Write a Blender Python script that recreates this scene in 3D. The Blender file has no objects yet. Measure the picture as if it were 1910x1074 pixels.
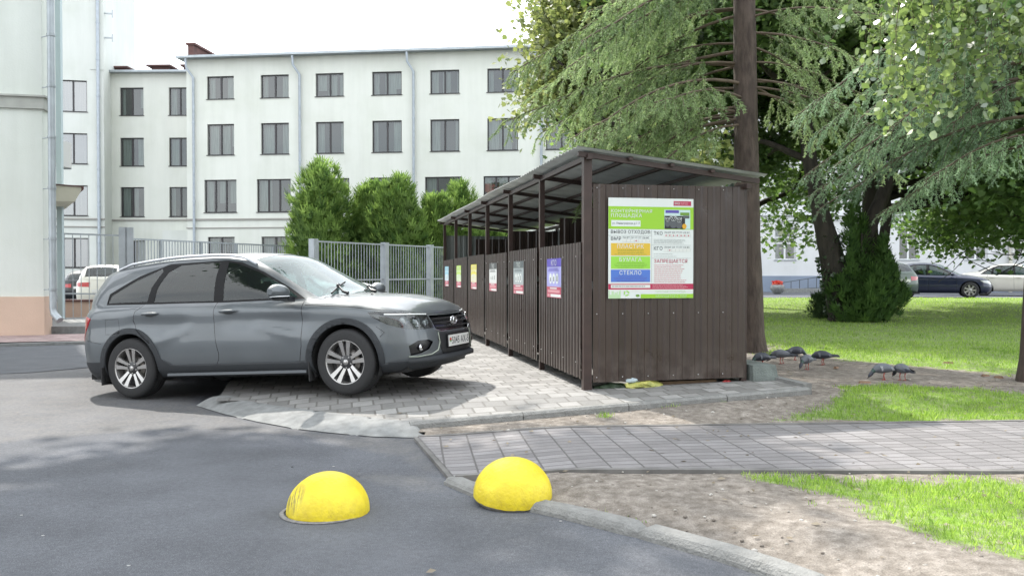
import bpy, bmesh, math, random
import numpy as np
from math import sin, cos, pi, radians, atan, atan2, sqrt, tan
from mathutils import Vector, Matrix

# ------------------------------------------------------------------ camera, sky, sun, exposure
SC = bpy.context.scene
COL = SC.collection
CAMH = 1.35
FPX = 1570.0
PIT = atan(25 / FPX)
cd = bpy.data.cameras.new('camera')
cam = bpy.data.objects.new('camera', cd)
COL.objects.link(cam)
cam.location = (0, 0, CAMH)
cam.rotation_euler = (pi / 2 - PIT, 0, 0)
cd.sensor_width = 36
cd.lens = FPX / 1910 * 36
cd.clip_start = 0.05
cd.clip_end = 3000
SC.camera = cam

SUN_AZ = radians(-33)      # from +Y, negative to the left
SUN_EL = radians(50)
SDIR = Vector((sin(SUN_AZ) * cos(SUN_EL), cos(SUN_AZ) * cos(SUN_EL), sin(SUN_EL)))
w = bpy.data.worlds.new('World')
SC.world = w
w.use_nodes = True
nt = w.node_tree
bg = nt.nodes['Background']
sky = nt.nodes.new('ShaderNodeTexSky')
sky.sky_type = 'NISHITA'
sky.sun_disc = False
sky.sun_elevation = SUN_EL
sky.sun_rotation = SUN_AZ
sky.air_density = 1.0
sky.dust_density = 2.5
sky.ozone_density = 1.0
# thin bright summer cloud mixed into the sky
tc = nt.nodes.new('ShaderNodeTexCoord')
nz = nt.nodes.new('ShaderNodeTexNoise'); nz.inputs['Scale'].default_value = 2.2; nz.inputs['Detail'].default_value = 6
mpw = nt.nodes.new('ShaderNodeMapping'); mpw.inputs['Scale'].default_value = (1, 1, 2.5)
rw = nt.nodes.new('ShaderNodeValToRGB'); rw.color_ramp.elements[0].position = .25; rw.color_ramp.elements[1].position = .6
rw.color_ramp.elements[0].color = (.3, .3, .3, 1)
mw = nt.nodes.new('ShaderNodeMixRGB'); mw.inputs['Color2'].default_value = (9.5, 9.9, 10.2, 1)
nt.links.new(tc.outputs['Generated'], mpw.inputs[0]); nt.links.new(mpw.outputs[0], nz.inputs['Vector'])
nt.links.new(nz.outputs[0], rw.inputs[0]); nt.links.new(rw.outputs[0], mw.inputs['Fac'])
nt.links.new(sky.outputs[0], mw.inputs['Color1']); nt.links.new(mw.outputs[0], bg.inputs['Color'])
bg.inputs['Strength'].default_value = 0.145

sl = bpy.data.lights.new('sun', 'SUN')
sl.energy = 3.0
sl.angle = radians(1.0)
sl.color = (1, .95, .87)
so = bpy.data.objects.new('sun', sl)
COL.objects.link(so)
so.rotation_euler = SDIR.to_track_quat('Z', 'Y').to_euler()
so.location = SDIR * 60
vs = SC.view_settings
vs.view_transform = 'Standard'
vs.look = 'None'
vs.exposure = 1.2
vs.gamma = 1
SC.cycles.max_bounces = 8
SC.cycles.transparent_max_bounces = 12
SC.cycles.use_denoising = True

# ------------------------------------------------------------------ helpers
def ray(px, py):
    x = (px - 955) / FPX; v = (537 - py) / FPX
    return Vector((x, cos(PIT) + v * sin(PIT), -sin(PIT) + v * cos(PIT)))
def P(px, py, Y):
    r = ray(px, py); t = Y / r.y
    return Vector((r.x * t, Y, CAMH + r.z * t))
def G(px, py, z=0.0):
    r = ray(px, py); t = (z - CAMH) / r.z
    return Vector((r.x * t, r.y * t, z))
def sstep(a, b, x):
    t = np.clip((np.asarray(x, float) - a) / (b - a), 0, 1); return t * t * (3 - 2 * t)
def H(x, y):
    x = np.asarray(x, float); y = np.asarray(y, float)
    base = .022 + .055 * sstep(-.7, .4, x) * sstep(5.05, 5.8, x + y)
    wk = sstep(-.9, -.05, y - (7.19 + .277 * (x + .84)))
    return base * (1 - wk) + wk * (.035 + .043 * np.clip(x + .84, 0, 3.4)) + .05 * sstep(9, 16, y) + .26 * sstep(14, 31, y)
def GH(px, py):
    z = .1
    for i in range(12):
        p = G(px, py, z); z = float(H(p.x, p.y))
    return Vector((p.x, p.y, z))
def hsh(*k):
    return random.Random(repr(k))

MATS = {}
def nmat(name):
    m = bpy.data.materials.new(name); m.use_nodes = True
    return m, m.node_tree.nodes, m.node_tree.links, m.node_tree.nodes['Principled BSDF']
def mat(name, col, rough=.6, metal=0.0, var=.0, vscale=4.0, bump=0.0, bscale=60.0, coat=0.0, col2=None, world=False, spec=.5, stretch=(1, 1, 1), detail=5):
    if name in MATS: return MATS[name]
    m, N, L, b = nmat(name)
    b.inputs['Base Color'].default_value = (*col, 1)
    b.inputs['Roughness'].default_value = rough
    b.inputs['Metallic'].default_value = metal
    b.inputs['Coat Weight'].default_value = coat
    b.inputs['Coat Roughness'].default_value = .04
    b.inputs['Specular IOR Level'].default_value = spec
    if var or bump or col2:
        if world:
            src = N.new('ShaderNodeNewGeometry').outputs['Position']
        else:
            src = N.new('ShaderNodeTexCoord').outputs['Object']
        mp = N.new('ShaderNodeMapping'); mp.inputs['Scale'].default_value = stretch
        L.new(src, mp.inputs[0]); src = mp.outputs[0]
    if var or col2:
        n = N.new('ShaderNodeTexNoise'); n.inputs['Scale'].default_value = vscale; n.inputs['Detail'].default_value = detail
        L.new(src, n.inputs['Vector'])
        r = N.new('ShaderNodeValToRGB')
        r.color_ramp.elements[0].position = .3; r.color_ramp.elements[1].position = .7
        if col2 is None:
            r.color_ramp.elements[0].color = (*[c * (1 - var) for c in col], 1)
            r.color_ramp.elements[1].color = (*[min(1, c * (1 + var)) for c in col], 1)
        else:
            r.color_ramp.elements[0].color = (*col, 1); r.color_ramp.elements[1].color = (*col2, 1)
        L.new(n.outputs[0], r.inputs[0]); L.new(r.outputs[0], b.inputs['Base Color'])
    if bump:
        n2 = N.new('ShaderNodeTexNoise'); n2.inputs['Scale'].default_value = bscale; n2.inputs['Detail'].default_value = 4
        L.new(src, n2.inputs['Vector'])
        bp = N.new('ShaderNodeBump'); bp.inputs['Strength'].default_value = bump; bp.inputs['Distance'].default_value = .02
        L.new(n2.outputs[0], bp.inputs['Height']); L.new(bp.outputs[0], b.inputs['Normal'])
    MATS[name] = m
    return m
def leafmat(name, c1, c2, trans=.45, rough=.5, gloss=.08):
    if name in MATS: return MATS[name]
    m = bpy.data.materials.new(name); m.use_nodes = True
    N = m.node_tree.nodes; L = m.node_tree.links
    N.clear()
    out = N.new('ShaderNodeOutputMaterial')
    at = N.new('ShaderNodeAttribute'); at.attribute_name = 'v'
    mx = N.new('ShaderNodeMixRGB'); mx.inputs[1].default_value = (*c1, 1); mx.inputs[2].default_value = (*c2, 1)
    L.new(at.outputs['Fac'], mx.inputs[0])
    d = N.new('ShaderNodeBsdfDiffuse'); t = N.new('ShaderNodeBsdfTranslucent'); g = N.new('ShaderNodeBsdfGlossy')
    g.inputs['Roughness'].default_value = rough
    hs = N.new('ShaderNodeHueSaturation'); hs.inputs['Value'].default_value = 1.9; hs.inputs['Hue'].default_value = .485; hs.inputs['Saturation'].default_value = 1.05
    L.new(mx.outputs[0], d.inputs[0]); L.new(mx.outputs[0], hs.inputs['Color']); L.new(hs.outputs[0], t.inputs[0])
    a = N.new('ShaderNodeMixShader'); a.inputs[0].default_value = trans
    L.new(d.outputs[0], a.inputs[1]); L.new(t.outputs[0], a.inputs[2])
    c = N.new('ShaderNodeMixShader'); c.inputs[0].default_value = gloss
    L.new(a.outputs[0], c.inputs[1]); L.new(g.outputs[0], c.inputs[2]); L.new(c.outputs[0], out.inputs[0])
    MATS[name] = m
    return m
def glassmat(name, tint=(.1, .12, .12), alpha=.6, rough=.02, refl=1.0, base=.03):
    """window glass: fresnel mirror over a tinted see-through sheet"""
    if name in MATS: return MATS[name]
    m = bpy.data.materials.new(name); m.use_nodes = True
    N = m.node_tree.nodes; L = m.node_tree.links; N.clear()
    out = N.new('ShaderNodeOutputMaterial')
    tr = N.new('ShaderNodeBsdfTransparent'); tr.inputs[0].default_value = (*tint, 1)
    df = N.new('ShaderNodeBsdfDiffuse'); df.inputs[0].default_value = (tint[0] * .5, tint[1] * .5, tint[2] * .5, 1)
    gl = N.new('ShaderNodeBsdfGlossy'); gl.inputs['Roughness'].default_value = rough
    fr = N.new('ShaderNodeFresnel'); fr.inputs[0].default_value = 1.5
    ml = N.new('ShaderNodeMath'); ml.operation = 'MULTIPLY'; ml.inputs[1].default_value = refl; ml.use_clamp = True
    ad = N.new('ShaderNodeMath'); ad.operation = 'ADD'; ad.inputs[1].default_value = base * refl; ad.use_clamp = True
    a = N.new('ShaderNodeMixShader'); a.inputs[0].default_value = 1 - alpha
    L.new(tr.outputs[0], a.inputs[1]); L.new(df.outputs[0], a.inputs[2])
    c = N.new('ShaderNodeMixShader')
    L.new(fr.outputs[0], ml.inputs[0]); L.new(ml.outputs[0], ad.inputs[0]); L.new(ad.outputs[0], c.inputs[0])
    L.new(a.outputs[0], c.inputs[1]); L.new(gl.outputs[0], c.inputs[2]); L.new(c.outputs[0], out.inputs[0])
    MATS[name] = m
    return m

def link(o, parent=None):
    COL.objects.link(o)
    if parent is not None: o.parent = parent
    return o
def tag(o, label=None, cat=None, group=None, kind=None):
    if label: o['label'] = label
    if cat: o['category'] = cat
    if group: o['group'] = group
    if kind: o['kind'] = kind
    return o
def empty(name, loc, rz=0, label=None, cat=None, group=None, rot=None):
    o = bpy.data.objects.new(name, None)
    o.empty_display_size = .2
    COL.objects.link(o)
    o.location = loc
    o.rotation_euler = rot if rot else (0, 0, rz)
    return tag(o, label, cat, group)
def copy_tree(o, parent=None):
    c = o.copy(); COL.objects.link(c); c.parent = parent
    for ch in list(o.children): copy_tree(ch, c)
    return c

class MB:
    """collects faces; build() makes ONE mesh object"""
    def __init__(s): s.v = []; s.f = []; s.m = []; s.sm = []
    def add(s, vs, fs, mi=0, smooth=False):
        o = len(s.v); s.v += [tuple(p) for p in vs]
        for f in fs:
            s.f.append([i + o for i in f]); s.m.append(mi); s.sm.append(smooth)
    def box(s, x0, x1, y0, y1, z0, z1, mi=0, M=None):
        v = [Vector((x, y, z)) for z in (z0, z1) for y in (y0, y1) for x in (x0, x1)]
        if M is not None: v = [M @ p for p in v]
        s.add(v, [(0, 2, 3, 1), (4, 5, 7, 6), (0, 1, 5, 4), (2, 6, 7, 3), (0, 4, 6, 2), (1, 3, 7, 5)], mi)
    def bar(s, a, b, w, h=None, mi=0, up=(0, 0, 1)):
        a = Vector(a); b = Vector(b); d = b - a; L = d.length
        if L < 1e-6: return
        d.normalize(); up = Vector(up)
        if abs(d.dot(up)) > .98: up = Vector((1, 0, 0))
        sx = d.cross(up).normalized(); uz = sx.cross(d)
        h = h or w
        v = [p + sx * (i * w / 2) + uz * (j * h / 2) for p in (a, b) for i, j in ((-1, -1), (1, -1), (1, 1), (-1, 1))]
        s.add(v, [(0, 3, 2, 1), (4, 5, 6, 7), (0, 1, 5, 4), (1, 2, 6, 5), (2, 3, 7, 6), (3, 0, 4, 7)], mi)
    def tube(s, pts, rad, n=8, mi=0, cap=True, squash=None):
        pts = [Vector(p) for p in pts]
        if not hasattr(rad, '__len__'): rad = [rad] * len(pts)
        rings = []; ref = None
        for i, p in enumerate(pts):
            d = (pts[min(i + 1, len(pts) - 1)] - pts[max(i - 1, 0)]).normalized()
            if ref is None:
                ref = Vector((0, 0, 1)) if abs(d.z) < .9 else Vector((1, 0, 0))
            a = d.cross(ref).normalized(); b = a.cross(d).normalized(); ref = b
            rings.append([p + (a * cos(2 * pi * k / n) + b * sin(2 * pi * k / n)) * rad[i] for k in range(n)])
        v = [q for r in rings for q in r]; f = []
        for i in range(len(pts) - 1):
            for k in range(n):
                f.append((i * n + k, i * n + (k + 1) % n, (i + 1) * n + (k + 1) % n, (i + 1) * n + k))
        s.add(v, f, mi, True)
        if cap:
            s.add(rings[0], [tuple(range(n))[::-1]], mi); s.add(rings[-1], [tuple(range(n))], mi)
    def lathe(s, prof, n=24, axis='z', c=(0, 0, 0), mi=0, closed=False):
        c = Vector(c); v = []; f = []
        for (r, h) in prof:
            for k in range(n):
                a = 2 * pi * k / n
                p = Vector((r * cos(a), r * sin(a), h))
                if axis == 'y': p = Vector((r * cos(a), h, r * sin(a)))
                v.append(c + p)
        m = len(prof)
        for i in range(m - 1 if not closed else m):
            j = (i + 1) % m
            for k in range(n):
                q = (i * n + k, i * n + (k + 1) % n, j * n + (k + 1) % n, j * n + k)
                f.append(q if axis == 'z' else q[::-1])
        s.add(v, f, mi, True)
    def poly(s, pts, mi=0): s.add(pts, [tuple(range(len(pts)))], mi)
    def grid(s, rows, mi=0, smooth=True, flip=False):
        n = len(rows[0]); v = [p for r in rows for p in r]; f = []
        for i in range(len(rows) - 1):
            for k in range(n - 1):
                q = (i * n + k, i * n + k + 1, (i + 1) * n + k + 1, (i + 1) * n + k)
                f.append(q[::-1] if flip else q)
        s.add(v, f, mi, smooth)
    def sphere(s, c, r, n=12, m=8, mi=0, sc=(1, 1, 1)):
        c = Vector(c); rows = []
        for i in range(m + 1):
            t = pi * i / m
            rows.append([c + Vector((r * sc[0] * sin(t) * cos(2 * pi * k / n), r * sc[1] * sin(t) * sin(2 * pi * k / n), -r * sc[2] * cos(t))) for k in range(n + 1)])
        s.grid(rows, mi)
    def build(s, name, mats, parent=None, loc=None, rot=None):
        me = bpy.data.meshes.new(name)
        me.from_pydata(s.v, [], s.f)
        if not isinstance(mats, (list, tuple)): mats = [mats]
        for m in mats: me.materials.append(m)
        me.polygons.foreach_set('material_index', s.m)
        me.polygons.foreach_set('use_smooth', s.sm)
        me.update()
        o = bpy.data.objects.new(name, me); link(o, parent)
        if loc is not None: o.location = loc
        if rot is not None: o.rotation_euler = rot
        return o

def fast(name, V, k, mats, parent=None, attr=None, smooth=False):
    """V: (n*k,3) array of n faces with k corners each"""
    V = np.asarray(V, np.float32).reshape(-1, 3); n = len(V) // k
    me = bpy.data.meshes.new(name)
    me.vertices.add(len(V)); me.vertices.foreach_set('co', V.ravel())
    me.loops.add(len(V)); me.loops.foreach_set('vertex_index', np.arange(len(V), dtype=np.int32))
    me.polygons.add(n)
    me.polygons.foreach_set('loop_start', np.arange(0, len(V), k, dtype=np.int32))
    me.polygons.foreach_set('loop_total', np.full(n, k, np.int32))
    if not isinstance(mats, (list, tuple)): mats = [mats]
    for m in mats: me.materials.append(m)
    if attr is not None:
        a = me.attributes.new('v', 'FLOAT', 'POINT')
        a.data.foreach_set('value', np.repeat(np.asarray(attr, np.float32), k))
    me.update(); me.validate()
    o = bpy.data.objects.new(name, me); link(o, parent)
    return o

_tc = {}
def text_geo(s, bold=True):
    if s in _tc: return _tc[s]
    cu = bpy.data.curves.new('t', 'FONT'); cu.body = s; cu.size = 1; cu.resolution_u = 3
    if bold: cu.offset = .007
    cu.space_character = 1.12
    o = bpy.data.objects.new('t', cu); COL.objects.link(o)
    bpy.context.view_layer.update()
    me = o.evaluated_get(bpy.context.evaluated_depsgraph_get()).to_mesh()
    v = np.array([list(q.co) for q in me.vertices]); f = [list(p.vertices) for p in me.polygons]
    COL.objects.unlink(o); bpy.data.objects.remove(o); bpy.data.curves.remove(cu)
    if len(v):
        mn = v.min(0); mx = v.max(0)
        v = (v - mn) / np.maximum(mx - mn, 1e-6)
    _tc[s] = (v, f)
    return _tc[s]
def put_text(mb, s, O, U, V, x0, x1, y0, y1, mi=0):
    """text filling the box x0..x1,y0..y1 of the plane O + U x + V y"""
    v, f = text_geo(s)
    if not len(v): return
    O = Vector(O); U = Vector(U); V = Vector(V)
    mb.add([O + U * (x0 + (x1 - x0) * p[0]) + V * (y0 + (y1 - y0) * p[1]) for p in v], f, mi)

def pip(px, py, poly):
    px = np.asarray(px, float); py = np.asarray(py, float); ins = np.zeros(px.shape, bool)
    n = len(poly)
    for i in range(n):
        x1, y1 = poly[i]; x2, y2 = poly[(i + 1) % n]
        c = ((y1 > py) != (y2 > py))
        with np.errstate(divide='ignore', invalid='ignore'):
            xi = (x2 - x1) * (py - y1) / (y2 - y1 if y2 != y1 else 1e-9) + x1
        ins ^= c & (px < xi)
    return ins
def sdist(px, py, poly):
    """signed distance, positive inside"""
    px = np.asarray(px, float); py = np.asarray(py, float); d = np.full(px.shape, 1e9)
    n = len(poly)
    for i in range(n):
        x1, y1 = poly[i]; x2, y2 = poly[(i + 1) % n]
        dx, dy = x2 - x1, y2 - y1
        t = np.clip(((px - x1) * dx + (py - y1) * dy) / (dx * dx + dy * dy + 1e-12), 0, 1)
        d = np.minimum(d, np.hypot(px - x1 - t * dx, py - y1 - t * dy))
    return np.where(pip(px, py, poly), d, -d)
def vnoise(x, y, sc, seed=0):
    x = np.asarray(x, float) * sc; y = np.asarray(y, float) * sc
    xi = np.floor(x).astype(np.int64); yi = np.floor(y).astype(np.int64); fx = x - xi; fy = y - yi
    fx = fx * fx * (3 - 2 * fx); fy = fy * fy * (3 - 2 * fy)
    def h(a, b):
        n = (a * 374761393 + b * 668265263 + seed * 1442695041) & 0x7fffffff
        n = ((n ^ (n >> 13)) * 1274126177) & 0x7fffffff
        return ((n ^ (n >> 16)) & 0xffff) / 65535.0
    return (h(xi, yi) * (1 - fx) + h(xi + 1, yi) * fx) * (1 - fy) + (h(xi, yi + 1) * (1 - fx) + h(xi + 1, yi + 1) * fx) * fy
def fnoise(x, y, sc, seed=0):
    return vnoise(x, y, sc, seed) * .55 + vnoise(x, y, sc * 2.3, seed + 1) * .3 + vnoise(x, y, sc * 5.1, seed + 2) * .15
# ------------------------------------------------------------------ ground
def attr_ramp_mat(name, build):
    m, N, L, b = nmat(name); build(N, L, b); MATS[name] = m; return m
def nnoise(N, L, scale, detail=5, src=None, rough=.55):
    n = N.new('ShaderNodeTexNoise'); n.inputs['Scale'].default_value = scale; n.inputs['Detail'].default_value = detail; n.inputs['Roughness'].default_value = rough
    if src is None:
        g = N.new('ShaderNodeNewGeometry'); src = g.outputs['Position']
    L.new(src, n.inputs['Vector']); return n.outputs[0]
def nramp(N, L, fac, stops):
    r = N.new('ShaderNodeValToRGB'); e = r.color_ramp.elements
    e[0].position, e[1].position = stops[0][0], stops[-1][0]
    e[0].color = (*stops[0][1], 1); e[1].color = (*stops[-1][1], 1)
    for p, c in stops[1:-1]:
        q = e.new(p); q.color = (*c, 1)
    L.new(fac, r.inputs[0]); return r.outputs[0]
def nmix(N, L, fac, a, b, mode='MIX'):
    m = N.new('ShaderNodeMixRGB'); m.blend_type = mode
    for i, x in ((0, fac), (1, a), (2, b)):
        if hasattr(x, 'links'): L.new(x, m.inputs[i])
        elif isinstance(x, (int, float)): m.inputs[i].default_value = x
        else: m.inputs[i].default_value = (*x, 1)
    return m.outputs[0]
def nbump(N, L, b, hs, dist=.01, st=.6):
    prev = None
    for h, d in hs:
        bp = N.new('ShaderNodeBump'); bp.inputs['Strength'].default_value = st; bp.inputs['Distance'].default_value = d
        L.new(h, bp.inputs['Height'])
        if prev is not None: L.new(prev, bp.inputs['Normal'])
        prev = bp.outputs[0]
    L.new(prev, b.inputs['Normal'])
def g1(f): return (f, f, f)

def m_asphalt(N, L, b):
    at = N.new('ShaderNodeAttribute'); at.attribute_name = 'dust'
    fine = nnoise(N, L, 220, 3); mid = nnoise(N, L, 28, 4); big = nnoise(N, L, 1.3, 5)
    base = nramp(N, L, fine, [(.3, (.058, .062, .072)), (.55, (.098, .103, .116)), (.75, (.22, .222, .23))])
    base = nmix(N, L, .55, base, nramp(N, L, big, [(.3, g1(.55)), (.7, g1(1.35))]), 'MULTIPLY')
    base = nmix(N, L, .5, base, nramp(N, L, mid, [(.3, g1(.75)), (.7, g1(1.25))]), 'MULTIPLY')
    dcol = nramp(N, L, mid, [(.3, (.135, .128, .12)), (.7, (.215, .205, .193))])
    dm = N.new('ShaderNodeMath'); dm.operation = 'MULTIPLY_ADD'; dm.inputs[2].default_value = -.38
    n2 = nnoise(N, L, 5, 8, rough=.7)
    ad = N.new('ShaderNodeMath'); ad.operation = 'ADD'; L.new(at.outputs['Fac'], ad.inputs[0]); L.new(n2, ad.inputs[1])
    L.new(ad.outputs[0], dm.inputs[0]); dm.inputs[1].default_value = 1.0; dm.inputs[2].default_value = -.75; dm.use_clamp = True
    col = nmix(N, L, dm.outputs[0], base, dcol)
    L.new(col, b.inputs['Base Color']); b.inputs['Roughness'].default_value = .85
    b.inputs['Specular IOR Level'].default_value = .3
    nbump(N, L, b, [(fine, .006), (mid, .006)], st=.7)
MA = attr_ramp_mat('asphalt', m_asphalt)

def m_ground(N, L, b):
    at = N.new('ShaderNodeAttribute'); at.attribute_name = 'grass'
    fine = nnoise(N, L, 130, 4); mid = nnoise(N, L, 14, 6); big = nnoise(N, L, 1.7, 5)
    soil = nramp(N, L, mid, [(.25, (.125, .108, .092)), (.5, (.21, .186, .162)), (.75, (.32, .29, .26))])
    soil = nmix(N, L, .6, soil, nramp(N, L, fine, [(.35, g1(.6)), (.7, g1(1.4))]), 'MULTIPLY')
    soil = nmix(N, L, .5, soil, nramp(N, L, big, [(.35, g1(.75)), (.65, g1(1.25))]), 'MULTIPLY')
    gr = nramp(N, L, mid, [(.3, (.12, .22, .03)), (.7, (.22, .35, .05))])
    gr = nmix(N, L, .5, gr, nramp(N, L, fine, [(.35, g1(.5)), (.65, g1(1.4))]), 'MULTIPLY')
    ad = N.new('ShaderNodeMath'); ad.operation = 'ADD'; L.new(at.outputs['Fac'], ad.inputs[0]); L.new(nnoise(N, L, 9, 8, rough=.7), ad.inputs[1])
    dm = N.new('ShaderNodeMath'); dm.operation = 'MULTIPLY_ADD'; dm.inputs[1].default_value = 3.0; dm.inputs[2].default_value = -2.7; dm.use_clamp = True
    L.new(ad.outputs[0], dm.inputs[0])
    L.new(nmix(N, L, dm.outputs[0], soil, gr), b.inputs['Base Color']); b.inputs['Roughness'].default_value = .95
    b.inputs['Specular IOR Level'].default_value = .15
    nbump(N, L, b, [(mid, .03), (fine, .01)], st=.8)
MG = attr_ramp_mat('soil and turf', m_ground)

def pavermat(name, rot, bw, bh, cols, mortar, off=.5, msz=.035, bumpd=.006):
    def bld(N, L, b):
        g = N.new('ShaderNodeNewGeometry')
        mp = N.new('ShaderNodeMapping'); mp.inputs['Rotation'].default_value = (0, 0, rot)
        L.new(g.outputs['Position'], mp.inputs[0])
        br = N.new('ShaderNodeTexBrick'); br.offset = off
        br.inputs['Color1'].default_value = (0, 0, 0, 1); br.inputs['Color2'].default_value = (1, 1, 1, 1); br.inputs['Mortar'].default_value = (.5, .5, .5, 1)
        br.inputs['Scale'].default_value = 1; br.inputs['Brick Width'].default_value = bw; br.inputs['Row Height'].default_value = bh
        br.inputs['Mortar Size'].default_value = msz * bh; br.inputs['Mortar Smooth'].default_value = .25
        L.new(mp.outputs[0], br.inputs['Vector'])
        c = nramp(N, L, br.outputs['Color'], cols)
        fine = nnoise(N, L, 160, 4); mid = nnoise(N, L, 6, 7, rough=.7); big = nnoise(N, L, 1.1, 4)
        c = nmix(N, L, .5, c, nramp(N, L, fine, [(.3, g1(.75)), (.7, g1(1.25))]), 'MULTIPLY')
        c = nmix(N, L, .6, c, nramp(N, L, mid, [(.3, g1(.8)), (.7, g1(1.2))]), 'MULTIPLY')
        c = nmix(N, L, .4, c, nramp(N, L, big, [(.35, g1(.8)), (.65, g1(1.2))]), 'MULTIPLY')
        c = nmix(N, L, br.outputs['Fac'], c, mortar)
        L.new(c, b.inputs['Base Color']); b.inputs['Roughness'].default_value = .8
        iv = N.new('ShaderNodeMath'); iv.operation = 'SUBTRACT'; iv.inputs[0].default_value = 1; L.new(br.outputs['Fac'], iv.inputs[1])
        nbump(N, L, b, [(iv.outputs[0], bumpd), (fine, .003), (mid, .004)], st=.8)
    return attr_ramp_mat(name, bld)
PHI = atan2(.203, .979)
MPAV = pavermat('grey setts', -PHI, .2, .2, [(0, (.16, .157, .15)), (.5, (.215, .21, .203)), (1, (.28, .275, .265))], (.13, .125, .115), .35, .05)
MWALK = pavermat('walkway bricks', -.117, .215, .105, [(0, (.145, .138, .14)), (.5, (.175, .166, .168)), (1, (.205, .197, .2))], (.085, .08, .078), .0, .07, .006)
MKERB = mat('kerb concrete', (.19, .19, .183), .85, var=.16, vscale=16, bump=.7, bscale=70, world=True)
MKERB2 = mat('pale concrete', (.195, .2, .198), .85, var=.2, vscale=11, bump=.3, bscale=90, world=True)

# --- far base sheet and fine near sheet of asphalt
mb = MB(); mb.poly([(-400, -300, -.012), (400, -300, -.012), (400, 600, -.012), (-400, 600, -.012)])
tag(mb.build('ground', MA), kind='structure')
def px2w(pts, z=0.0): return [tuple(G(x, y, z)[:2]) for x, y in pts]
dust_polys = [px2w([(-250, 702), (60, 694), (180, 684), (330, 676), (370, 752), (470, 785), (620, 808), (770, 818), (800, 858), (700, 846), (560, 812), (330, 798), (0, 826), (-250, 850)]),
              px2w([(690, 815), (790, 815), (830, 890), (810, 905), (740, 850)]),
              px2w([(610, 880), (830, 885), (840, 930), (700, 905)])]
xs = np.arange(-16, 7.01, .1); ys = np.arange(1.0, 19, .1)
X, Y = np.meshgrid(xs, ys)
Z = .0015 * np.sin(X * 1.3 + Y) + .0
du = np.full(X.shape, -9.0)
for i, pl in enumerate(dust_polys):
    du = np.maximum(du, sdist(X, Y, pl) * (3.5 if i == 0 else 3.0) - (0 if i == 0 else .1))
du = np.clip(.0 + du + .35, -.2, .62)
nx, ny = len(xs), len(ys)
me = bpy.data.meshes.new('road')
idx = np.arange(nx * ny).reshape(ny, nx)
F = np.stack([idx[:-1, :-1], idx[:-1, 1:], idx[1:, 1:], idx[1:, :-1]], -1).reshape(-1, 4)
def np_mesh(name, V, F, mat_, attrs=None, smooth=True, kind=None):
    me = bpy.data.meshes.new(name)
    me.vertices.add(len(V)); me.vertices.foreach_set('co', np.asarray(V, np.float32).ravel())
    me.loops.add(F.size); me.loops.foreach_set('vertex_index', F.astype(np.int32).ravel())
    me.polygons.add(len(F)); k = F.shape[1]
    me.polygons.foreach_set('loop_start', np.arange(0, F.size, k, dtype=np.int32)); me.polygons.foreach_set('loop_total', np.full(len(F), k, np.int32))
    me.polygons.foreach_set('use_smooth', np.full(len(F), smooth))
    me.materials.append(mat_)
    for nme, a in (attrs or {}).items():
        q = me.attributes.new(nme, 'FLOAT', 'POINT'); q.data.foreach_set('value', np.asarray(a, np.float32).ravel())
    me.update(); me.validate()
    o = bpy.data.objects.new(name, me); link(o)
    if kind: o['kind'] = kind
    return o
np_mesh('road', np.stack([X, Y, Z], -1).reshape(-1, 3), F, MA, {'dust': du}, kind='structure')
# newer asphalt lane along the left building (one seam across)
mb = MB(); q = [G(-700, 712), G(-100, 702), G(60, 695), G(180, 684), G(330, 676), G(330, 640), G(0, 642), G(-700, 650)]
mb.poly([(p.x, p.y, .006) for p in q])
tag(mb.build('asphalt_lane', mat('new asphalt', (.075, .08, .09), .85, var=.15, vscale=3, bump=.4, bscale=200, world=True)), kind='structure')

# --- terrain on the right
KL = px2w([(828, 903), (900, 934), (1040, 965), (1200, 1006), (1340, 1046), (1430, 1076), (1700, 1180), (2200, 1420)])
corner = (-.80, 7.2)
WL = [tuple(GH(x, y)[:2]) for x, y in [(850, 893), (812, 850), (780, 812)]]
KI_ = [(p[0] + .085, p[1] + .085) for p in KL]
REG = [(9.0, -1.0)] + [(3.2, 1.2)] + KI_[5::-1] + [(p[0] + .09, p[1]) for p in WL] + [(corner[0] + .06, corner[1] + .05), (-.9, 8.0), (-3.3, 20.5), (-3.3, 31.0), (70, 31.0), (70, -1.0)]
def tgrid(xs, ys, name, hole=None):
    X, Y = np.meshgrid(xs, ys); cx = (X[:-1, :-1] + X[1:, 1:]) / 2; cy = (Y[:-1, :-1] + Y[1:, 1:]) / 2
    keep = sdist(cx, cy, REG) > -.05
    if hole is not None: keep &= ~((cx > hole[0]) & (cx < hole[1]) & (cy > hole[2]) & (cy < hole[3]))
    g = grassmask(X, Y)
    Z = H(X, Y) + (fnoise(X, Y, 1.2, 5) - .5) * .03 + (fnoise(X, Y, 6, 9) - .5) * .014
    Z = np.maximum(Z, .006)
    # keep the ground below the walkway and the platform
    Z -= .06 * (sdist(X, Y, WALK) > -.0) + .05 * (sdist(X, Y, PLAT) > -.02)
    nx = len(xs); idx = np.arange(X.size).reshape(X.shape)
    F = np.stack([idx[:-1, :-1], idx[:-1, 1:], idx[1:, 1:], idx[1:, :-1]], -1)[keep]
    np_mesh(name, np.stack([X, Y, Z], -1).reshape(-1, 3), F, MG, {'grass': g}, kind='structure')
def wpx(pts): return [tuple(GH(x, y)[:2]) for x, y in pts]
WALK = wpx([(780, 812), (1910, 787)]); a, b_ = WALK
far = (a[0] + (b_[0] - a[0]) * 3.2, a[1] + (b_[1] - a[1]) * 3.2)
n1, n2 = wpx([(868, 892), (1910, 881)])
nfar = (n1[0] + (n2[0] - n1[0]) * 4, n1[1] + (n2[1] - n1[1]) * 4)
WALK = [WL[0], WL[1], WL[2], far, nfar]
E1 = np.array([-.2027, .979]); E2 = np.array([.979, .203])
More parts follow.
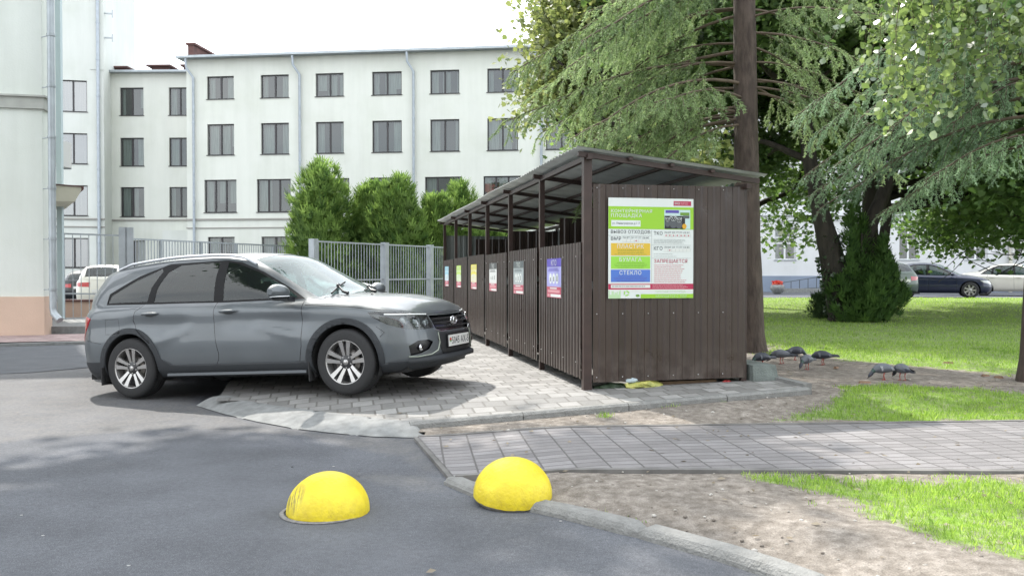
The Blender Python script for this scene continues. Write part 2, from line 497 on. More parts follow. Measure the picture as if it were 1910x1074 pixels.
PLAT = [(-.82, 7.2), (2.95, 8.22), (2.7, 9.6), (.55, 20.3), (-5.2, 19.5), (-2.97, 8.4)]
GRA = wpx([(1405, 640), (1430, 662), (1500, 660), (1560, 672), (1640, 678), (1760, 690), (1850, 700), (1910, 706)]) + [(14, 8.6), (60, 10), (60, 31.2), (-3, 31.2), (1.0, 15), (2.2, 12.5)]
GRB = wpx([(1440, 786), (1500, 770), (1545, 752), (1570, 722), (1640, 716), (1750, 722), (1910, 728)]) + [(12, 8.0), (30, 8.6), (30, 6.9), far] + wpx([(1910, 785)])
GRC = wpx([(1395, 888), (1910, 889)]) + [nfar, (14, 4), (14, 1), (4.4, 1.9)] + wpx([(1905, 1068), (1800, 1030), (1640, 985), (1560, 955), (1520, 925), (1440, 912)])
GRD = wpx([(1060, 938), (1130, 948), (1240, 975), (1230, 985), (1110, 962)])
PATCH = [(wpx([(1130, 775)])[0], .14), (wpx([(1250, 758)])[0], .18), (wpx([(1350, 748)])[0], .16), (wpx([(868, 884)])[0], .05), (wpx([(1570, 850)])[0], .05)]
def grassmask(x, y):
    n = fnoise(x, y, 3.2, 3) - .5
    m = np.full(np.shape(x), -9.0)
    for pl, s in ((GRA, 1.6), (GRB, 3.5), (GRC, 2.6), (GRD, 6)):
        m = np.maximum(m, sdist(x, y, pl) * s)
    m = m + n * 1.1 + .25
    for (c, r) in PATCH:
        m = np.maximum(m, .6 - np.hypot(x - c[0], y - c[1]) / r * .6 + n * .8)
    # bare worn patches inside the lawn
    m -= np.clip((fnoise(x, y, .7, 21) - .62) * 5, 0, .7) * (np.asarray(y) < 9)
    return np.clip(m, 0, .62)
tgrid(np.arange(-1.2, 9.01, .06), np.arange(1.0, 13.01, .06), 'soil_and_lawn')
tgrid(np.arange(-5, 70.1, .5), np.arange(-1.0, 31.01, .25), 'far_lawn', hole=(-1.2, 9, 1, 13))

# --- walkway
mb = MB()
wl = [WL[0], WL[1], WL[2]]
rows = []
for i in range(161):
    t = (i / 160) ** 1.5
    A = (WL[2][0] + (far[0] - WL[2][0]) * t, WL[2][1] + (far[1] - WL[2][1]) * t)
    B = (WL[0][0] + (nfar[0] - WL[0][0]) * t, WL[0][1] + (nfar[1] - WL[0][1]) * t)
    rows.append([(A[0] + (B[0] - A[0]) * k / 10, A[1] + (B[1] - A[1]) * k / 10, .022 + .06 * float(sstep(0, 1.3, (A[0] - WL[2][0]) + .6 * (k / 10 - .5) * 0)) + .006) for k in range(11)])
mb.grid(rows, flip=True)
mb2 = [(WL[0][0], WL[0][1]), (WL[2][0], WL[2][1])]
tag(mb.build('walkway', MWALK), kind='structure')
# thin edging along both sides of the walkway
mb = MB()
for (A, B) in ((WL[2], far), (WL[0], nfar)):
    for i in range(40):
        t0, t1 = (i / 40) ** 2, ((i + 1) / 40) ** 2
        p, q = [Vector((A[0] + (B[0] - A[0]) * t, A[1] + (B[1] - A[1]) * t, 0)) for t in (t0, t1)]
        for v_ in (p, q): v_.z = .022 + .06 * float(sstep(0, 1.3, v_.x - WL[2][0])) - .018
        mb.bar(p, q, .05, .062)
mb.bar((WL[0][0] - .012, WL[0][1], -.006), (WL[2][0] - .012, WL[2][1], -.006), .05, .06)
tag(mb.build('walkway_edging', mat('edging', (.13, .125, .12), .9, var=.3, vscale=6, world=True)), kind='structure')

# --- platform of setts (top rises gently to the right)
KT = sorted([tuple(G(x_, y_, .086)[:2]) for x_, y_ in [(398, 740), (450, 747), (520, 758), (590, 766), (660, 775), (720, 782), (766, 787)]])
def YK(x): return 7.19 + .277 * (x + .84) if x > -.84 else float(np.interp(x, [p[0] for p in KT], [p[1] for p in KT]))
def ZP(x, y):
    zk = .088 + .043 * max(0, x + .84); zf = .152 + .028 * min(4, max(0, x + .77))
    return zk + (max(zf, zk) - zk) * float(sstep(0, .8, y - YK(x)))
mb = MB(); N_ = 40
def platrow(t):
    # left boundary goes from front-left to the back, right boundary from the corner along the edge
    L0 = Vector((-2.97, 8.4)); L1 = Vector((-5.2, 19.5)); R0 = Vector((2.88, 8.22)); R1 = Vector((.55, 20.3))
    return L0.lerp(L1, t), R0.lerp(R1, t)
rows = []
for i in range(N_ + 1):
    l, r = platrow(i / N_)
    rows.append([(l.x + (r.x - l.x) * k / 20, l.y + (r.y - l.y) * k / 20, ZP(l.x + (r.x - l.x) * k / 20, l.y + (r.y - l.y) * k / 20)) for k in range(21)])
mb.grid(rows)
tri = []
for i in range(11):
    t = i / 10
    a = Vector((-2.97, 8.4)).lerp(Vector((-.80, 6.92)), t); 
    row = []
    for k in range(21):
        top = Vector((rows[0][k][0], rows[0][k][1]))
        # front triangle: fold the first row towards the kerb corner
        b2 = Vector((top.x, YK(top.x)))
        q = top.lerp(b2, t); row.append((q.x, q.y, ZP(q.x, q.y)))
    tri.append(row)
mb.grid(tri, flip=True)
tag(mb.build('pavement', MPAV), kind='structure')
# front kerb of the platform, in lengths of a metre
A = Vector((-.88, 7.18)); B = Vector((2.88, 8.22)); d = (B - A).normalized(); nrm = Vector((d.y, -d.x))
mb = MB(); s = 0; Lk = (B - A).length
while s < Lk - .02:
    e = min(s + 1.0, Lk) - .008
    p = A + d * s; q = A + d * e
    rr = hsh('k', s).uniform(-.004, .004)
    v = []
    for c in (p, q):
        zt = ZP(c.x, YK(c.x)) + .008 + rr
        for o, z in ((-.0, zt), (.055, zt), (.075, zt - .02), (.08, -.1), (-.0, -.1)):
            v.append((c.x + nrm.x * o, c.y + nrm.y * o, z))
    mb.add(v, [(0, 1, 6, 5), (1, 2, 7, 6), (2, 3, 8, 7), (0, 4, 3, 2, 1), (5, 6, 7, 8, 9)])
    s += 1.0
# back part going round the right end
mb.bar((2.90, 8.24, .12), (2.35, 10.9, .12), .09, .32)
tag(mb.build('kerb', MKERB), kind='structure')
# lowered kerb, a rounded ramp between asphalt and setts
top = [(398, 740), (450, 747), (520, 758), (590, 766), (660, 775), (720, 782), (766, 787)]
bot = [(366, 757), (415, 772), (480, 787), (550, 800), (620, 808), (700, 815), (776, 817)]
mb = MB(); rows = []
def lerp_px(L_, t):
    k = t * (len(L_) - 1); i = min(int(k), len(L_) - 2); f = k - i
    return (L_[i][0] + (L_[i + 1][0] - L_[i][0]) * f, L_[i][1] + (L_[i + 1][1] - L_[i][1]) * f)
for i in range(49):
    t = i / 48
    a = G(*lerp_px(top, t), .088); b2 = G(*lerp_px(bot, t), .0)
    row = [a + (a - b2).normalized() * .10 + Vector((0, 0, -.03)), a + (a - b2).normalized() * .02 + Vector((0, 0, -.004))]
    for k in range(9):
        u = k / 8; q = a.lerp(b2, u); q.z = .091 - .085 * u ** 1.3 + .004 * (fnoise(q.x, q.y, 7) - .5)
        if i % 12 == 0 and 0 < i < 48: q.z -= .016
        row.append(q)
    rows.append(row)
last = rows[-1]; dirx = Vector((.10, -.01, 0))
for f_ in (.4, .75, 1.0): rows.append([Vector((p.x, p.y, p.z * (1 - f_ ** 2))) + dirx * f_ for p in last])
mb.grid(rows)
tag(mb.build('lowered_kerb', MKERB2), kind='structure')
# kerb stones that run to the lower right corner
mb = MB(); pts = [Vector(p) for p in KL]
path = [pts[0]]
for i in range(len(pts) - 1):
    a, b2 = pts[i], pts[i + 1]; n = max(1, int((b2 - a).length / .05))
    path += [a.lerp(b2, (k + 1) / n) for k in range(n)]
acc = 0.0; joint = [.62, 1.55, 2.55, 3.5, 4.5]; rows = []
zt0 = .03
for i, p in enumerate(path):
    if i: acc += (path[i] - path[i - 1]).length
    dd = (path[min(i + 1, len(path) - 1)] - path[max(i - 1, 0)]).normalized(); n_ = Vector((-dd.y, dd.x))
    if n_.y < 0: n_ = -n_
    zt = .044 + .014 * min(1, max(0, acc - .4) / .9)
    jd = min(abs(acc - j) for j in joint); g = .03 if jd < .026 else 0
    wob = (fnoise(p.x, p.y, 9, 2) - .5) * .006
    rows.append([(p.x + n_.x * o, p.y + n_.y * o, z) for o, z in ((-.004 + g * .3, -.02), (.0 + g * .3, .02), (.008 + g * .3, zt - .022 - g), (.02, zt - .006 - g), (.035, zt - g), (.11, zt - g), (.125, zt - .01 - g), (.13, -.02))])
mb.grid(rows, flip=False, smooth=False)
tag(mb.build('kerb_stones', MKERB), kind='structure')

# --- far road, kerb and step in front of the right building
mb = MB(); mb.box(-3, 75, 31.15, 47, .1, .405)
tag(mb.build('far_road', MA), kind='structure')
mb = MB(); mb.box(-3, 75, 31.0, 31.14, .2, .46)
tag(mb.build('far_kerb', MKERB2), kind='structure')
# pavement strip and slab by the left building
mb = MB(); q = [G(-500, 660), G(0, 641), G(160, 638), G(330, 634), G(330, 622), G(70, 626), G(-500, 636)]
mb.poly([(p.x, p.y, .03) for p in q]); tag(mb.build('side_pavement', pavermat('pink slabs', -PHI, .3, .3, [(0, (.24, .17, .165)), (1, (.33, .25, .24))], (.16, .13, .12))), kind='structure')
mb = MB(); A = G(-500, 662); B = G(330, 637)
mb.bar((A.x, A.y, .02), (B.x, B.y, .02), .14, .08); tag(mb.build('side_kerb', MKERB2), kind='structure')
mb = MB(); q = [G(68, 625), G(330, 622), P(330, 597, 22.3), P(66, 597, 22.3)]
mb.poly([(p.x, p.y, .19) for p in q]); mb.poly([(q[0].x, q[0].y, 0), (q[1].x, q[1].y, 0), (q[1].x, q[1].y, .19), (q[0].x, q[0].y, .19)])
tag(mb.build('slab_step', MKERB2), kind='structure')

# --- grass blades
def blades(regions, name, seed, hmin, hmax, wid, zoff=0):
    rg = np.random.default_rng(seed); Vs = []; At = []
    for (x0, x1, y0, y1, dens) in regions:
        n = int((x1 - x0) * (y1 - y0) * dens)
        x = rg.uniform(x0, x1, n); y = rg.uniform(y0, y1, n)
        m = grassmask(x, y)
        k = (m + rg.uniform(-.22, .22, n) > .42) & (sdist(x, y, REG) > .0) & (sdist(x, y, WALK) < -.02) & (sdist(x, y, PLAT) < -.03)
        k &= np.abs(x / y) < .66
        x = x[k]; y = y[k]; m = m[k]; n = len(x)
        z = H(x, y) - .012
        h = rg.uniform(hmin, hmax, n) * (.45 + .9 * m) * (.6 + .8 * fnoise(x, y, 2.5, 77)); a = rg.uniform(0, 2 * pi, n); ln = rg.uniform(.1, .7, n) * h; la = rg.uniform(0, 2 * pi, n)
        ww = wid * rg.uniform(.6, 1.3, n) * (1 + np.maximum(0, y - 8) * .12)
        dx, dy = np.cos(a) * ww / 2, np.sin(a) * ww / 2
        p0 = np.stack([x - dx, y - dy, z], -1); p1 = np.stack([x + dx, y + dy, z], -1)
        mx, my = np.cos(la) * ln, np.sin(la) * ln
        p2 = np.stack([x + mx * .4 + dx * .7, y + my * .4 + dy * .7, z + h * .6], -1)
        p3 = np.stack([x + mx, y + my, z + h], -1)
        p4 = np.stack([x + mx * .4 - dx * .7, y + my * .4 - dy * .7, z + h * .6], -1)
        Vs.append(np.stack([p0, p1, p2, p3, p4], 1)); At.append(np.clip(rg.normal(.45, .3, n) + (fnoise(x, y, 1.5, 55) - .5), 0, 1))
    V = np.concatenate(Vs).reshape(-1, 3); return fast(name, V, 5, leafmat('grass blade', (.11, .21, .03), (.27, .40, .085), .6, .45, .04), attr=np.concatenate(At))
o = blades([(-.5, 4.5, 3.0, 5.8, 4200), (0, 6, 5.8, 9.0, 3600), (2, 9, 9.0, 14, 900), (1.5, 14, 14, 20, 320), (1.5, 20, 20, 31, 130)], 'grass', 4, .016, .062, .0055)
tag(o, 'short green lawn grass growing in the ground on the right', 'grass', kind='stuff')
# pebbles and litter on the soil
rg = np.random.default_rng(8); mb = MB()
for i in range(900):
    y = rg.uniform(3.6, 9.5); x = rg.uniform(-.6, .62 * y)
    if not pip(x, y, REG) or pip(x, y, WALK) or pip(x, y, PLAT): continue
    if float(grassmask(np.array([x]), np.array([y]))[0]) > .3: continue
    r = rg.uniform(.004, .013) * (1.6 if rg.random() < .06 else 1); mb.sphere((x, y, float(H(x, y)) + r * .2), r, 5, 3, int(rg.integers(0, 3)), (1, rg.uniform(.6, 1), .6))
tag(mb.build('pebbles', [mat('peb1', (.3, .28, .25), .9), mat('peb2', (.16, .14, .12), .9), mat('peb3', (.42, .4, .37), .9)]), 'small pebbles and crumbs scattered on the bare soil', 'pebbles', kind='stuff')
# fallen dry leaves on the soil and asphalt
Vs = []; At = []
for i in range(420):
    y = rg.uniform(3.2, 11); x = rg.uniform(-.6 * y, .62 * y)
    onr = pip(x, y, REG)
    if not onr and rg.random() < .95: continue
    if pip(x, y, PLAT) and rg.random() < .8: continue
    z = (float(H(x, y)) if onr else .0) + .012
    if pip(x, y, PLAT): z = ZP(x, y) + .008
    a = rg.uniform(0, 6.28); L_ = rg.uniform(.012, .03); W_ = L_ * .5
    ux, uy = cos(a), sin(a)
    Vs.append([(x - ux * L_, y - uy * L_, z), (x - uy * W_, y + ux * W_, z + rg.uniform(0, .012)), (x + ux * L_, y + uy * L_, z + .004), (x + uy * W_, y - ux * W_, z)]); At.append(rg.random())
o = fast('fallen_leaves', np.array(Vs), 4, leafmat('dry leaf', (.10, .075, .04), (.24, .20, .14), .2), attr=At)
tag(o, 'dry fallen leaves and chips scattered over soil and asphalt', 'fallen leaves', kind='stuff')
# ------------------------------------------------------------------ waste shed
BROWN = mat('brown sheet', (.042, .029, .025), .33, var=.22, vscale=3.5, spec=.5, bump=.15, bscale=8, stretch=(1, 1, .35))
def _mud(N, L, b, base, up):
    t = N.new('ShaderNodeTexCoord').outputs['Object']; sx = N.new('ShaderNodeSeparateXYZ'); L.new(t, sx.inputs[0])
    m1 = N.new('ShaderNodeMath'); m1.operation = 'MULTIPLY_ADD'; m1.use_clamp = True; L.new(sx.outputs[2], m1.inputs[0]); m1.inputs[1].default_value = -2.2; m1.inputs[2].default_value = 1.15
    n1 = nnoise(N, L, 7, 8, t, .7); m2 = N.new('ShaderNodeMath'); m2.operation = 'MULTIPLY'; L.new(m1.outputs[0], m2.inputs[0]); L.new(nramp(N, L, n1, [(.42, g1(0)), (.75, g1(.6))]), m2.inputs[1])
    mp = N.new('ShaderNodeMapping'); mp.inputs['Scale'].default_value = (14, 14, .5); L.new(t, mp.inputs[0]); n2 = nnoise(N, L, 1, 5, mp.outputs[0])
    c = nmix(N, L, 1, base, nramp(N, L, n2, [(.3, g1(.82)), (.7, g1(1.3))]), 'MULTIPLY')
    c = nmix(N, L, m2.outputs[0], c, (.16, .135, .115)); L.new(c, b.inputs['Base Color'])
    n3 = nnoise(N, L, 3.5, 4, t); L.new(nramp(N, L, n3, [(.3, g1(.26)), (.7, g1(.46))]), b.inputs['Roughness']); nbump(N, L, b, [(n3, .02)], st=.25)
BROWN = attr_ramp_mat('brown painted sheet', lambda N, L, b: _mud(N, L, b, (.034, .0215, .017), 0))
BFRAME = mat('brown frame paint', (.036, .02, .017), .42, var=.25, vscale=9)
ZINC = mat('zinc underside', (.58, .62, .62), .5, metal=.0, var=.2, vscale=3)
GREYIN = mat('grey inner sheet', (.16, .18, .175), .5, var=.2, vscale=2, stretch=(1, 1, .3))
ROOFT = mat('roof sheet', (.34, .35, .35), .4, metal=.3, var=.25, vscale=4)
SCREWM = mat('screw', (.55, .55, .55), .35, metal=.7)
SHZ = .155
shed = empty('waste_shed', (.75, 8.45, SHZ), PHI, 'open brown corrugated metal shed with sloping roof standing on the paved platform', 'shed')
W_ = 1.70; BAY = 1.9; NB = 6; LEN = BAY * NB
def corr(mb, O, U, n, z0, z1, length, period=.113, depth=.012, mi=0, wobble=None, th=.0):
    """trapezoid profiled sheet in the plane O+U*s, standing out along n; z0,z1 vertical"""
    O = Vector(O); U = Vector(U); n = Vector(n); prof = []
    s = 0
    while s < length:
        for ds, h in ((0, 0), (.40, 0), (.50, 1), (.90, 1)):
            q = s + ds * period
            if q <= length: prof.append((q, h))
        s += period
    prof.append((length, prof[-1][1]))
    if wobble is None: wobble = lambda s: 0
    lo = []; hi = []
    for q, h in prof:
        p = O + U * q + n * (h * depth)
        lo.append(p + Vector((0, 0, z0 + wobble(q)))); hi.append(p + Vector((0, 0, z1 + wobble(q) * .3)))
    mid = [a.lerp(b, .5) + n * (.002 * sin(i * .7)) for i, (a, b) in enumerate(zip(lo, hi))]
    # outside, inside and edge faces (sheet with real thickness)
    for sgn, off in ((1, n * .0008), (-1, -n * .0008)):
        mb.grid([[p + off for p in lo], [p + off for p in mid], [p + off for p in hi]], mi if sgn > 0 else mi + 1, smooth=False, flip=(sgn < 0))
# end wall (faces the camera), local x 0..W_, plane y=0
mb = MB()
corr(mb, (.055, -.035, 0), (1, 0, 0), (0, -1, 0), .115, 2.10, W_ - .045, period=.137, depth=.014, wobble=lambda q: .006 * q)
mb.build('end_wall', [BROWN, GREYIN], shed)
# screws on the end wall
mb = MB(); mb.sphere((0, 0, 0), .006, 8, 4); scr0 = mb.build('screw', SCREWM, shed, (.09, -.052, .165)); first = True
for i in range(7):
    for z in (.165, .80, 2.06):
        q = .09 + i * .272
        if q < 1.68:
            s_ = scr0 if first else scr0.copy()
            if not first: COL.objects.link(s_)
            s_.location = (q, -.052, z + .004 * q); first = False
# back wall and far end wall
mb = MB()
corr(mb, (W_, 0.0, 0), (0, 1, 0), (1, 0, 0), .12, 2.05, LEN, period=.137)
mb.build('back_wall', [BROWN, GREYIN], shed)
mb = MB()
corr(mb, (.04, LEN + .03, 0), (1, 0, 0), (0, 1, 0), .12, 2.1, W_ - .04, period=.137)
mb.build('far_wall', [BROWN, GREYIN], shed)
# posts
for i in range(NB + 1):
    s = i * BAY; wd = .042 if i == 0 else .032
    mb = MB(); y = s if i else 0.0
    mb.box(-wd if i == 0 else -.03, wd if i == 0 else .03, y - wd, y + wd, -.02, 2.395)
    mb.build('post', BFRAME, shed)
    mb = MB(); mb.box(W_ - .03, W_ + .028, y - .03, y + .026, .0, 2.08)
    mb.build('post', BFRAME, shed)
# front panels, one per bay, each a corrugated leaf on a frame
for i in range(NB):
    mb = MB()
    r = hsh('pan', i)
    corr(mb, (-.036, i * BAY + BAY - .035 + .0, 0), (0, -1, 0), (-1, 0, 0), .13 + r.uniform(-.01, .015), 1.52 + r.uniform(-.012, .02), BAY - .075, period=.115, depth=.016, wobble=lambda q: .004 * sin(q * 30))
    p = mb.build('front_panel', [BROWN, BROWN], shed)
    for z in (.25, 1.42): mb = MB(); mb.bar((-.018, i * BAY + .05, z), (-.018, i * BAY + BAY - .04, z), .03, .03); mb.build('panel_rail', BFRAME, p)
    if i < 3:
        for z in (.3, 1.38):
            for k in range(4): s_ = scr0.copy(); COL.objects.link(s_); s_.parent = p; s_.location = (-.056, i * BAY + .2 + k * .5, z)
# partitions between the bays (dark, seen through the openings), set back inside
for i in (1, 2, 4, 6):
    mb = MB()
    y = i * BAY - .045
    corr(mb, (.62 if i == 1 else .72, y, 0), (1, 0, 0), (0, -1, 0), .3, 2.02, W_ - .72, period=.16)
    if i in (1,): mb.build('partition', [BROWN, BROWN], shed)
    else: mb.build('partition', [BROWN, GREYIN], shed)
# roof structure
ZF, ZB = 2.42, 2.19         # underside at the front / back
XF, XB = -.13, W_ + .16
def zr_(x): return ZF + (ZB - ZF) * (x - XF) / (XB - XF)
mb = MB(); mb.bar((0, -.12, 2.36), (0, LEN + .12, 2.36), .05, .05); mb.build('front_beam', BFRAME, shed)
mb = MB(); mb.bar((W_, -.12, 2.105), (W_, LEN + .12, 2.105), .05, .05); mb.build('back_beam', BFRAME, shed)
for i in range(NB + 1):
    y = i * BAY if i else -.062
    mb = MB(); mb.bar((XF + .02, y, zr_(XF) - .028), (XB - .02, y, zr_(XB) - .028), .045, .05); mb.build('rafter', BFRAME, shed)
for x in (.42, .86, 1.3):
    mb = MB(); mb.bar((x, -.13, zr_(x) - .006), (x, LEN + .1, zr_(x) - .006), .04, .03); mb.build('purlin', BFRAME, shed)
# roof sheets: corrugation runs down the slope
def roofsheet(y0, y1, name, lift=0):
    mb = MB(); n = int((y1 - y0) / .0325) ; prof = []
    for k in range(n + 1):
        y = y0 + (y1 - y0) * k / n; prof.append((y, .009 * cos(k * pi / 1.0 * .5)))
    for off, mi, fl in ((.0, 1, True), (.004, 0, False)):
        rows = []
        for x in (XF - .02, .3, .9, 1.4, XB + .02):
            rows.append([(x, y, zr_(x) + .022 + off + h + lift + .006 * sin(y * 1.7 + x)) for y, h in prof])
        mb.grid(rows, mi, smooth=False, flip=fl)
    # edges
    for x in (XF - .02, XB + .02):
        mb.grid([[(x, y, zr_(x) + .022 + h + lift + .006 * sin(y * 1.7 + x)) for y, h in prof], [(x, y, zr_(x) + .026 + h + lift + .006 * sin(y * 1.7 + x)) for y, h in prof]], 0, False)
    mb.build(name, [ROOFT, ZINC], shed)
for a_, b_2, l in ((-.17, 2.95, 0), (2.85, 5.9, .005), (5.8, 8.9, 0), (8.8, LEN + .2, .005)): roofsheet(a_, b_2, 'roof_sheet', l)

# rubbish under the end wall
def shedpt(x, y, z): return shed.matrix_basis @ Vector((x, y, z))
def blob(name, L_, Wd, Hh, col, loc, rz, seed, label, cat, col2=None):
    r = hsh('b', seed); mb = MB(); rows = []
    for i in range(9):
        t = i / 8; row = []
        for k in range(15):
            a = 2 * pi * k / 14
            rr = (sin(pi * min(max(t, .03), .97)) ** .45) * (1 + .16 * sin(a * 3 + i + seed) + .1 * sin(a * 5 + i * 2.1))
            row.append((-L_ / 2 + L_ * t, Wd / 2 * rr * cos(a), Hh / 2 + Hh / 2 * rr * sin(a)))
        rows.append(row)
    mb.grid(rows, 0, False)
    o = mb.build(name, mat('m_' + name + str(seed), col, .5, col2=col2, vscale=14, bump=.4, bscale=30), None, loc, (0, 0, rz))
    return tag(o, label, cat)
EW = Vector(E2); 
def ew(t, off, z=.165): return (0.75 + .979 * t + .203 * off, 8.45 + .203 * t - .979 * off, z + .028 * t)
blob('plastic_sack', .42, .2, .10, (.45, .42, .1), ew(.60, .0, .155), PHI + .12, 3, 'crumpled yellow sack poking out under the shed end wall', 'sack', (.25, .27, .08))
blob('green_bag', .42, .16, .085, (.035, .07, .03), ew(.30, -.06, .15), PHI, 5, 'dark green rubbish bag squeezed under the shed end wall', 'rubbish bag', (.02, .03, .02))
blob('plastic_bottle', .2, .06, .06, (.35, .42, .45), ew(.49, .02, .235), PHI + .3, 7, 'small pale blue plastic bottle lying on top of the yellow sack', 'bottle')
blob('crumpled_can', .1, .05, .05, (.35, .03, .03), ew(1.52, -.0, .16), PHI, 8, 'small red crushed can beneath the right end of the shed wall', 'can')
blob('paper_scrap', .07, .05, .03, (.6, .6, .57), ew(1.02, .02, .16), PHI, 9, 'white paper scrap lying against the wooden beam under the shed', 'litter')
mb = MB(); mb.bar(ew(.72, -.07, .195), ew(1.42, -.07, .185), .08, .065)
tag(mb.build('wooden_beam', mat('old wood', (.16, .105, .06), .85, col2=(.09, .06, .04), vscale=9, stretch=(1, 1, 6), bump=.4, bscale=30)), 'weathered wooden beam lying beneath the shed end wall', 'beam')
mb = MB(); mb.box(-.03, .03, -.03, .03, 0, .07)
# grey concrete block to the right of the shed
c = Vector((2.47, 8.86)); mb = MB()
p = GH(1396, 719)
blk = MB(); hx = .13
v = [(-.12, -.3, 0), (.17, -.3, 0), (.17, .3, 0), (-.12, .3, 0), (-.12, -.28, .175), (.14, -.28, .175), (.14, .28, .175), (-.12, .28, .175)]
blk.add(v, [(0, 3, 2, 1), (4, 5, 6, 7), (0, 1, 5, 4), (1, 2, 6, 5), (2, 3, 7, 6), (3, 0, 4, 7)])
tag(blk.build('concrete_block', mat('green grey concrete', (.13, .15, .14), .8, var=.25, vscale=9, bump=.4), None, (2.56, 9.02, .232), (0, 0, PHI)), 'grey green concrete block at the right rear foot of the shed', 'concrete block')

# containers standing inside the shed (dark shapes behind the fronts)
for i in (0, 2, 3, 4, 5):
    t = empty('waste_container', shedpt(.92, i * BAY + .95, .0), PHI, None, 'waste container', 'waste containers inside the shed bays')
    t['label'] = 'dark green lidded waste container inside the ' + ['bay nearest the camera', '', 'bay behind the sign with the dark ТКО heading', 'bay behind the yellow sign', 'bay behind the lime green sign', 'bay behind the pale blue sign'][i]
    mb = MB(); cgm = mat('container green', (.02, .035, .028), .5, var=.2)
    v = [(-.4, -.5, .15), (.4, -.5, .15), (.4, .5, .15), (-.4, .5, .15), (-.48, -.58, 1.02), (.48, -.58, 1.02), (.48, .58, 1.02), (-.48, .58, 1.02)]
    mb.add(v, [(0, 3, 2, 1), (4, 5, 6, 7), (0, 1, 5, 4), (1, 2, 6, 5), (2, 3, 7, 6), (3, 0, 4, 7)])
    mb.bar((-.5, -.6, 1.0), (-.5, .6, 1.0), .05); mb.bar((.5, -.6, 1.0), (.5, .6, 1.0), .05)
    mb.build('bin_body', cgm, t)
    mb = MB(); rows = []
    for k in range(9):
        a = pi * k / 8; rows.append([(-.5 * cos(a), -.6, 1.03 + .14 * sin(a)), (-.5 * cos(a), .6, 1.03 + .14 * sin(a))])
    mb.grid(rows); mb.build('lid', cgm, t)
    for sx in (-1, 1):
        for sy in (-1, 1):
            mb = MB(); mb.lathe([(.02, -.02), (.075, -.02), (.075, .02), (.02, .02)], 14, 'y', (sx * .33, sy * .42, .077)); mb.build('wheel', mat('black rubber', (.015, .015, .016), .7), t)

# ------------------------------------------------------------------ signs
def flatmat(name, col, rough=.35): return mat('print ' + name, col, rough, spec=.4)
PW, PH = .91, 1.01
pst = empty('notice_board', shed.matrix_basis @ Vector((.207, -.054, .955)), PHI, 'large waste collection notice with a green heading on the shed end wall', 'notice board')
cols = {'white': (.60, .64, .63), 'green': (.26, .50, .03), 'orange': (.60, .40, .04), 'lgreen': (.26, .56, .06), 'blue': (.07, .16, .50), 'red': (.38, .02, .07), 'dark': (.08, .09, .1), 'grey': (.35, .38, .38), 'purple': (.09, .07, .32), 'pink': (.55, .25, .28), 'mint': (.42, .6, .35), 'black': (.015, .015, .018), 'cream': (.6, .62, .6), 'dgreen': (.12, .25, .03), 'yel': (.6, .32, .02), 'lblue': (.45, .6, .6)}
PM = {k: flatmat(k, c_) for k, c_ in cols.items()}
keys = list(cols); KI = {k: i for i, k in enumerate(keys)}; PML = [PM[k] for k in keys]
mb = MB(); mb.box(0, PW, -.004, 0, 0, PH, KI['white']); mb.build('panel', PML, pst)
art = MB(); let = MB()
def fu(x): return (x - 57) / 765 * PW
def fv(y): return PH - (y - 82) / 915 * PH
lay = [0]
def rc(x0, y0, x1, y1, c, l=1, m=None):
    yy = -.0045 - .0008 * l
    (m or art).add([(fu(x0), yy, fv(y1)), (fu(x1), yy, fv(y1)), (fu(x1), yy, fv(y0)), (fu(x0), yy, fv(y0))], [(0, 1, 2, 3)], KI[c])
def tx(s, x0, y0, x1, y1, c, l=3):
    put_text(let, s, (0, -.0045 - .0008 * l, 0), (1, 0, 0), (0, 0, 1), fu(x0), fu(x1), fv(y1), fv(y0), KI[c])
rr = random.Random(4)
def lines(x0, x1, y0, y1, n, c, h=4.2, center=False):
    for i in range(n):
        y = y0 + (y1 - y0) * i / max(1, n - 1); L_ = (x1 - x0) * rr.uniform(.72, 1.0)
        a = (x0 + x1 - L_) / 2 if center else x0
        x = a
        while x < a + L_:
            wd = rr.uniform(10, 34); rc(x, y - h / 2, min(x + wd, a + L_), y + h / 2, c, 3); x += wd + 4
rc(57, 160, 822, 365, 'green'); rc(640, 104, 800, 146, 'red')
tx('МИНСК', 650, 112, 700, 138, 'white'); lines(706, 790, 118, 132, 2, 'pink', 6)
tx('КОНТЕЙНЕРНАЯ', 80, 178, 445, 216, 'white'); tx('ПЛОЩАДКА', 80, 225, 355, 264, 'white')
rc(82, 286, 342, 342, 'white', 2); tx('ул. Ленинградская д.5 17', 90, 302, 335, 328, 'dark')
# framed photograph of three furry animals
rc(556, 184, 792, 360, 'lblue', 2); rc(558, 240, 745, 360, 'black', 3); rc(566, 188, 688, 214, 'purple', 4); rc(700, 208, 784, 234, 'dgreen', 4); rc(728, 236, 784, 262, 'dark', 4)
def disc(cx, cy, rx, ry, c, l):
    yy = -.0045 - .0008 * l
    art.add([(fu(cx + rx * cos(2 * pi * k / 14)), yy, fv(cy + ry * sin(2 * pi * k / 14))) for k in range(14)], [tuple(range(14))[::-1]], KI[c])
for cx, cy, s_ in ((585, 275, .8), (637, 262, 1.1), (690, 278, .95)):
    disc(cx, cy + 44 * s_, 30 * s_, min(40 * s_, 358 - cy - 44 * s_), 'dark', 4); disc(cx, cy, 24 * s_, 24 * s_, 'grey', 5); disc(cx, cy + 2, 19 * s_, 17 * s_, 'black', 6)
    for q in (-8, 8): disc(cx + q * s_, cy - 1, 4 * s_, 4 * s_, 'white', 7)
    disc(cx, cy + 12 * s_, 5 * s_, 4 * s_, 'grey', 7)
    for q in (-21, 21): disc(cx + q * s_, cy - 19 * s_, 8 * s_, 8 * s_, 'grey', 4)
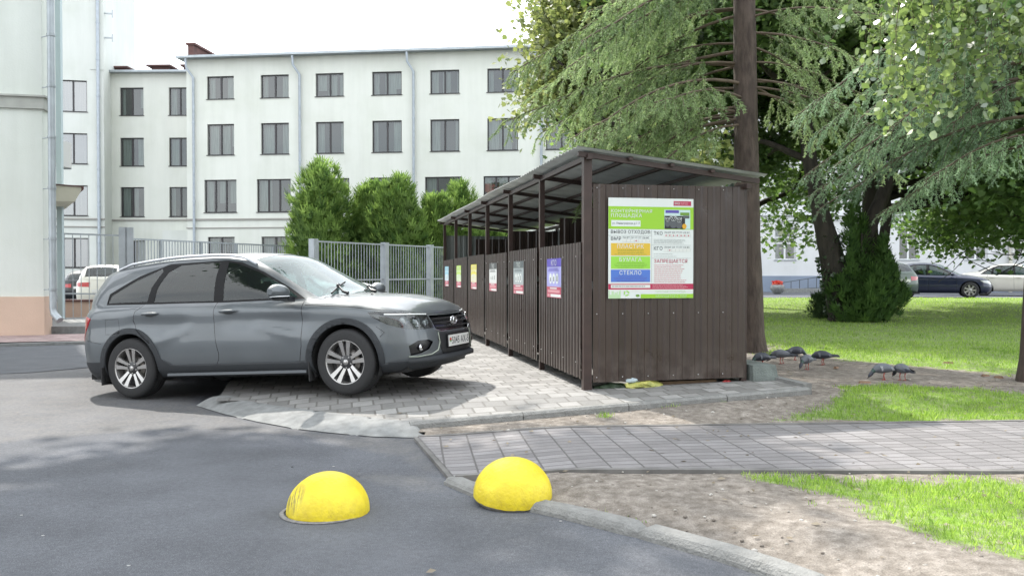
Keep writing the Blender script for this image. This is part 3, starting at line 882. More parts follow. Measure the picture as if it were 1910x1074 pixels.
disc(738, 335, 20, 24, 'yel', 6)
tx('ВЫВОЗ ОТХОДОВ:', 80, 374, 436, 412, 'dark'); rc(441, 372, 444, 858, 'grey')
tx('ВМР', 80, 436, 170, 468, 'dark'); tx('ТКО', 462, 383, 540, 417, 'dark'); tx('КГО', 462, 521, 540, 556, 'dark')
def week(x0, x1, y, marks, step):
    for k, d_ in enumerate(('ПН', 'ВТ', 'СР', 'ЧТ', 'ПТ', 'СБ', 'ВС')):
        xx = x0 + step * k; tx(d_, xx, y, xx + step * .72, y + 17, 'dark')
        rc(xx - 2, y + 22, xx + step - 5, y + 49, 'cream', 2)
        rc(xx + step - 5, y + 22, xx + step - 3, y + 49, 'grey', 2)
        if k in marks: disc(xx + step * .36, y + 36, 6, 6, 'red', 4)
week(185, 430, 435, (3,), 35); week(560, 800, 384, range(7), 34); week(560, 800, 520, (1,), 34)
rc(446, 508, 800, 511, 'grey'); rc(446, 628, 800, 631, 'grey'); rc(57, 424, 441, 427, 'grey')
for y0, c, s, x0, x1 in ((494, 'orange', 'ПЛАСТИК', 135, 372), (614, 'lgreen', 'БУМАГА', 155, 352), (735, 'blue', 'СТЕКЛО', 155, 350)):
    rc(80, y0, 430, y0 + 113, c); tx(s, x0, y0 + 9, x1, y0 + 46, 'cream'); lines(105, 405, y0 + 60, y0 + 102, 4, 'dgreen' if c != 'blue' else 'purple', 3.2, True)
lines(462, 750, 458, 492, 4, 'grey', 4); lines(462, 700, 590, 612, 2, 'grey', 4)
tx('ЗАПРЕЩАЕТСЯ', 465, 638, 766, 678, 'red'); lines(465, 780, 692, 848, 10, 'pink', 5.5)
rc(57, 864, 822, 916, 'red'); rc(80, 873, 430, 902, 'cream', 2); lines(90, 420, 887, 888, 1, 'dark', 6); lines(450, 800, 876, 906, 4, 'pink', 4)
rc(57, 916, 822, 940, 'cream'); 
for i in range(12): rc(60 + i * 9, 990 - rr.uniform(20, 68), 68 + i * 9, 997, 'mint', 2)
for k in range(3):
    a = k * 2 * pi / 3 + .5; yy = -.0045 - .0016
    p = [(218 + 26 * cos(a + b_) * r_, 950 + 26 * sin(a + b_) * r_) for b_, r_ in ((0, .6), (0, 1.1), (1.3, 1.1), (1.7, .85), (1.3, .6))]
    art.add([(fu(x), -.008, fv(y)) for x, y in p], [(4, 3, 2, 1, 0)], KI['lgreen'])
disc(318, 972, 18, 12, 'dgreen', 2)
mb_h = [(57, 997), (340, 997), (340, 985), (300, 975), (230, 985), (150, 990)]
tx('ЧИСТАЯ СТОЛИЦА', 475, 925, 752, 948, 'mint'); rc(345, 958, 822, 996, 'green'); tx('НАЧИНАЕТСЯ С ТЕБЯ', 480, 965, 760, 988, 'mint')
art.build('printed_design', PML, pst); let.build('lettering', PML, pst)

SP = [('blue', 'СТЕКЛО', (.25, .5, .62), (.5, .62, .68), 'pale blue'), ('green', 'БУМАГА', (.40, .60, .1), (.55, .66, .45), 'lime green'), ('yellow', 'ПЛАСТИК', (.62, .56, .06), (.62, .6, .42), 'yellow'),
      ('darkw', 'ТКО', (.06, .065, .07), (.6, .62, .62), 'white and dark grey'), ('greyt', 'ТКО', (.07, .09, .1), (.30, .35, .37), 'dim grey'), ('violet', 'КГО', (.07, .045, .36), (.30, .30, .62), 'violet and lilac')]
ordr = ['violet', 'greyt', 'darkw', 'yellow', 'green', 'blue']
for k, nm in enumerate(ordr):
    e = [q for q in SP if q[0] == nm][0]
    s0 = .76 + 1.9 * k
    lab = {'violet': 'violet and lilac bay sign reading КГО, nearest the shed corner', 'greyt': 'dim grey bay sign reading ТКО between the violet and the white one', 'darkw': 'white bay sign with a dark ТКО heading',
           'yellow': 'yellow bay sign on the shed front', 'green': 'lime green bay sign on the shed front', 'blue': 'pale blue bay sign, farthest along the shed front'}[nm]
    sg = empty('bay_sign', shed.matrix_basis @ Vector((-.058, s0 + .63, .935)), PHI - pi / 2, lab, 'sign', 'signs on the bays of the waste shed')
    h1 = flatmat(nm + 'a', e[2]); h2 = flatmat(nm + 'b', e[3]); ML = [PM['white'], h1, h2, PM['red'], PM['pink'], PM['dark']]
    mb = MB(); mb.box(0, .63, -.003, 0, 0, .44, 0); mb.build('panel', ML, sg)
    a_ = MB()
    def q(x0, x1, z0, z1, mi, l=1): a_.add([(x0, -.003 - .001 * l, z0), (x1, -.003 - .001 * l, z0), (x1, -.003 - .001 * l, z1), (x0, -.003 - .001 * l, z1)], [(0, 1, 2, 3)], mi)
    q(0, .63, .345, .44, 1); q(0.0, .63, .125, .341, 2); q(0, .63, 0, .122, 3); q(.14, .45, .098, .112, 0, 2); q(.04, .58, .056, .088, 4, 2); q(.17, .62, .008, .04, 0, 2); q(.03, .13, .008, .04, 4, 2)
    if nm in ('yellow', 'green', 'blue'): q(0, .63, .25, .30, 1, 2)
    for i in range(3):
        cx = .17 + i * .145; n = 14
        a_.add([(cx + .062 * cos(2 * pi * j / n), -.0052, .215 + .062 * sin(2 * pi * j / n)) for j in range(n)], [tuple(range(n))], 0)
        q(cx - .018, cx + .018, .19, .225 + .01 * i, 1 if nm != 'violet' else 5, 3); q(cx - .03, cx + .03, .185, .192, 1, 3)
    for i in range(3): q(.06 + .02 * i, .55 - .03 * i, .300 + .012 * i, .306 + .012 * i, 1, 2)
    a_.build('printed_design', ML, sg)
    l_ = MB(); put_text(l_, e[1], (0, -.006, 0), (1, 0, 0), (0, 0, 1), .2 if len(e[1]) < 4 else .1, .43 if len(e[1]) < 4 else .53, .36, .425, 0)
    l_.build('lettering', ML, sg)

# ------------------------------------------------------------------ yellow hemispheres
def yellow_mat(name, seed):
    def bld(N, L, b):
        tcn = N.new('ShaderNodeTexCoord').outputs['Object']
        n1 = nnoise(N, L, 9, 6, tcn, .65); n2 = nnoise(N, L, 70, 3, tcn)
        sx = N.new('ShaderNodeSeparateXYZ'); L.new(tcn, sx.inputs[0])
        base = nramp(N, L, n1, [(.3, (.52, .40, .010)), (.6, (.66, .53, .016)), (.8, (.68, .57, .05))])
        # worn, dirty band near the foot
        m1 = N.new('ShaderNodeMath'); m1.operation = 'MULTIPLY_ADD'; L.new(sx.outputs[2], m1.inputs[0]); m1.inputs[1].default_value = -9; m1.inputs[2].default_value = 1.0
        m2 = N.new('ShaderNodeMath'); m2.operation = 'MULTIPLY'; m2.use_clamp = True; L.new(m1.outputs[0], m2.inputs[0]); L.new(nramp(N, L, nnoise(N, L, 26, 6, tcn, .75), [(.46, g1(0)), (.7, g1(.9))]), m2.inputs[1])
        c = nmix(N, L, m2.outputs[0], base, (.42, .31, .035))
        # dark tyre scuff: two noise-broken streaks on the left face
        mp = N.new('ShaderNodeMapping'); mp.inputs['Rotation'].default_value = (0, radians(-38), 0); mp.inputs['Scale'].default_value = (26, 4, 3.2); L.new(tcn, mp.inputs[0])
        st = nramp(N, L, nnoise(N, L, 1.6, 5, mp.outputs[0], .7), [(.42, g1(0)), (.5, g1(1))])
        vm = N.new('ShaderNodeVectorMath'); vm.operation = 'DISTANCE'; L.new(tcn, vm.inputs[0]); vm.inputs[1].default_value = (-.165, -.13, .10)
        mk = nramp(N, L, vm.outputs['Value'], [(.03, g1(1)), (.10, g1(0))])
        mm = N.new('ShaderNodeMath'); mm.operation = 'MULTIPLY'; L.new(st, mm.inputs[0]); L.new(mk, mm.inputs[1])
        mm2 = N.new('ShaderNodeMath'); mm2.operation = 'MULTIPLY'; L.new(mm.outputs[0], mm2.inputs[0]); mm2.inputs[1].default_value = .85 if seed == 1 else .0
        c = nmix(N, L, mm2.outputs[0], c, (.05, .045, .03))
        L.new(c, b.inputs['Base Color']); b.inputs['Roughness'].default_value = .5
        nbump(N, L, b, [(n2, .0025), (n1, .01)], st=.8)
    return attr_ramp_mat(name, bld)
def dome(loc, rot, seed, label):
    t = empty('hemisphere_bollard', loc, 0, label, 'bollard', 'yellow concrete hemispheres by the kerb', rot)
    R_ = .234; rows = []; mb = MB()
    for i in range(25):
        a = (pi / 2) * i / 24; row = []
        for k in range(65):
            th = 2 * pi * (k % 64) / 64
            r = R_ * (1 + .010 * (fnoise(cos(th) * 2 + 5, sin(th) * 2 + a * 2, 2.0, seed) - .5))
            z = r * sin(a)
            if i == 0: z -= .006 + .012 * fnoise(cos(th) * 3, sin(th) * 3, 3, seed + 4)
            row.append((r * cos(a) * cos(th), r * cos(a) * sin(th), z))
        rows.append(row)
    mb.grid(rows, 0)
    mb.v = [(p[0], p[1], p[2] * .92) for p in mb.v]
    mb.build('dome', yellow_mat('yellow paint ' + str(seed), seed), t)
    mb = MB(); mb.lathe([(.0, -.03), (.222, -.03), (.226, .0)], 48); mb.build('base', mat('bare concrete', (.2, .19, .17), .9, var=.3, vscale=20), t)
    return t
dome((-1.05, 4.79, .008), (0, 0, 0), 1, 'yellow concrete hemisphere with a dark scuff, standing flat on the asphalt')
dome((.005, 4.985, .048), (radians(6.5), radians(2), 0), 2, 'tilted yellow concrete hemisphere resting on the end of the kerb')
mb = MB(); mb.lathe([(.22, .0), (.238, .0), (.246, .003), (.238, .006), (.22, .008)], 48, c=(-1.072, 4.772, 0)); tag(mb.build('mortar_ring', mat('mortar', (.17, .165, .16), .9, var=.3, vscale=30, bump=.5)), 'thin grey mortar ring on asphalt around the scuffed yellow hemisphere', 'mortar ring')
# small pale scraps on the asphalt
for (x, y, lab) in [(40, 961, 'small pale stone chip near the left edge of the asphalt, the farther of two'), (80, 999, 'small pale stone chip near the left edge of the asphalt, the nearer of two'), (240, 1055, 'small pale stone chip at the very bottom of the view'), (622, 870, 'tiny pale stone chip just behind the scuffed yellow hemisphere'), (1046, 972, 'small pale stone chip in front of the kerb, right of the tilted hemisphere'), (545, 871, 'tiny dark crumb of asphalt left behind the scuffed hemisphere')]:
    p = G(x, y); mb = MB(); r = .007
    mb.sphere((0, 0, r * .15), r, 7, 4, 0, (1.4, .8, .35))
    tag(mb.build('stone_chip', mat('chip', (.36, .36, .35), .8) if x != 545 else mat('chip2', (.03, .03, .03), .8), None, (p.x, p.y, .002)), lab, 'stone chip', 'stone chips on the asphalt')
# ------------------------------------------------------------------ buildings
WALLM = mat('cream render', (.56, .56, .52), .9, var=.06, vscale=.35, world=True, bump=.25, bscale=25, detail=8)
WALL2 = mat('pale render', (.54, .55, .52), .9, var=.07, vscale=.4, world=True, bump=.25, bscale=25, detail=8)
WALLW = mat('white render', (.55, .56, .60), .9, var=.05, vscale=.4, world=True, bump=.2, bscale=25, detail=8)
PEACH = mat('peach plinth', (.58, .43, .34), .9, var=.08, vscale=1.2, world=True, bump=.3, bscale=60)
BLUEP = mat('blue grey plinth', (.20, .24, .31), .9, var=.1, vscale=1, world=True)
FRD = mat('dark frame', (.022, .02, .022), .45)
FRW = mat('white frame', (.62, .63, .64), .5)
GLS = glassmat('window glass', (.5, .57, .55), .9, .01, 1.5)
GLM = glassmat('mirror glass', (.3, .33, .34), .4, .01, 3.2)
CURT = mat('curtain', (.6, .62, .6), .9, var=.3, vscale=3, stretch=(8, 8, .3))
ROOM = mat('room', (.16, .17, .17), .9)
METALS = mat('galvanised', (.33, .36, .38), .45, metal=.5, var=.12, vscale=3)
PIPEB = mat('pipe paint', (.34, .38, .42), .5, metal=.3, var=.1)
BRICKR = mat('chimney brick', (.10, .05, .045), .9, var=.3, vscale=2)
def _wall(N, L, b, col, s1):
    g = N.new('ShaderNodeNewGeometry').outputs['Position']; mp = N.new('ShaderNodeMapping'); mp.inputs['Scale'].default_value = (1.6, 1.6, .12); L.new(g, mp.inputs[0])
    st = nnoise(N, L, s1, 7, mp.outputs[0], .65); bl = nnoise(N, L, .45, 6, g, .6); fi = nnoise(N, L, 30, 4, g)
    c = nmix(N, L, 1, col, nramp(N, L, st, [(.35, g1(.955)), (.6, g1(1.01))]), 'MULTIPLY')
    c = nmix(N, L, .8, c, nramp(N, L, bl, [(.3, (.90, .91, .88)), (.55, g1(1.0)), (.75, (1.03, 1.02, 1.02))]), 'MULTIPLY')
    L.new(c, b.inputs['Base Color']); b.inputs['Roughness'].default_value = .92; nbump(N, L, b, [(fi, .006)], st=.5)
WALLM = attr_ramp_mat('weathered cream render', lambda N, L, b: _wall(N, L, b, (.56, .575, .53), 1.3))
WALL2 = attr_ramp_mat('weathered pale render', lambda N, L, b: _wall(N, L, b, (.55, .57, .54), 1.1))
WALLG = attr_ramp_mat('weathered greenish render', lambda N, L, b: _wall(N, L, b, (.62, .65, .61), 1.9))
WALLW = attr_ramp_mat('weathered white render', lambda N, L, b: _wall(N, L, b, (.58, .585, .60), 1.2))
def building(name, O, U, label, cat='building', length=10, z0=0.0, z1=10, deep=10, wallm=WALLM, wins=(), side=(True, True), reveal=.16, rooms=True):
    """wins: (u0,u1,za,zb,style). local x along the front, local y into the building"""
    ang = atan2(U[1], U[0])
    root = empty(name, (O[0], O[1], 0), ang, label, cat)
    us = sorted(set([0, length] + [q for w_ in wins for q in w_[:2]])); zs = sorted(set([z0, z1] + [q for w_ in wins for q in w_[2:4]]))
    mb = MB()
    for i in range(len(us) - 1):
        for k in range(len(zs) - 1):
            cu, cz = (us[i] + us[i + 1]) / 2, (zs[k] + zs[k + 1]) / 2
            if any(w_[0] < cu < w_[1] and w_[2] < cz < w_[3] for w_ in wins): continue
            mb.add([(us[i], 0, zs[k]), (us[i + 1], 0, zs[k]), (us[i + 1], 0, zs[k + 1]), (us[i], 0, zs[k + 1])], [(0, 1, 2, 3)])
    for (a, b, c, d_, st) in [w_[:5] for w_ in wins]:
        r = reveal + .06
        mb.add([(a, 0, c), (a, r, c), (a, r, d_), (a, 0, d_)], [(0, 1, 2, 3)][::1]); mb.add([(b, 0, c), (b, 0, d_), (b, r, d_), (b, r, c)], [(0, 1, 2, 3)])
        mb.add([(a, 0, d_), (a, r, d_), (b, r, d_), (b, 0, d_)], [(0, 1, 2, 3)]); mb.add([(a, 0, c), (b, 0, c), (b, r, c), (a, r, c)], [(0, 1, 2, 3)])
        mb.add([(a - .3, 1.6, c - .3), (b + .3, 1.6, c - .3), (b + .3, 1.6, d_ + .3), (a - .3, 1.6, d_ + .3)], [(0, 1, 2, 3)], 1)
        for (p, q) in (((a - .3), (a - .3)), ((b + .3), (b + .3))): mb.add([(p, r, c - .3), (p, 1.6, c - .3), (p, 1.6, d_ + .3), (p, r, d_ + .3)], [(0, 1, 2, 3)], 1)
        for z in (c - .3, d_ + .3): mb.add([(a - .3, r, z), (b + .3, r, z), (b + .3, 1.6, z), (a - .3, 1.6, z)], [(0, 1, 2, 3)], 1)
    mb.add([(0, 0, z0), (0, deep, z0), (0, deep, z1), (0, 0, z1)], [(3, 2, 1, 0)]); mb.add([(length, 0, z0), (length, deep, z0), (length, deep, z1), (length, 0, z1)], [(0, 1, 2, 3)])
    mb.add([(0, deep, z0), (length, deep, z0), (length, deep, z1), (0, deep, z1)], [(3, 2, 1, 0)]); mb.add([(0, 0, z1), (length, 0, z1), (length, deep, z1), (0, deep, z1)], [(0, 1, 2, 3)])
    mb.build('wall', [wallm, ROOM], root)
    for w_ in wins: window(root, *w_, reveal=reveal)
    return root
def window(root, a, b, c, d_, st, reveal=.16):
    fm = FRW if st.startswith('w') else FRD
    y = reveal; fw = .06; mb = MB()
    mb.box(a, b, y - .03, y + .04, d_ - fw, d_); mb.box(a, b, y - .03, y + .04, c, c + fw)
    mb.box(a, a + fw, y - .03, y + .04, c + fw, d_ - fw); mb.box(b - fw, b, y - .03, y + .04, c + fw, d_ - fw)
    if '3' in st: ms = [a + (b - a) * .33, a + (b - a) * .66]
    elif 'c' in st or '2' in st: ms = [a + (b - a) * (.5 if 'e' not in st else .56)]
    else: ms = []
    for m_ in ms: mb.box(m_ - .05, m_ + .05, y - .032, y + .035, c + fw, d_ - fw)
    if 'c' in st:
        for t in (.52, .70): mb.box(a + fw, b - fw, y - .034, y + .03, c + (d_ - c) * t - .035, c + (d_ - c) * t + .035)
    if 'h' in st: mb.box(a + fw, b - fw, y - .034, y + .03, c + (d_ - c) * .68 - .03, c + (d_ - c) * .68 + .03)
    f = mb.build('window', fm, root)
    mb = MB(); mb.poly([(a + fw, y + .005, c + fw), (b - fw, y + .005, c + fw), (b - fw, y + .005, d_ - fw), (a + fw, y + .005, d_ - fw)])
    mb.build('pane', GLM if 'm' in st else GLS, f)
    mb = MB(); mb.box(a - .05, b + .05, -.05, y - .031, c - .03, c + .006); mb.build('sill', METALS if 'w' in st else FRD, f)
    # curtains hanging inside
    r = hsh('cur', round(a, 2), round(c, 2)); mb = MB()
    parts = [(a + .05, a + (b - a) * r.uniform(.14, .42)), (b - (b - a) * r.uniform(.06, .36), b - .05)]
    if r.random() < .18: parts.append((a + (b - a) * .4, a + (b - a) * r.uniform(.6, .9)))
    for (p, q) in parts:
        n = max(4, int((q - p) / .08)); zb = c + .05 if r.random() < .8 else c + (d_ - c) * .3
        top = [(p + (q - p) * k / n, y + .22 + .03 * (k % 2), d_ - .05) for k in range(n + 1)]
        mb.grid([[(x, yy, zb) for x, yy, z in top], top], 0, True)
    mb.build('curtain', CURT, f)
def on_line(px, A, U):
    """distance along the wall line from A (2D) in direction U where pixel column px meets it"""
    r = (px - 955) / FPX
    # (Ax+Ux t) = r*(Ay+Uy t)
    return (r * A[1] - A[0]) / (U[0] - r * U[1])
def zpx(py, Y): return CAMH + (512 - py) / FPX * Y

# main four-storey building
A = Vector(((350 - 955) / FPX * 52, 52)); U = Vector((17.4, -2)).normalized()
cols_ = [(388, 438), (488, 540), (590, 642), (695, 750), (803, 857), (909, 966)]
cols3 = [(382, 442), (480, 543), (588, 652), (691, 757), (793, 862), (902, 972)]
wins = []
def cv(a, b): return on_line(a, A, U), on_line(b, A, U)
CU = [cv(*c) for c in cols_]; CU3 = [cv(*c) for c in cols3]
st_ = (CU[5][0] - CU[0][0]) / 5
for k in range(1, 5):
    CU.append((CU[5][0] + st_ * k, CU[5][1] + st_ * k)); CU3.append((CU3[5][0] + st_ * k, CU3[5][1] + st_ * k))
for a, b in CU:
    wins += [(a, b, 12.08, 13.48, 'd2'), (a, b, 8.66, 10.56, 'd2'), (a, b, 1.7, 3.66, 'd2')]
for a, b in CU3: wins.append((a, b, 5.15, 7.16, 'd3'))
LM = on_line(1400, A, U)
main = building('apartment_building', A, U, 'long cream four storey building with dark framed windows behind the fence', length=LM, z0=-.2, z1=14.55, deep=11, wins=wins)
mb = MB(); mb.box(-.45, LM, -.45, 11.4, 14.55, 14.68); mb.build('roof_eave', METALS, main)
mb = MB(); mb.bar((-.4, -.5, 14.6), (LM, -.5, 14.6), .16, .14); mb.build('gutter', METALS, main)
mb = MB(); mb.box(-.06, LM, -.07, 0, 4.68, 4.78); mb.box(-.04, LM, -.05, 0, 4.18, 4.24); mb.build('belt_course', mat('belt', (.26, .25, .23), .8), main)
def downpipe(root, u, z0, z1, r=.075, off=-.16, kink=True):
    mb = MB(); pts = [(u, off, z0)]
    if kink: pts += [(u, off, z1 - 1.1), (u - .32, off - .25, z1 - .55), (u - .34, off - .3, z1)]
    else: pts += [(u, off, z1)]
    mb.tube(pts, r, 10); 
    z = z0 + 1
    while z < z1 - 1.5: mb.tube([(u, off, z), (u, off, z + .08)], r * 1.25, 10); z += 2.4
    return mb.build('downpipe', PIPEB, root)
for px in (365, 562, 773): downpipe(main, on_line(px, A, U), 0, 14.5)
downpipe(main, on_line(1010, A, U), 0, 14.5)
mb = MB(); mb.box(.0, .35, .2, 4.5, 14.68, 15.5); mb.box(-.1, .5, .1, 4.6, 15.5, 15.62); mb.build('parapet', [BRICKR], main)
mb = MB(); mb.box(1.2, 2.6, 3, 4.2, 14.68, 15.35); mb.box(1.1, 2.7, 2.9, 4.3, 15.35, 15.45); mb.build('chimney', BRICKR, main)
mb = MB()
for z in (15.1, 15.5): mb.bar((9, .3, z), (LM, .3, z), .03)
u = 9
while u < LM: mb.bar((u, .3, 14.68), (u, .3, 15.5), .03); u += 2.0
mb.build('roof_railing', METALS, main)

# recessed wing
A2 = Vector(((196 - 955) / FPX * 57.5, 57.5)); U2 = Vector((1, -.02)).normalized()
L2 = on_line(353, A2, U2)
wins = []
for a, b in ((226, 270), (317, 358)):
    a, b = on_line(a, A2, U2), on_line(b, A2, U2); b = min(b, L2 + .4)
    if b > L2 - .05: L2 = b + .3
    wins += [(a, b, 12.15, 14.05, 'd2'), (a, b, 8.72, 10.65, 'd2'), (a, b, 5.28, 7.3, 'd2'), (a, b, 1.8, 3.66, 'd2')]
wing = building('building_wing', A2, U2, 'low recessed cream wing between the tall block and the long building', length=L2, z0=-.2, z1=15.0, deep=8, wallm=WALLM, wins=wins)
mb = MB(); mb.box(-.1, L2, -.5, 8, 15.0, 15.14); mb.build('roof_eave', METALS, wing)
mb = MB(); mb.box(-.0, L2, -.08, 0, 5.0, 5.1); mb.build('belt_course', MATS['belt'], wing)
for px, w2, h2 in ((211, .75, .45), (289, .85, .55), (341, .4, .55)):
    u = on_line(px, A2, U2); mb = MB(); mb.box(u - w2 * .7, u + w2 * .7, 1, 2.2, 15.14, 15.14 + h2); mb.box(u - w2, u + w2, .7, 2.5, 15.14 + h2, 15.24 + h2); mb.build('chimney', BRICKR, wing)
downpipe(wing, on_line(203, A2, U2), 0, 14.9)
mb = MB(); u0, u1 = on_line(318, A2, U2), on_line(349, A2, U2); mb.box(u0, L2, -1.2, 0, -.2, 4.3); mb.build('porch', WALL2, wing)

# tall block on the left
U3 = Vector((.979, .203)); A3 = Vector(((20 - 955) / FPX * 54.5, 54.5)); L3 = on_line(196, A3, U3)
wins = []
for a, b in ((30, 84), (112, 165)):
    a, b = on_line(a, A3, U3), on_line(b, A3, U3)
    wins += [(a, b, 12.0, 14.05, 'd2m'), (a, b, 8.6, 10.6, 'd2m'), (a, b, 5.2, 7.2, 'd2m'), (a, b, 1.8, 3.75, 'd2m')]
tall = building('tall_block', A3, U3, 'taller pale block with sky reflecting windows behind the left downpipe', length=L3, z0=-.2, z1=24, deep=9, wallm=WALL2, wins=wins)
mb = MB(); mb.box(0, L3 + .03, -.08, 0, 4.95, 5.05); mb.box(0, L3 + .03, -.06, 0, 4.45, 4.52); mb.build('belt_course', MATS['belt'], tall)
downpipe(tall, on_line(187, A3, U3), 0, 23.9, .1, kink=False)
mb = MB(); u = on_line(172, A3, U3); mb.box(u, L3 + .035, -.05, .0, 14.8, 24); mb.build('corner_strip', WALL2, tall)
for z in (17.0, 18.6):
    mb = MB(); mb.bar((L3, .3, z), (L3 + .5, .3, z), .08); mb.bar((L3 + .5, .3, z - .25), (L3 + .5, .3, z + .25), .06); mb.build('wall_bracket', METALS, tall)

# near building on the left with peach plinth
C = G(82, 627); Uc = Vector((.979, .203)); O = Vector((C.x, C.y)) - Uc * 14
near = building('corner_building', O, Uc, 'near pale green grey building with a peach plinth at the left edge', length=14, z0=.86, z1=10.5, deep=.5, wallm=WALLG, wins=[])
mb = MB(); mb.box(0, 14.03, -.06, .45, -.02, .87); mb.build('plinth', PEACH, near)
mb = MB(); mb.box(0, 14.05, -.05, .4, 4.95, 5.2); mb.box(0, 14.09, -.09, .4, 5.2, 5.24); mb.build('cornice', mat('cornice grey', (.36, .37, .34), .8, var=.1, world=True), near)
ang = atan2(.203, .979)
sd = Matrix.Rotation(-ang, 4, 'Z') @ Vector((-.49, .872, 0))
mb = MB(); p0 = Vector((14, .02, 0)); p1 = p0 + sd * 9
for z0, z1, m_ in ((.86, 10.5, 0), (-.02, .86, 1)):
    mb.add([(p0.x, p0.y, z0), (p1.x, p1.y, z0), (p1.x, p1.y, z1), (p0.x, p0.y, z1)], [(0, 1, 2, 3)], m_)
mb.add([(0, .4, -.02), (0, 9, -.02), (0, 9, 10.5), (0, .4, 10.5)], [(3, 2, 1, 0)]); mb.add([(0, 9, -.02), (p1.x, p1.y, -.02), (p1.x, p1.y, 10.5), (0, 9, 10.5)], [(3, 2, 1, 0)])
mb.add([(0, 0, 10.5), (p0.x, p0.y, 10.5), (p1.x, p1.y, 10.5), (0, 9, 10.5)], [(0, 1, 2, 3)])
mb.build('side_wall', [WALLG, PEACH], near)
# canopy on the side
t = MB(); a = P(80, 345, 19.6); M_ = Matrix.Rotation(0, 4, 'Z')
x0, x1 = a.x - .3, P(155, 350, 19.6).x
sk = -1.45
for (ya, yb, k) in ((19.5, 21.8, 0),):
    v = [(x0, ya, 3.04), (x1 - .14, ya, 3.04), (x1, ya, 3.28), (x1 + .02, ya, 3.36), (x0, ya, 3.47), (x0 + sk, yb, 3.04), (x1 - .14 + sk, yb, 3.04), (x1 + sk, yb, 3.28), (x1 + .02 + sk, yb, 3.36), (x0 + sk, yb, 3.47)]
    t.add(v, [(0, 1, 2, 3, 4), (9, 8, 7, 6, 5), (0, 5, 6, 1), (1, 6, 7, 2), (2, 7, 8, 3), (3, 8, 9, 4), (4, 9, 5, 0)])
    t.bar((x0, ya - .01, 3.485), (x1 + .05, ya - .01, 3.375), .03, .03, 1); t.bar((x1 + .04, ya, 3.35), (x1 + .04 + sk, yb, 3.35), .05, .07, 1)
cn = t.build('canopy', [mat('canopy cream', (.50, .48, .40), .8, var=.06), BRICKR]); cn.parent = near; cn.matrix_parent_inverse = near.matrix_basis.inverted()
# near downpipe with outlet shoe
def wmesh(mb, name, m, parent): 
    o = mb.build(name, m); o.parent = parent; o.matrix_parent_inverse = parent.matrix_basis.inverted(); return o
mb = MB(); p = P(99, 560, 18.3); x = p.x
mb.tube([(x, 18.3, 9.5), (x, 18.3, .62), (x + .03, 18.28, .5), (x + .2, 18.2, .36)], .075, 14)
for z in (1.0, 2.1, 3.2, 4.3, 5.4, 6.5, 7.4): mb.tube([(x, 18.3, z), (x, 18.3, z + .05)], .088, 14); mb.bar((x, 18.3, z + .02), (x - .3, 18.45, z + .02), .02)
wmesh(mb, 'downpipe', METALS, near)
mb = MB(); x = P(110, 400, 21.0).x; mb.box(x - .06, x + .07, 21.0, 21.1, .25, 9); wmesh(mb, 'cable_duct', mat('duct', (.42, .5, .52), .5), near)
# air conditioner unit on the side wall
ac = empty('air_conditioner', P(110, 292, 23), 0, 'white outdoor air conditioner unit mounted beside the left downpipe', 'air conditioner')
mb = MB(); mb.box(-.12, .16, -.35, .35, -.28, .42); mb.build('housing', mat('ac white', (.5, .5, .48), .5), ac)
mb = MB()
for i in range(10): mb.box(-.1, .14, -.365, -.352, -.2 + i * .06, -.17 + i * .06)
mb.build('grille', METALS, ac)
mb = MB(); mb.bar((-.3, -.3, -.3), (.18, -.3, -.3), .03); mb.bar((-.3, .3, -.3), (.18, .3, -.3), .03); mb.build('bracket', METALS, ac)

# white building on the right
A5 = Vector(((1400 - 955) / FPX * 46, 46)); U5 = Vector((1, -.03)).normalized()
wins = []
for i, (a, b) in enumerate([(1445, 1484), (1677, 1713), (1800, 1842), (1925, 1965), (2050, 2090)]):
    a, b = on_line(a, A5, U5), on_line(b, A5, U5)
    wins += [(a, b, 2.15, 3.9, 'wc' if i == 0 else 'w2h' if i > 1 else 'w2'), (a, b, 6.0, 8.1, 'w2h'), (a, b, 9.6, 11.7, 'w2h')]
a = on_line(1560, A5, U5); wins += [(a, a + 1.2, 6.0, 8.1, 'w2h'), (a, a + 1.2, 9.6, 11.7, 'w2h')]
rightb = building('white_building', A5, U5, 'white building with blue grey plinth behind the lawn on the right', length=28, z0=.3, z1=13.5, deep=12, wallm=WALLW, wins=wins)
mb = MB(); mb.box(-.04, 28, -.09, 0, .3, 1.28); mb.build('plinth', BLUEP, rightb)
mb = MB(); mb.box(-.02, 28, -.14, 0, 4.55, 4.75); mb.box(-.02, 28, -.08, 0, 4.3, 4.36); mb.box(-.3, 28.3, -.5, .1, 13.3, 13.55); mb.build('belt_course', mat('white trim', (.6, .61, .64), .8), rightb)
mb = MB(); u = on_line(1882, A5, U5); mb.tube([(u, -.15, .4), (u, -.15, 13.3)], .09, 10); mb.build('downpipe', mat('cream pipe', (.5, .48, .42), .5), rightb)
for k, (px, py) in enumerate(((1900, 440), (1903, 462))):
    t = empty('air_conditioner', P(px, py, 45.2), 0, ('upper' if k == 0 else 'lower') + ' outdoor air conditioner on the white wall at the right edge', 'air conditioner', 'air conditioners on the white wall')
    mb = MB(); mb.box(-.4, .4, 0, .3, -.28, .28); mb.build('housing', MATS['ac white'], t)
    mb = MB(); mb.lathe([(.0, -.01), (.22, -.02), (.24, .0)], 20, 'y', (-.08, -.002, 0)); mb.build('fan_grille', mat('fan dark', (.1, .1, .1), .5), t)
mb = MB()
for u in (on_line(1650, A5, U5) + k * 2.6 for k in range(4)):
    for j in range(7): mb.box(u + j * .22, u + j * .22 + .1, -.1, -.092, .95, 1.35)
mb.build('basement_grating', METALS, rightb)
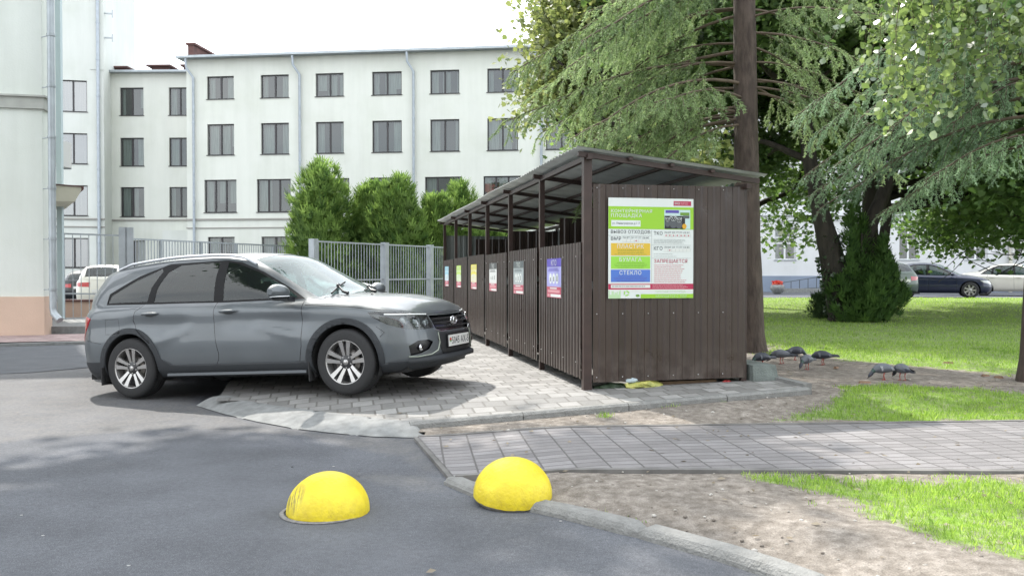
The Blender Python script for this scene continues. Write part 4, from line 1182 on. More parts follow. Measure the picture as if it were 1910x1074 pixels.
# handrail by the wall
t = empty('handrail', P(1500, 548, 44.6), 0, 'thin dark metal handrail along the blue plinth', 'handrail')
mb = MB()
for z in (.35, .95): mb.bar((-1.6, 0, z * .55), (1.1, 0, z), .035)
for k in range(7): mb.bar((-1.6 + k * .45, 0, 0), (-1.6 + k * .45, 0, .52 + .07 * k), .03)
mb.build('rail', mat('rail dark', (.06, .07, .08), .5), t)
mb = MB(); mb.box(0, 3.5, 0, .5, 0, .22); p = P(1466, 549, 44)
tag(mb.build('concrete_ledge', MKERB2, None, (p.x, p.y, .4)), 'low concrete ledge in front of the blue grey plinth', 'ledge')
# flower pot
pt = G(1450, 551, .41); k_ = 43 / pt.y; pp = P(1450, 549, 41)
t = empty('flower_pot', (pp.x, 41, .405), 0, 'round concrete planter with red flowers on the far kerb', 'planter')
t.scale = (.72, .72, .72)
mb = MB(); mb.lathe([(.0, 0), (.22, .0), (.26, .06), (.46, .3), (.48, .45), (.4, .62), (.34, .62), (.34, .55), (0, .55)], 22); mb.build('pot', MKERB2, t)
Vs = []; rg = np.random.default_rng(3); At = []
for i in range(420):
    a, r, z = rg.uniform(0, 6.28), rg.uniform(0, .34), rg.uniform(.55, .85); c = np.array([r * cos(a), r * sin(a), z]); q = rg.normal(0, .045, (2, 3))
    Vs.append([c - q[0], c - q[1], c + q[0], c + q[1]]); At.append(rg.random())
fast('red_flowers', np.array(Vs), 4, leafmat('red petal', (.5, .04, .02), (.65, .12, .05), .3), t, At)

# ------------------------------------------------------------------ fences
FEN = mat('fence grey', (.34, .37, .40), .5, metal=.2, var=.12, vscale=4)
def fence(pa, pb, Ya, Yb, ztopa, ztopb, zbot, posts, label, gap=.105, mid=None, bw=.018, pz=.12, pw=.06, pwid=None):
    a = Vector((P(pa, 500, Ya).x, Ya, 0)); b = Vector((P(pb, 500, Yb).x, Yb, 0)); d = b - a; L_ = d.length; dn = d.normalized()
    root = empty('metal_fence', (a.x, a.y, 0), atan2(d.y, d.x), label, 'fence')
    zt = lambda u: ztopa + (ztopb - ztopa) * u / L_
    mb = MB(); u = gap / 2
    while u < L_:
        mb.bar((u, 0, zbot + .01), (u, 0, zt(u)), bw); u += gap
    mb.build('pickets', FEN, root)
    mb = MB()
    for z in [0] + ([mid] if mid else []): mb = MB(); mb.bar((0, .0, zt(0) - z), (L_, .0, zt(L_) - z), .035, .04); mb.build('rail', FEN, root)
    mb = MB(); mb.bar((0, 0, zbot + .04), (L_, 0, zbot + .04), .035, .04); mb.build('rail', FEN, root)
    for i, ppx in enumerate(posts):
        u = on_line(ppx, (a.x, a.y), (dn.x, dn.y)); mb = MB(); pwd = pwid if pwid else pw
        mb.box(u - pwd, u + pwd, -pwd, pwd, -.1, zt(min(max(u, 0), L_)) + pz); mb.build('post', FEN, root)
    return root
fence(66, 236, 21.6, 22.4, 2.42, 2.38, .17, [230, 242], 'grey picket fence in front of the left buildings, with a thick gate post', gap=.19, mid=1.55, pw=.1, pz=.22)
fence(244, 582, 22.4, 30, 2.30, 2.32, .2, [300, 375, 440, 510], 'receding grey picket fence between gate post and thuja shrubs', gap=.11, mid=1.4, pz=.0, pw=.035)
fence(585, 828, 21.0, 26.5, 2.18, 2.2, .15, [585, 718, 802], 'grey picket fence in front of the thuja shrubs, left of the shed', gap=.125, mid=.98, bw=.014, pz=.06, pw=.085)
mb = MB(); a = P(96, 590, 26.5); b = P(200, 590, 26.5); mb.box(a.x, b.x, 26.5, 26.75, -.02, .5); mb.box(a.x - .05, b.x + .05, 26.45, 26.8, .5, .56, 1)
tag(mb.build('low_wall', [PEACH, BRICKR]), 'low peach coloured wall with a dark cap behind the left fence', 'wall')

# building across the street, behind the viewpoint: it is what the windows and the car paint reflect
wins = []
for k in range(12):
    for z in (1.6, 5.2, 8.8): wins.append((2 + k * 4.2, 3.8 + k * 4.2, z, z + 1.9, 'd2'))
op = building('opposite_building', (26, -24), (-1, 0), 'cream building with a red tiled roof standing across the street behind the viewpoint', length=52, z0=-.2, z1=12, deep=10, wallm=WALLM, wins=wins)
mb = MB(); mb.add([(-.6, -.6, 12), (52.6, -.6, 12), (52.6, 5, 15.5), (-.6, 5, 15.5), (-.6, 10.6, 12), (52.6, 10.6, 12)], [(0, 1, 2, 3), (3, 2, 5, 4), (0, 3, 4), (1, 5, 2)]); mb.build('roof', mat('red roof', (.30, .07, .05), .8), op)
# ------------------------------------------------------------------ cars
def interp(tab, x):
    xs = [p[0] for p in tab]; ys = [p[1] for p in tab]
    if x <= xs[0]: return ys[0]
    if x >= xs[-1]: return ys[-1]
    for i in range(len(xs) - 1):
        if x <= xs[i + 1]: break
    h = xs[i + 1] - xs[i]; t = (x - xs[i]) / h
    def sl(j):
        if j <= 0: return (ys[1] - ys[0]) / (xs[1] - xs[0])
        if j >= len(xs) - 1: return (ys[-1] - ys[-2]) / (xs[-1] - xs[-2])
        a = (ys[j] - ys[j - 1]) / (xs[j] - xs[j - 1]); b = (ys[j + 1] - ys[j]) / (xs[j + 1] - xs[j])
        return 0 if a * b <= 0 else 2 * a * b / (a + b)
    m0, m1 = sl(i) * h, sl(i + 1) * h
    return (2 * t ** 3 - 3 * t * t + 1) * ys[i] + (t ** 3 - 2 * t * t + t) * m0 + (-2 * t ** 3 + 3 * t * t) * ys[i + 1] + (t ** 3 - t * t) * m1

WAGON = dict(
    wb=2.635, wr=.325, arch=.372, xs=2.95, xr=-.42, z0=.215, W=.892,
    Wf=[(0, .80), (.12, .862), (.3, .887), (.45, .893), (.6, .886), (.74, .878), (.84, .878), (.90, .870), (.95, .842), (1, .80)],
    F=[(0, 3.31), (.1, 3.39), (.25, 3.445), (.45, 3.46), (.65, 3.45), (.85, 3.41), (1, 3.345)],
    R=[(0, -.78), (.12, -.86), (.3, -.91), (.5, -.92), (.7, -.90), (.85, -.88), (1, -.85)],
    taper=[(-.42, .965), (.2, 1), (2.2, 1), (2.95, .975)],
    edge=[(-.86, .985), (-.3, 1.005), (.5, .995), (1.5, .965), (2.1, .945), (2.4, .935), (2.8, .885), (3.15, .815), (3.36, .74)],
    zc=[(-.86, 1.0), (-.80, 1.10), (-.62, 1.31), (-.48, 1.43), (-.38, 1.458), (0, 1.488), (.5, 1.514), (1.0, 1.518), (1.35, 1.495), (1.6, 1.452), (1.9, 1.29), (2.2, 1.115), (2.42, 1.0), (2.6, .985), (2.9, .958), (3.1, .915), (3.25, .858), (3.345, .765)],
    zr=[(-.86, .995), (-.78, 1.08), (-.62, 1.25), (-.48, 1.37), (-.3, 1.408), (0, 1.438), (.5, 1.462), (1.0, 1.452), (1.3, 1.415), (1.6, 1.315), (1.9, 1.17), (2.15, 1.035), (2.32, .955), (2.6, .925), (2.9, .892), (3.15, .835), (3.345, .748)],
    yr=[(-.86, .60), (-.5, .585), (0, .60), (1.0, .61), (1.5, .63), (2.0, .68), (2.32, .715), (2.8, .66), (3.2, .6), (3.4, .5)],
    side=[[(1.19, .995), (1.17, 1.40), (1.30, 1.375), (1.6, 1.258), (1.9, 1.105), (2.08, .985)],
          [(.29, 1.02), (.325, 1.19), (.41, 1.335), (.55, 1.405), (1.06, 1.41), (1.07, .998)],
          [(-.36, 1.04), (-.32, 1.12), (.0, 1.27), (.31, 1.385), (.33, 1.345), (.235, 1.18), (.20, 1.03)]],
    trim=[(-.38, 1.02), (-.355, 1.14), (.02, 1.315), (.40, 1.425), (1.15, 1.42), (1.33, 1.39), (1.62, 1.27), (1.95, 1.095), (2.17, .965), (1.2, .975), (.3, 1.0)],
    shield=[(1.52, .0), (1.50, .3), (1.44, .545), (1.62, .60), (2.0, .665), (2.27, .695), (2.38, .40), (2.42, 0)],
    back=[(-.47, 0), (-.47, .5), (-.77, .52), (-.80, 0)],
    head=None, tail=None)

def tub_fn(P_):
    xs, xr, z0 = P_['xs'], P_['xr'], P_['z0']
    # column list: (kind, param)
    nr, nf = 14, 22
    colz = [('r', pi / 2 * (1 - k / nr)) for k in range(nr)]
    n = int(round((xs - xr) / .055)); colz += [('s', xr + (xs - xr) * k / n) for k in range(n + 1)]
    colz += [('f', pi / 2 * (k / nf)) for k in range(1, nf + 1)]
    ex = P_.get('ex', 2.7)
    def pt(c, f):
        W = interp(P_['Wf'], f); k, v = c
        if k == 's': x, y = v, W * interp(P_['taper'], v)
        else:
            W *= interp(P_['taper'], xs if k == 'f' else xr); e = 2 / ex
            a = (interp(P_['F'], f) - xs) if k == 'f' else (xr - interp(P_['R'], f))
            x = xs + a * sin(v) ** e if k == 'f' else xr - a * sin(v) ** e
            y = W * max(cos(v), 0) ** e
        return x, y
    def full(c, f):
        x, y = pt(c, f); x1, _ = pt(c, 1.0)
        ze = interp(P_['edge'], x1)
        return Vector((x, -y, z0 + (ze - z0) * f))
    return colz, full

def cut_edges(bm, lay, poly, closed=True):
    n = len(poly)
    for i in range(n if closed else n - 1):
        a = Vector((*poly[i], 0)); b = Vector((*poly[(i + 1) % n], 0)); d = b - a
        if d.length < 1e-6: continue
        nrm = Vector((-d.y, d.x, 0)).normalized(); e = .004
        x0, x1 = min(a.x, b.x) - e, max(a.x, b.x) + e; y0, y1 = min(a.y, b.y) - e, max(a.y, b.y) + e
        fs = []
        for f in bm.faces:
            c = [v.co for v in f.verts]
            if max(q.x for q in c) < x0 or min(q.x for q in c) > x1 or max(q.y for q in c) < y0 or min(q.y for q in c) > y1: continue
            s_ = [(q - a).dot(nrm) for q in c]
            if min(s_) < -1e-5 and max(s_) > 1e-5: fs.append(f)
        if not fs: continue
        es = {e_ for f in fs for e_ in f.edges}; vs_ = {v for f in fs for v in f.verts}
        bmesh.ops.bisect_plane(bm, geom=fs + list(es) + list(vs_), dist=1e-5, plane_co=a, plane_no=nrm)

def pgrid(rows_par, rows_pos, regions):
    """grid in parameter space with real positions; cut along region outlines; returns {region: (verts, faces)}"""
    bm = bmesh.new(); lay = bm.verts.layers.float_vector.new('p'); vs_ = []
    for r, q in zip(rows_par, rows_pos):
        row = []
        for a, p in zip(r, q):
            v = bm.verts.new((a[0], a[1], 0)); v[lay] = p; row.append(v)
        vs_.append(row)
    for i in range(len(vs_) - 1):
        for k in range(len(vs_[0]) - 1):
            bm.faces.new((vs_[i][k], vs_[i][k + 1], vs_[i + 1][k + 1], vs_[i + 1][k]))
    for nm, poly in regions: cut_edges(bm, lay, poly)
    out = {}
    F = list(bm.faces); cx = np.array([f.calc_center_median()[:2] for f in F]) if F else np.zeros((0, 2))
    nm_ = np.array(['body'] * len(F), dtype=object); done = np.zeros(len(F), bool)
    for nm, poly in regions:
        ins = pip(cx[:, 0], cx[:, 1], poly) & ~done
        nm_[ins] = nm; done |= ins
    for f, nme in zip(F, nm_):
        V, Fc, mp = out.setdefault(nme, ([], [], {}))
        ids = []
        for v in f.verts:
            if v.index not in mp: pass
            k = v
            if k not in mp: mp[k] = len(V); V.append(Vector(v[lay]))
            ids.append(mp[k])
        Fc.append(ids)
    res = {k: (a, b) for k, (a, b, c) in out.items()}
    bm.free(); return res

def stroke(pts, w=.007):
    out = []
    for i in range(len(pts) - 1):
        a = Vector(pts[i]); b = Vector(pts[i + 1]); d = (b - a).normalized(); n = Vector((-d.y, d.x)) * w / 2
        out.append([tuple(a + n - d * w * .2), tuple(b + n + d * w * .2), tuple(b - n + d * w * .2), tuple(a - n - d * w * .2)])
    return out

def car_shell(P_, regions_side, regions_win, regions_top, detail=True):
    """returns {region: (V, F)} for the near (right, y<0) half; mirror to get the other"""
    colz, full = tub_fn(P_)
    nF = 26 if detail else 16
    fs = [i / nF for i in range(nF + 1)]
    grid = [[full(c, f) for c in colz] for f in fs]
    # unrolled abscissa
    ref = [full(c, .45) for c in colz]; S = [0] * len(ref)
    i0 = next(i for i, c in enumerate(colz) if c[0] == 's')
    for i in range(i0, len(ref)):
        S[i] = ref[i].x if colz[i][0] == 's' else S[i - 1] + (ref[i] - ref[i - 1]).length
    for i in range(i0 - 1, -1, -1): S[i] = S[i + 1] - (ref[i] - ref[i + 1]).length
    if P_.get('sculpt'):
        for r in grid:
            for i, p in enumerate(r):
                if colz[i][0] == 's': p.y += P_['sculpt'](p.x, p.z)
    par = [[(S[i], p.z) for i, p in enumerate(r)] for r in grid]
    parts = {}
    def merge(d):
        for k, (V, F) in d.items():
            a, b = parts.setdefault(k, ([], [])); o = len(a); a += V; b += [[i + o for i in f] for f in F]
    merge(pgrid(par, grid, regions_side))
    E = grid[-1]; rows = []; parw = []; nb = 8
    Rl = []
    for p in E:
        yr = min(interp(P_['yr'], p.x), abs(p.y) * .93); zr = max(interp(P_['zr'], p.x), p.z + .002)
        Rl.append(Vector((p.x, -yr, zr)))
    for k in range(nb + 1):
        t = k / nb; row = []
        for e, r in zip(E, Rl):
            q = e.lerp(r, t); h = r.z - e.z
            q.y -= .035 * sin(pi * t) * min(1, h / .4); row.append(q)
        rows.append(row)
    parw = [[(q.x + (-1e-4 if False else 0), q.z) for q in r] for r in rows]
    merge(pgrid(parw, rows, regions_win))
    rows = []; nt_ = 12
    for k in range(nt_ + 1):
        t = k / nt_; row = []
        for r in Rl:
            yr = abs(r.y); y = yr * (1 - t); zc = max(interp(P_['zc'], r.x), r.z)
            row.append(Vector((r.x, -y, zc - (zc - r.z) * ((1 - t) ** 2.4))))
        rows.append(row)
    merge(pgrid([[(q.x, -q.y) for q in r] for r in rows], rows, regions_top))
    return parts, (colz, full, S)

def geo(name, V, F, m, parent, offset=0.0, mirror=False, smooth=True, solid=0.0, extra=None):
    """mesh from the near half (y<0); offset along normals; orientation outward"""
    bm = bmesh.new(); vs_ = [bm.verts.new(p) for p in V]
    for f in F:
        try: bm.faces.new([vs_[i] for i in f])
        except ValueError: pass
    if extra:
        vs_ = [bm.verts.new(p) for p in extra[0]]
        for f in extra[1]:
            try: bm.faces.new([vs_[i] for i in f]).material_index = 1
            except ValueError: pass
    bmesh.ops.remove_doubles(bm, verts=bm.verts, dist=.0006)
    bmesh.ops.dissolve_degenerate(bm, edges=bm.edges, dist=.0004)
    bm.normal_update()
    # grids are wound inconsistently between the three sheets: fix by position
    for f in bm.faces:
        c = f.calc_center_median(); ref = Vector((max(-.5, min(2.9, c.x)), 0, .62 if c.z > .62 else c.z))
        if f.normal.dot(c - ref) < 0: f.normal_flip()
    bm.normal_update()
    if offset:
        nn = {v: v.normal.copy() for v in bm.verts}
        for v in bm.verts: v.co += nn[v] * offset
    if solid:
        bord = [e for e in bm.edges if e.is_boundary and abs(e.verts[0].co.y) + abs(e.verts[1].co.y) > .004]
        nn = {v: v.normal.copy() for v in bm.verts}
        r = bmesh.ops.extrude_edge_only(bm, edges=bord)
        nv = [g for g in r['geom'] if isinstance(g, bmesh.types.BMVert)]
        old = {}
        for e in bm.edges:
            pass
        for v in nv:
            best = None
            for e in v.link_edges:
                o_ = e.other_vert(v)
                if o_ in nn and (o_.co - v.co).length < 1e-6: best = nn[o_]
            if best is not None: v.co -= best * solid
    if mirror == 'both':
        g = list(bm.verts) + list(bm.edges) + list(bm.faces)
        d = bmesh.ops.duplicate(bm, geom=g)['geom']
        for v in d:
            if isinstance(v, bmesh.types.BMVert): v.co.y *= -1
        bmesh.ops.reverse_faces(bm, faces=[f for f in d if isinstance(f, bmesh.types.BMFace)])
        bmesh.ops.remove_doubles(bm, verts=[v for v in bm.verts if abs(v.co.y) < .002], dist=.004)
    elif mirror:
        for v in bm.verts: v.co.y *= -1
        bmesh.ops.reverse_faces(bm, faces=bm.faces)
    for f in bm.faces: f.smooth = smooth
    me = bpy.data.meshes.new(name); bm.to_mesh(me); bm.free()
    for m_ in (m if isinstance(m, (list, tuple)) else [m]): me.materials.append(m_)
    return link(bpy.data.objects.new(name, me), parent)

def carpaint(name, col, metal=.35, rough=.38, flake=True):
    if name in MATS: return MATS[name]
    m, N, L, b = nmat(name)
    b.inputs['Base Color'].default_value = (*col, 1); b.inputs['Metallic'].default_value = metal; b.inputs['Roughness'].default_value = rough
    b.inputs['Coat Weight'].default_value = .6; b.inputs['Coat Roughness'].default_value = .03; b.inputs['Coat IOR'].default_value = 1.5
    # road film low on the sides
    t = N.new('ShaderNodeTexCoord'); n1 = nnoise(N, L, 2.5, 6, t.outputs['Object'], .65)
    L.new(nramp(N, L, n1, [(.35, g1(rough * .9)), (.7, g1(min(1, rough * 1.35)))]), b.inputs['Roughness'])
    L.new(nmix(N, L, 1, (*col,), nramp(N, L, n1, [(.3, g1(.94)), (.7, g1(1.05))]), 'MULTIPLY'), b.inputs['Base Color'])
    MATS[name] = m; return m
RUB = mat('tyre rubber', (.018, .018, .019), .75, bump=.3, bscale=60)
CLAD = mat('dark cladding', (.021, .024, .028), .7, bump=.2, bscale=200)
TRM = mat('matt black trim', (.010, .010, .011), .6, spec=.2)
BLK = mat('gloss black', (.012, .012, .014), .25)
CHR = mat('chrome', (.62, .63, .65), .12, metal=1)
ALU = mat('machined rim', (.42, .41, .40), .28, metal=.75)
RIMD = mat('rim dark', (.025, .025, .027), .4)
CARG = glassmat('car glass dark', (.26, .33, .31), .93, .0, 1.0, .01)
CARG2 = glassmat('windscreen glass', (.55, .74, .74), .72, .0, 1.0, .02)
LENS = glassmat('lamp lens', (.75, .78, .78), .95, .0, 1.0)
REDL = mat('tail lens', (.35, .008, .015), .12, coat=.8)
INTR = mat('interior cloth', (.05, .05, .052), .8)
def wheel(root, c, r, w_, side, style, name='wheel'):
    """side -1: outer face towards -y"""
    t = bpy.data.objects.new(name, None); t.empty_display_size = .1; link(t, root); t.location = c
    rr = r * .665; mb = MB(); s = side
    pr = [(rr * .97, .0), (rr, .012), (rr + .012, .012), (r * .86, .016), (r * .955, .004), (r * .985, -.012), (r, -.03), (r, -w_ + .03), (r * .985, -w_ + .012), (r * .9, -w_), (rr, -w_)]
    mb.lathe([(a, s * b_) for a, b_ in pr], 56, 'y')
    # tread grooves
    for k in range(4):
        y = -.045 - k * (w_ - .09) / 3
        mb.lathe([(r + .0006, s * (y - .0045)), (r + .0006, s * (y + .0045))], 56, 'y', mi=1)
    for k in range(64):
        a = 2 * pi * k / 64; mb.add([(r * 1.001 * cos(a + e_), s * (-y_), r * 1.001 * sin(a + e_)) for e_, y_ in ((0, .018), (.03, .018), (.012, .045), (-.018, .045))], [(0, 1, 2, 3)], 1)
    mb.build('tyre', [RUB, mat('groove', (.006, .006, .006), .9)], t)
    mb = MB()
    mb.lathe([(rr * 1.0, s * .010), (rr * .975, s * .012), (rr * .95, s * .002), (rr * .93, -s * .05), (rr * .93, -s * (w_ - .02))], 56, 'y', mi=0)
    mb.lathe([(.0, -s * .075), (rr * .93, -s * .085)], 40, 'y', mi=1)      # dark backing, brake
    mb.lathe([(.0, -s * .052), (rr * .62, -s * .052), (rr * .62, -s * .07)], 40, 'y', mi=2)
    if style == 'twin':
        for k in range(5):
            a = pi / 2 * 0 + 2 * pi * k / 5 + .31
            for q in (-1, 1):
                def pp(rad, off, dy): return (rad * cos(a) - off * sin(a), s * dy, rad * sin(a) + off * cos(a))
                a0, a1 = .052, .016   # offset from the spoke centreline at the rim and at the hub
                wi, wo = .023, .031
                v = []
                for rad, off, ww, dy in ((rr * .26, q * .020, wi * .62, -.02), (rr * .62, q * .032, wi * .8, -.006), (rr * .95, q * .046, wo * .8, .004)):
                    v += [pp(rad, off - ww, dy), pp(rad, off + ww, dy), pp(rad, off + ww * .9, dy - .03), pp(rad, off - ww * .9, dy - .03)]
                f = []
                for j in (0, 4):
                    for e_ in range(4): f.append((j + e_, j + (e_ + 1) % 4, j + 4 + (e_ + 1) % 4, j + 4 + e_))
                mb.add(v, f, 0); 
        mb.lathe([(.0, s * -.004), (.03, s * -.004), (.062, s * -.016), (.085, s * -.03), (.085, s * -.05)], 24, 'y', mi=1)
        mb.lathe([(.0, s * -.001), (.026, s * -.001), (.028, s * -.006)], 20, 'y', mi=0)
        for k in range(5):
            a = 2 * pi * k / 5 + .31 + pi / 5; mb.sphere((.055 * cos(a), s * -.014, .055 * sin(a)), .008, 8, 5, 0)
    else:
        nS = 7
        for k in range(nS):
            a = 2 * pi * k / nS
            def pp(rad, off, dy): return (rad * cos(a) - off * sin(a), s * dy, rad * sin(a) + off * cos(a))
            v = []
            for rad, ww, dy in ((rr * .15, .026, -.012), (rr * .95, .034, .0)):
                v += [pp(rad, -ww, dy), pp(rad, ww, dy), pp(rad, ww, dy - .03), pp(rad, -ww, dy - .03)]
            mb.add(v, [(0, 1, 5, 4), (1, 2, 6, 5), (2, 3, 7, 6), (3, 0, 4, 7)], 0)
        mb.lathe([(.0, s * .0), (.05, s * -.002), (.07, s * -.02)], 20, 'y', mi=0)
    mb.build('rim', [ALU, RIMD, mat('disc', (.2, .19, .18), .35, metal=.8)], t)
    return t

def arc_poly(cx, cz, r, n=28): return [(cx + r * cos(2 * pi * k / n), cz + r * sin(2 * pi * k / n)) for k in range(n)]
def car_common(root, P_, colz_full, paint, wheels='plain', clad=CLAD):
    wb, wr = P_['wb'], P_['wr']; yw = P_['W'] - .03
    for x in (0, wb):
        for s in (-1, 1): wheel(root, (x, s * yw, wr), wr, .205, s, wheels)
    # wheel wells, floor, cabin
    mb = MB()
    for x in (0, wb):
        for s in (-1, 1):
            R_ = P_['arch'] + .004
            rows = [[(x + R_ * cos(a), s * y, wr + R_ * sin(a)) for a in [pi * k / 16 * 1.24 - .38 for k in range(17)]] for y in (P_['W'] - .03, P_['W'] - .34)]
            mb.grid(rows); rr_ = rows[1]; mb.poly(rr_)
    mb.box(-.7, wb + .6, -.72, .72, .2, .26)
    mb.build('wheel_well', mat('well black', (.008, .008, .008), .9), root)
    mb = MB(); zb = .55
    cx = P_.get('cabx', (0.0, 2.2))
    mb.box(-.45, wb - .1, -.74, .74, .42, .5)
    for y in (-.38, .38):
        for x in (1.12, ):
            mb.box(x - .25, x + .28, y - .24, y + .24, .5, .66); mb.bar((x - .22, y, .6), (x - .42, y, 1.12), .46, .12, up=(0, 1, 0)); mb.box(x - .5, x - .40, y - .13, y + .13, 1.14, 1.32)
    mb.box(.1, .35, -.62, .62, .5, .66); mb.bar((.12, 0, .6), (-.02, 0, 1.1), .12, 1.2, up=(0, 1, 0))
    xd = P_.get('dash', 1.85)
    mb.box(xd, xd + .35, -.7, .7, .6, .93)
    mb.build('interior', INTR, root)
    mb = MB(); cc = Vector((xd - .12, .36, .92)); ax = Vector((.9, 0, -.4)).normalized(); u_ = Vector((0, 1, 0)); v_ = ax.cross(u_)
    mb.tube([cc + (u_ * cos(a) + v_ * sin(a)) * .18 for a in [2 * pi * k / 20 for k in range(21)]], .014, 8, cap=False)
    mb.bar(cc - u_ * .17, cc + u_ * .17, .05, .03); mb.build('steering_wheel', BLK, root)

def sculpt_wagon(x, z):
    """pressed side surfaces: hollow under the shoulder behind the front wheel and on the rear door"""
    d = 0
    for (x0, z0, x1, z1, w_, dep) in ((1.35, .80, 2.15, .74, .10, .010), (.10, .80, .70, .76, .10, .010)):
        dx, dz = x1 - x0, z1 - z0; t = max(0, min(1, ((x - x0) * dx + (z - z0) * dz) / (dx * dx + dz * dz)))
        r = math.hypot(x - x0 - t * dx, z - z0 - t * dz); d += dep * math.exp(-(r / w_) ** 2) * 2.0
    # diagonal ridges of the X
    for (x0, z0, x1, z1) in ((.42, .60, .78, .72), (1.66, .72, 2.1, .60)):
        dx, dz = x1 - x0, z1 - z0; t = max(0, min(1, ((x - x0) * dx + (z - z0) * dz) / (dx * dx + dz * dz)))
        r = math.hypot(x - x0 - t * dx, z - z0 - t * dz); d -= .012 * math.exp(-(r / .045) ** 2)
    return d

def main_car():
    P_ = dict(WAGON); P_['sculpt'] = sculpt_wagon
    wb, wr, ar = P_['wb'], P_['wr'], P_['arch']
    th = radians(19.3); Rr = P(245.6, 600, 9.05); left = Vector((sin(th), cos(th)))
    paint = carpaint('grey metallic paint', (.10, .112, .122), .4, .42)
    root = empty('parked_car', (Rr.x + left.x * .87, Rr.y + left.y * .87, .015), 0, 'grey metallic estate car with dark wheel arch cladding and roof rails beside the waste shed', 'car', None, (0, radians(-3.4), -th))
    colz, full = tub_fn(P_)
    ref = [full(c, .45) for c in colz]; Sc = P_['xs']; i0 = len(colz) - 1 - 22
    for i in range(i0 + 1, len(ref)): Sc += (ref[i] - ref[i - 1]).length
    Sb = P_['xr']; j0 = 14
    for i in range(j0 - 1, -1, -1): Sb -= (ref[i] - ref[i + 1]).length
    reg = [('cut', arc_poly(0, wr, ar, 40)), ('cut', arc_poly(wb, wr, ar, 40))]
    # lamps, grille, bumper details in unrolled coordinates (Sc = centre of the nose)
    c = Sc
    reg += [('headlight', [(2.90, .80), (3.02, .803), (3.28, .785), (c - .46, .74), (c - .45, .61), (c - .62, .602), (3.28, .622), (3.12, .67), (2.96, .745)])]
    reg += [('grille', [(c - .445, .732), (c - .2, .728), (c + .01, .726), (c + .01, .568), (c - .36, .568), (c - .435, .605)])]
    reg += [('plate_zone', [(c - .40, .552), (c + .01, .552), (c + .01, .34), (c - .33, .34), (c - .42, .50)])]
    reg += [('fog_pocket', [(c - .80, .455), (c - .70, .50), (c - .56, .50), (c - .50, .475), (c - .56, .405), (c - .66, .375), (c - .78, .36)])]
    reg += [('cladding', arc_poly(0, wr, ar + .062, 40)), ('cladding', arc_poly(wb, wr, ar + .062, 40))]
    reg += [('cladding', [(-.4, .2), (wb + .3, .2), (wb + .3, .352), (.55, .352), (-.4, .352)])]
    reg += [('cladding', [(.3, .34), (.60, .34), (.42, .42), (.34, .5)]), ('cladding', [(wb + .2, .2), (c + .01, .2), (c + .01, .36), (c - .36, .36), (c - .60, .325), (c - .78, .325), (3.1, .315)])]
    reg += [('cladding', [(Sb - .01, .2), (-.3, .2), (-.38, .40), (-.6, .40), (Sb - .01, .42)])]
    reg += [('tail_light', [(-.62, .80), (-.56, .88), (-.68, .905), (Sb + .35, .905), (Sb + .30, .80), (Sb + .42, .76), (-.86, .68), (-.80, .62), (-.72, .70)])]
    seam = []
    seam += stroke([(2.17, .96), (2.175, .8), (2.165, .5), (2.13, .352)])                     # front door, front edge
    seam += stroke([(1.12, .98), (1.125, .8), (1.14, .6), (1.17, .45), (1.16, .39), (1.135, .352)])  # between doors
    seam += stroke([(.17, 1.0), (.09, .93), (.06, .84), (.10, .74), (.22, .64), (.30, .585)])             # rear door, rear edge
    seam += stroke([(2.2, .905), (2.7, .862), (2.92, .83), (3.05, .812), (3.28, .795), (c - .46, .748), (c, .736)], .006)  # bonnet shut line
    seam += stroke([(2.99, .66), (3.08, .60), (3.03, .56)], .005) + stroke([(-.40, .60), (-.62, .64), (-.72, .70)], .005)
    seam += stroke([(-.33, .86), (-.14, .86), (-.12, .70), (-.33, .70), (-.33, .86)], .004)
    reg = [reg[0], reg[1]] + [r for r in reg[2:6]] + [('seam', s_) for s_ in seam] + reg[6:]
    # split the body at the door shut lines so that doors are parts
    fdoor = [(1.125, 1.0), (1.125, .8), (1.14, .6), (1.17, .45), (1.16, .39), (1.135, .352), (2.13, .352), (2.165, .5), (2.175, .8), (2.17, 1.0)]
    rdoor = [(.17, 1.02), (.09, .93), (.06, .84), (.10, .74), (.22, .64), (.30, .585), (.42, .46), (.58, .352), (1.135, .352), (1.16, .39), (1.17, .45), (1.14, .6), (1.125, .8), (1.12, 1.0)]
    reg += [('front_door', fdoor), ('rear_door', rdoor)]
    win = [('w0', P_['side'][0]), ('w1', P_['side'][1]), ('w2', P_['side'][2]), ('trim', P_['trim'])]
    win += [('seam', s_) for s_ in stroke([(2.34, .95), (2.20, .975)], .006)]
    topr = [('shield', P_['shield']), ('backg', P_['back'])]
    topr += [('seam', s_) for s_ in stroke([(2.47, 0), (2.42, .4), (2.33, .66), (2.34, .72)], .02)]
    topr += [('seam', s_) for s_ in stroke([(2.32, .69), (2.6, .68)], .006)]
    prt, (colz, full, S) = car_shell(P_, reg, win, topr)
    def pts(k): return prt.get(k, ([], []))
    geo('body', *pts('body'), [paint, BLK], root, mirror='both', extra=pts('seam'))
    for mir in (False, True):
        geo('front_door', *pts('front_door'), paint, root, mirror=mir); geo('rear_door', *pts('rear_door'), paint, root, mirror=mir)
    geo('cladding', *pts('cladding'), CLAD, root, offset=.010, mirror='both', solid=.02)
    geo('window_trim', *pts('trim'), TRM, root, offset=-.002, mirror='both')
    for k in ('w0', 'w1', 'w2'):
        for mir in (False, True): geo('side_window', *pts(k), CARG, root, offset=-.004, mirror=mir)
    geo('windscreen', *pts('shield'), CARG2, root, offset=-.002, mirror='both')
    geo('rear_window', *pts('backg'), CARG, root, offset=-.002, mirror='both')
    geo('lower_grille', *pts('plate_zone'), mat('matt black plastic', (.016, .017, .019), .55), root, offset=.006, mirror='both', solid=.03)
    # radiator grille with bars and emblem
    gr = geo('grille', *pts('grille'), BLK, root, offset=-.03, mirror='both')
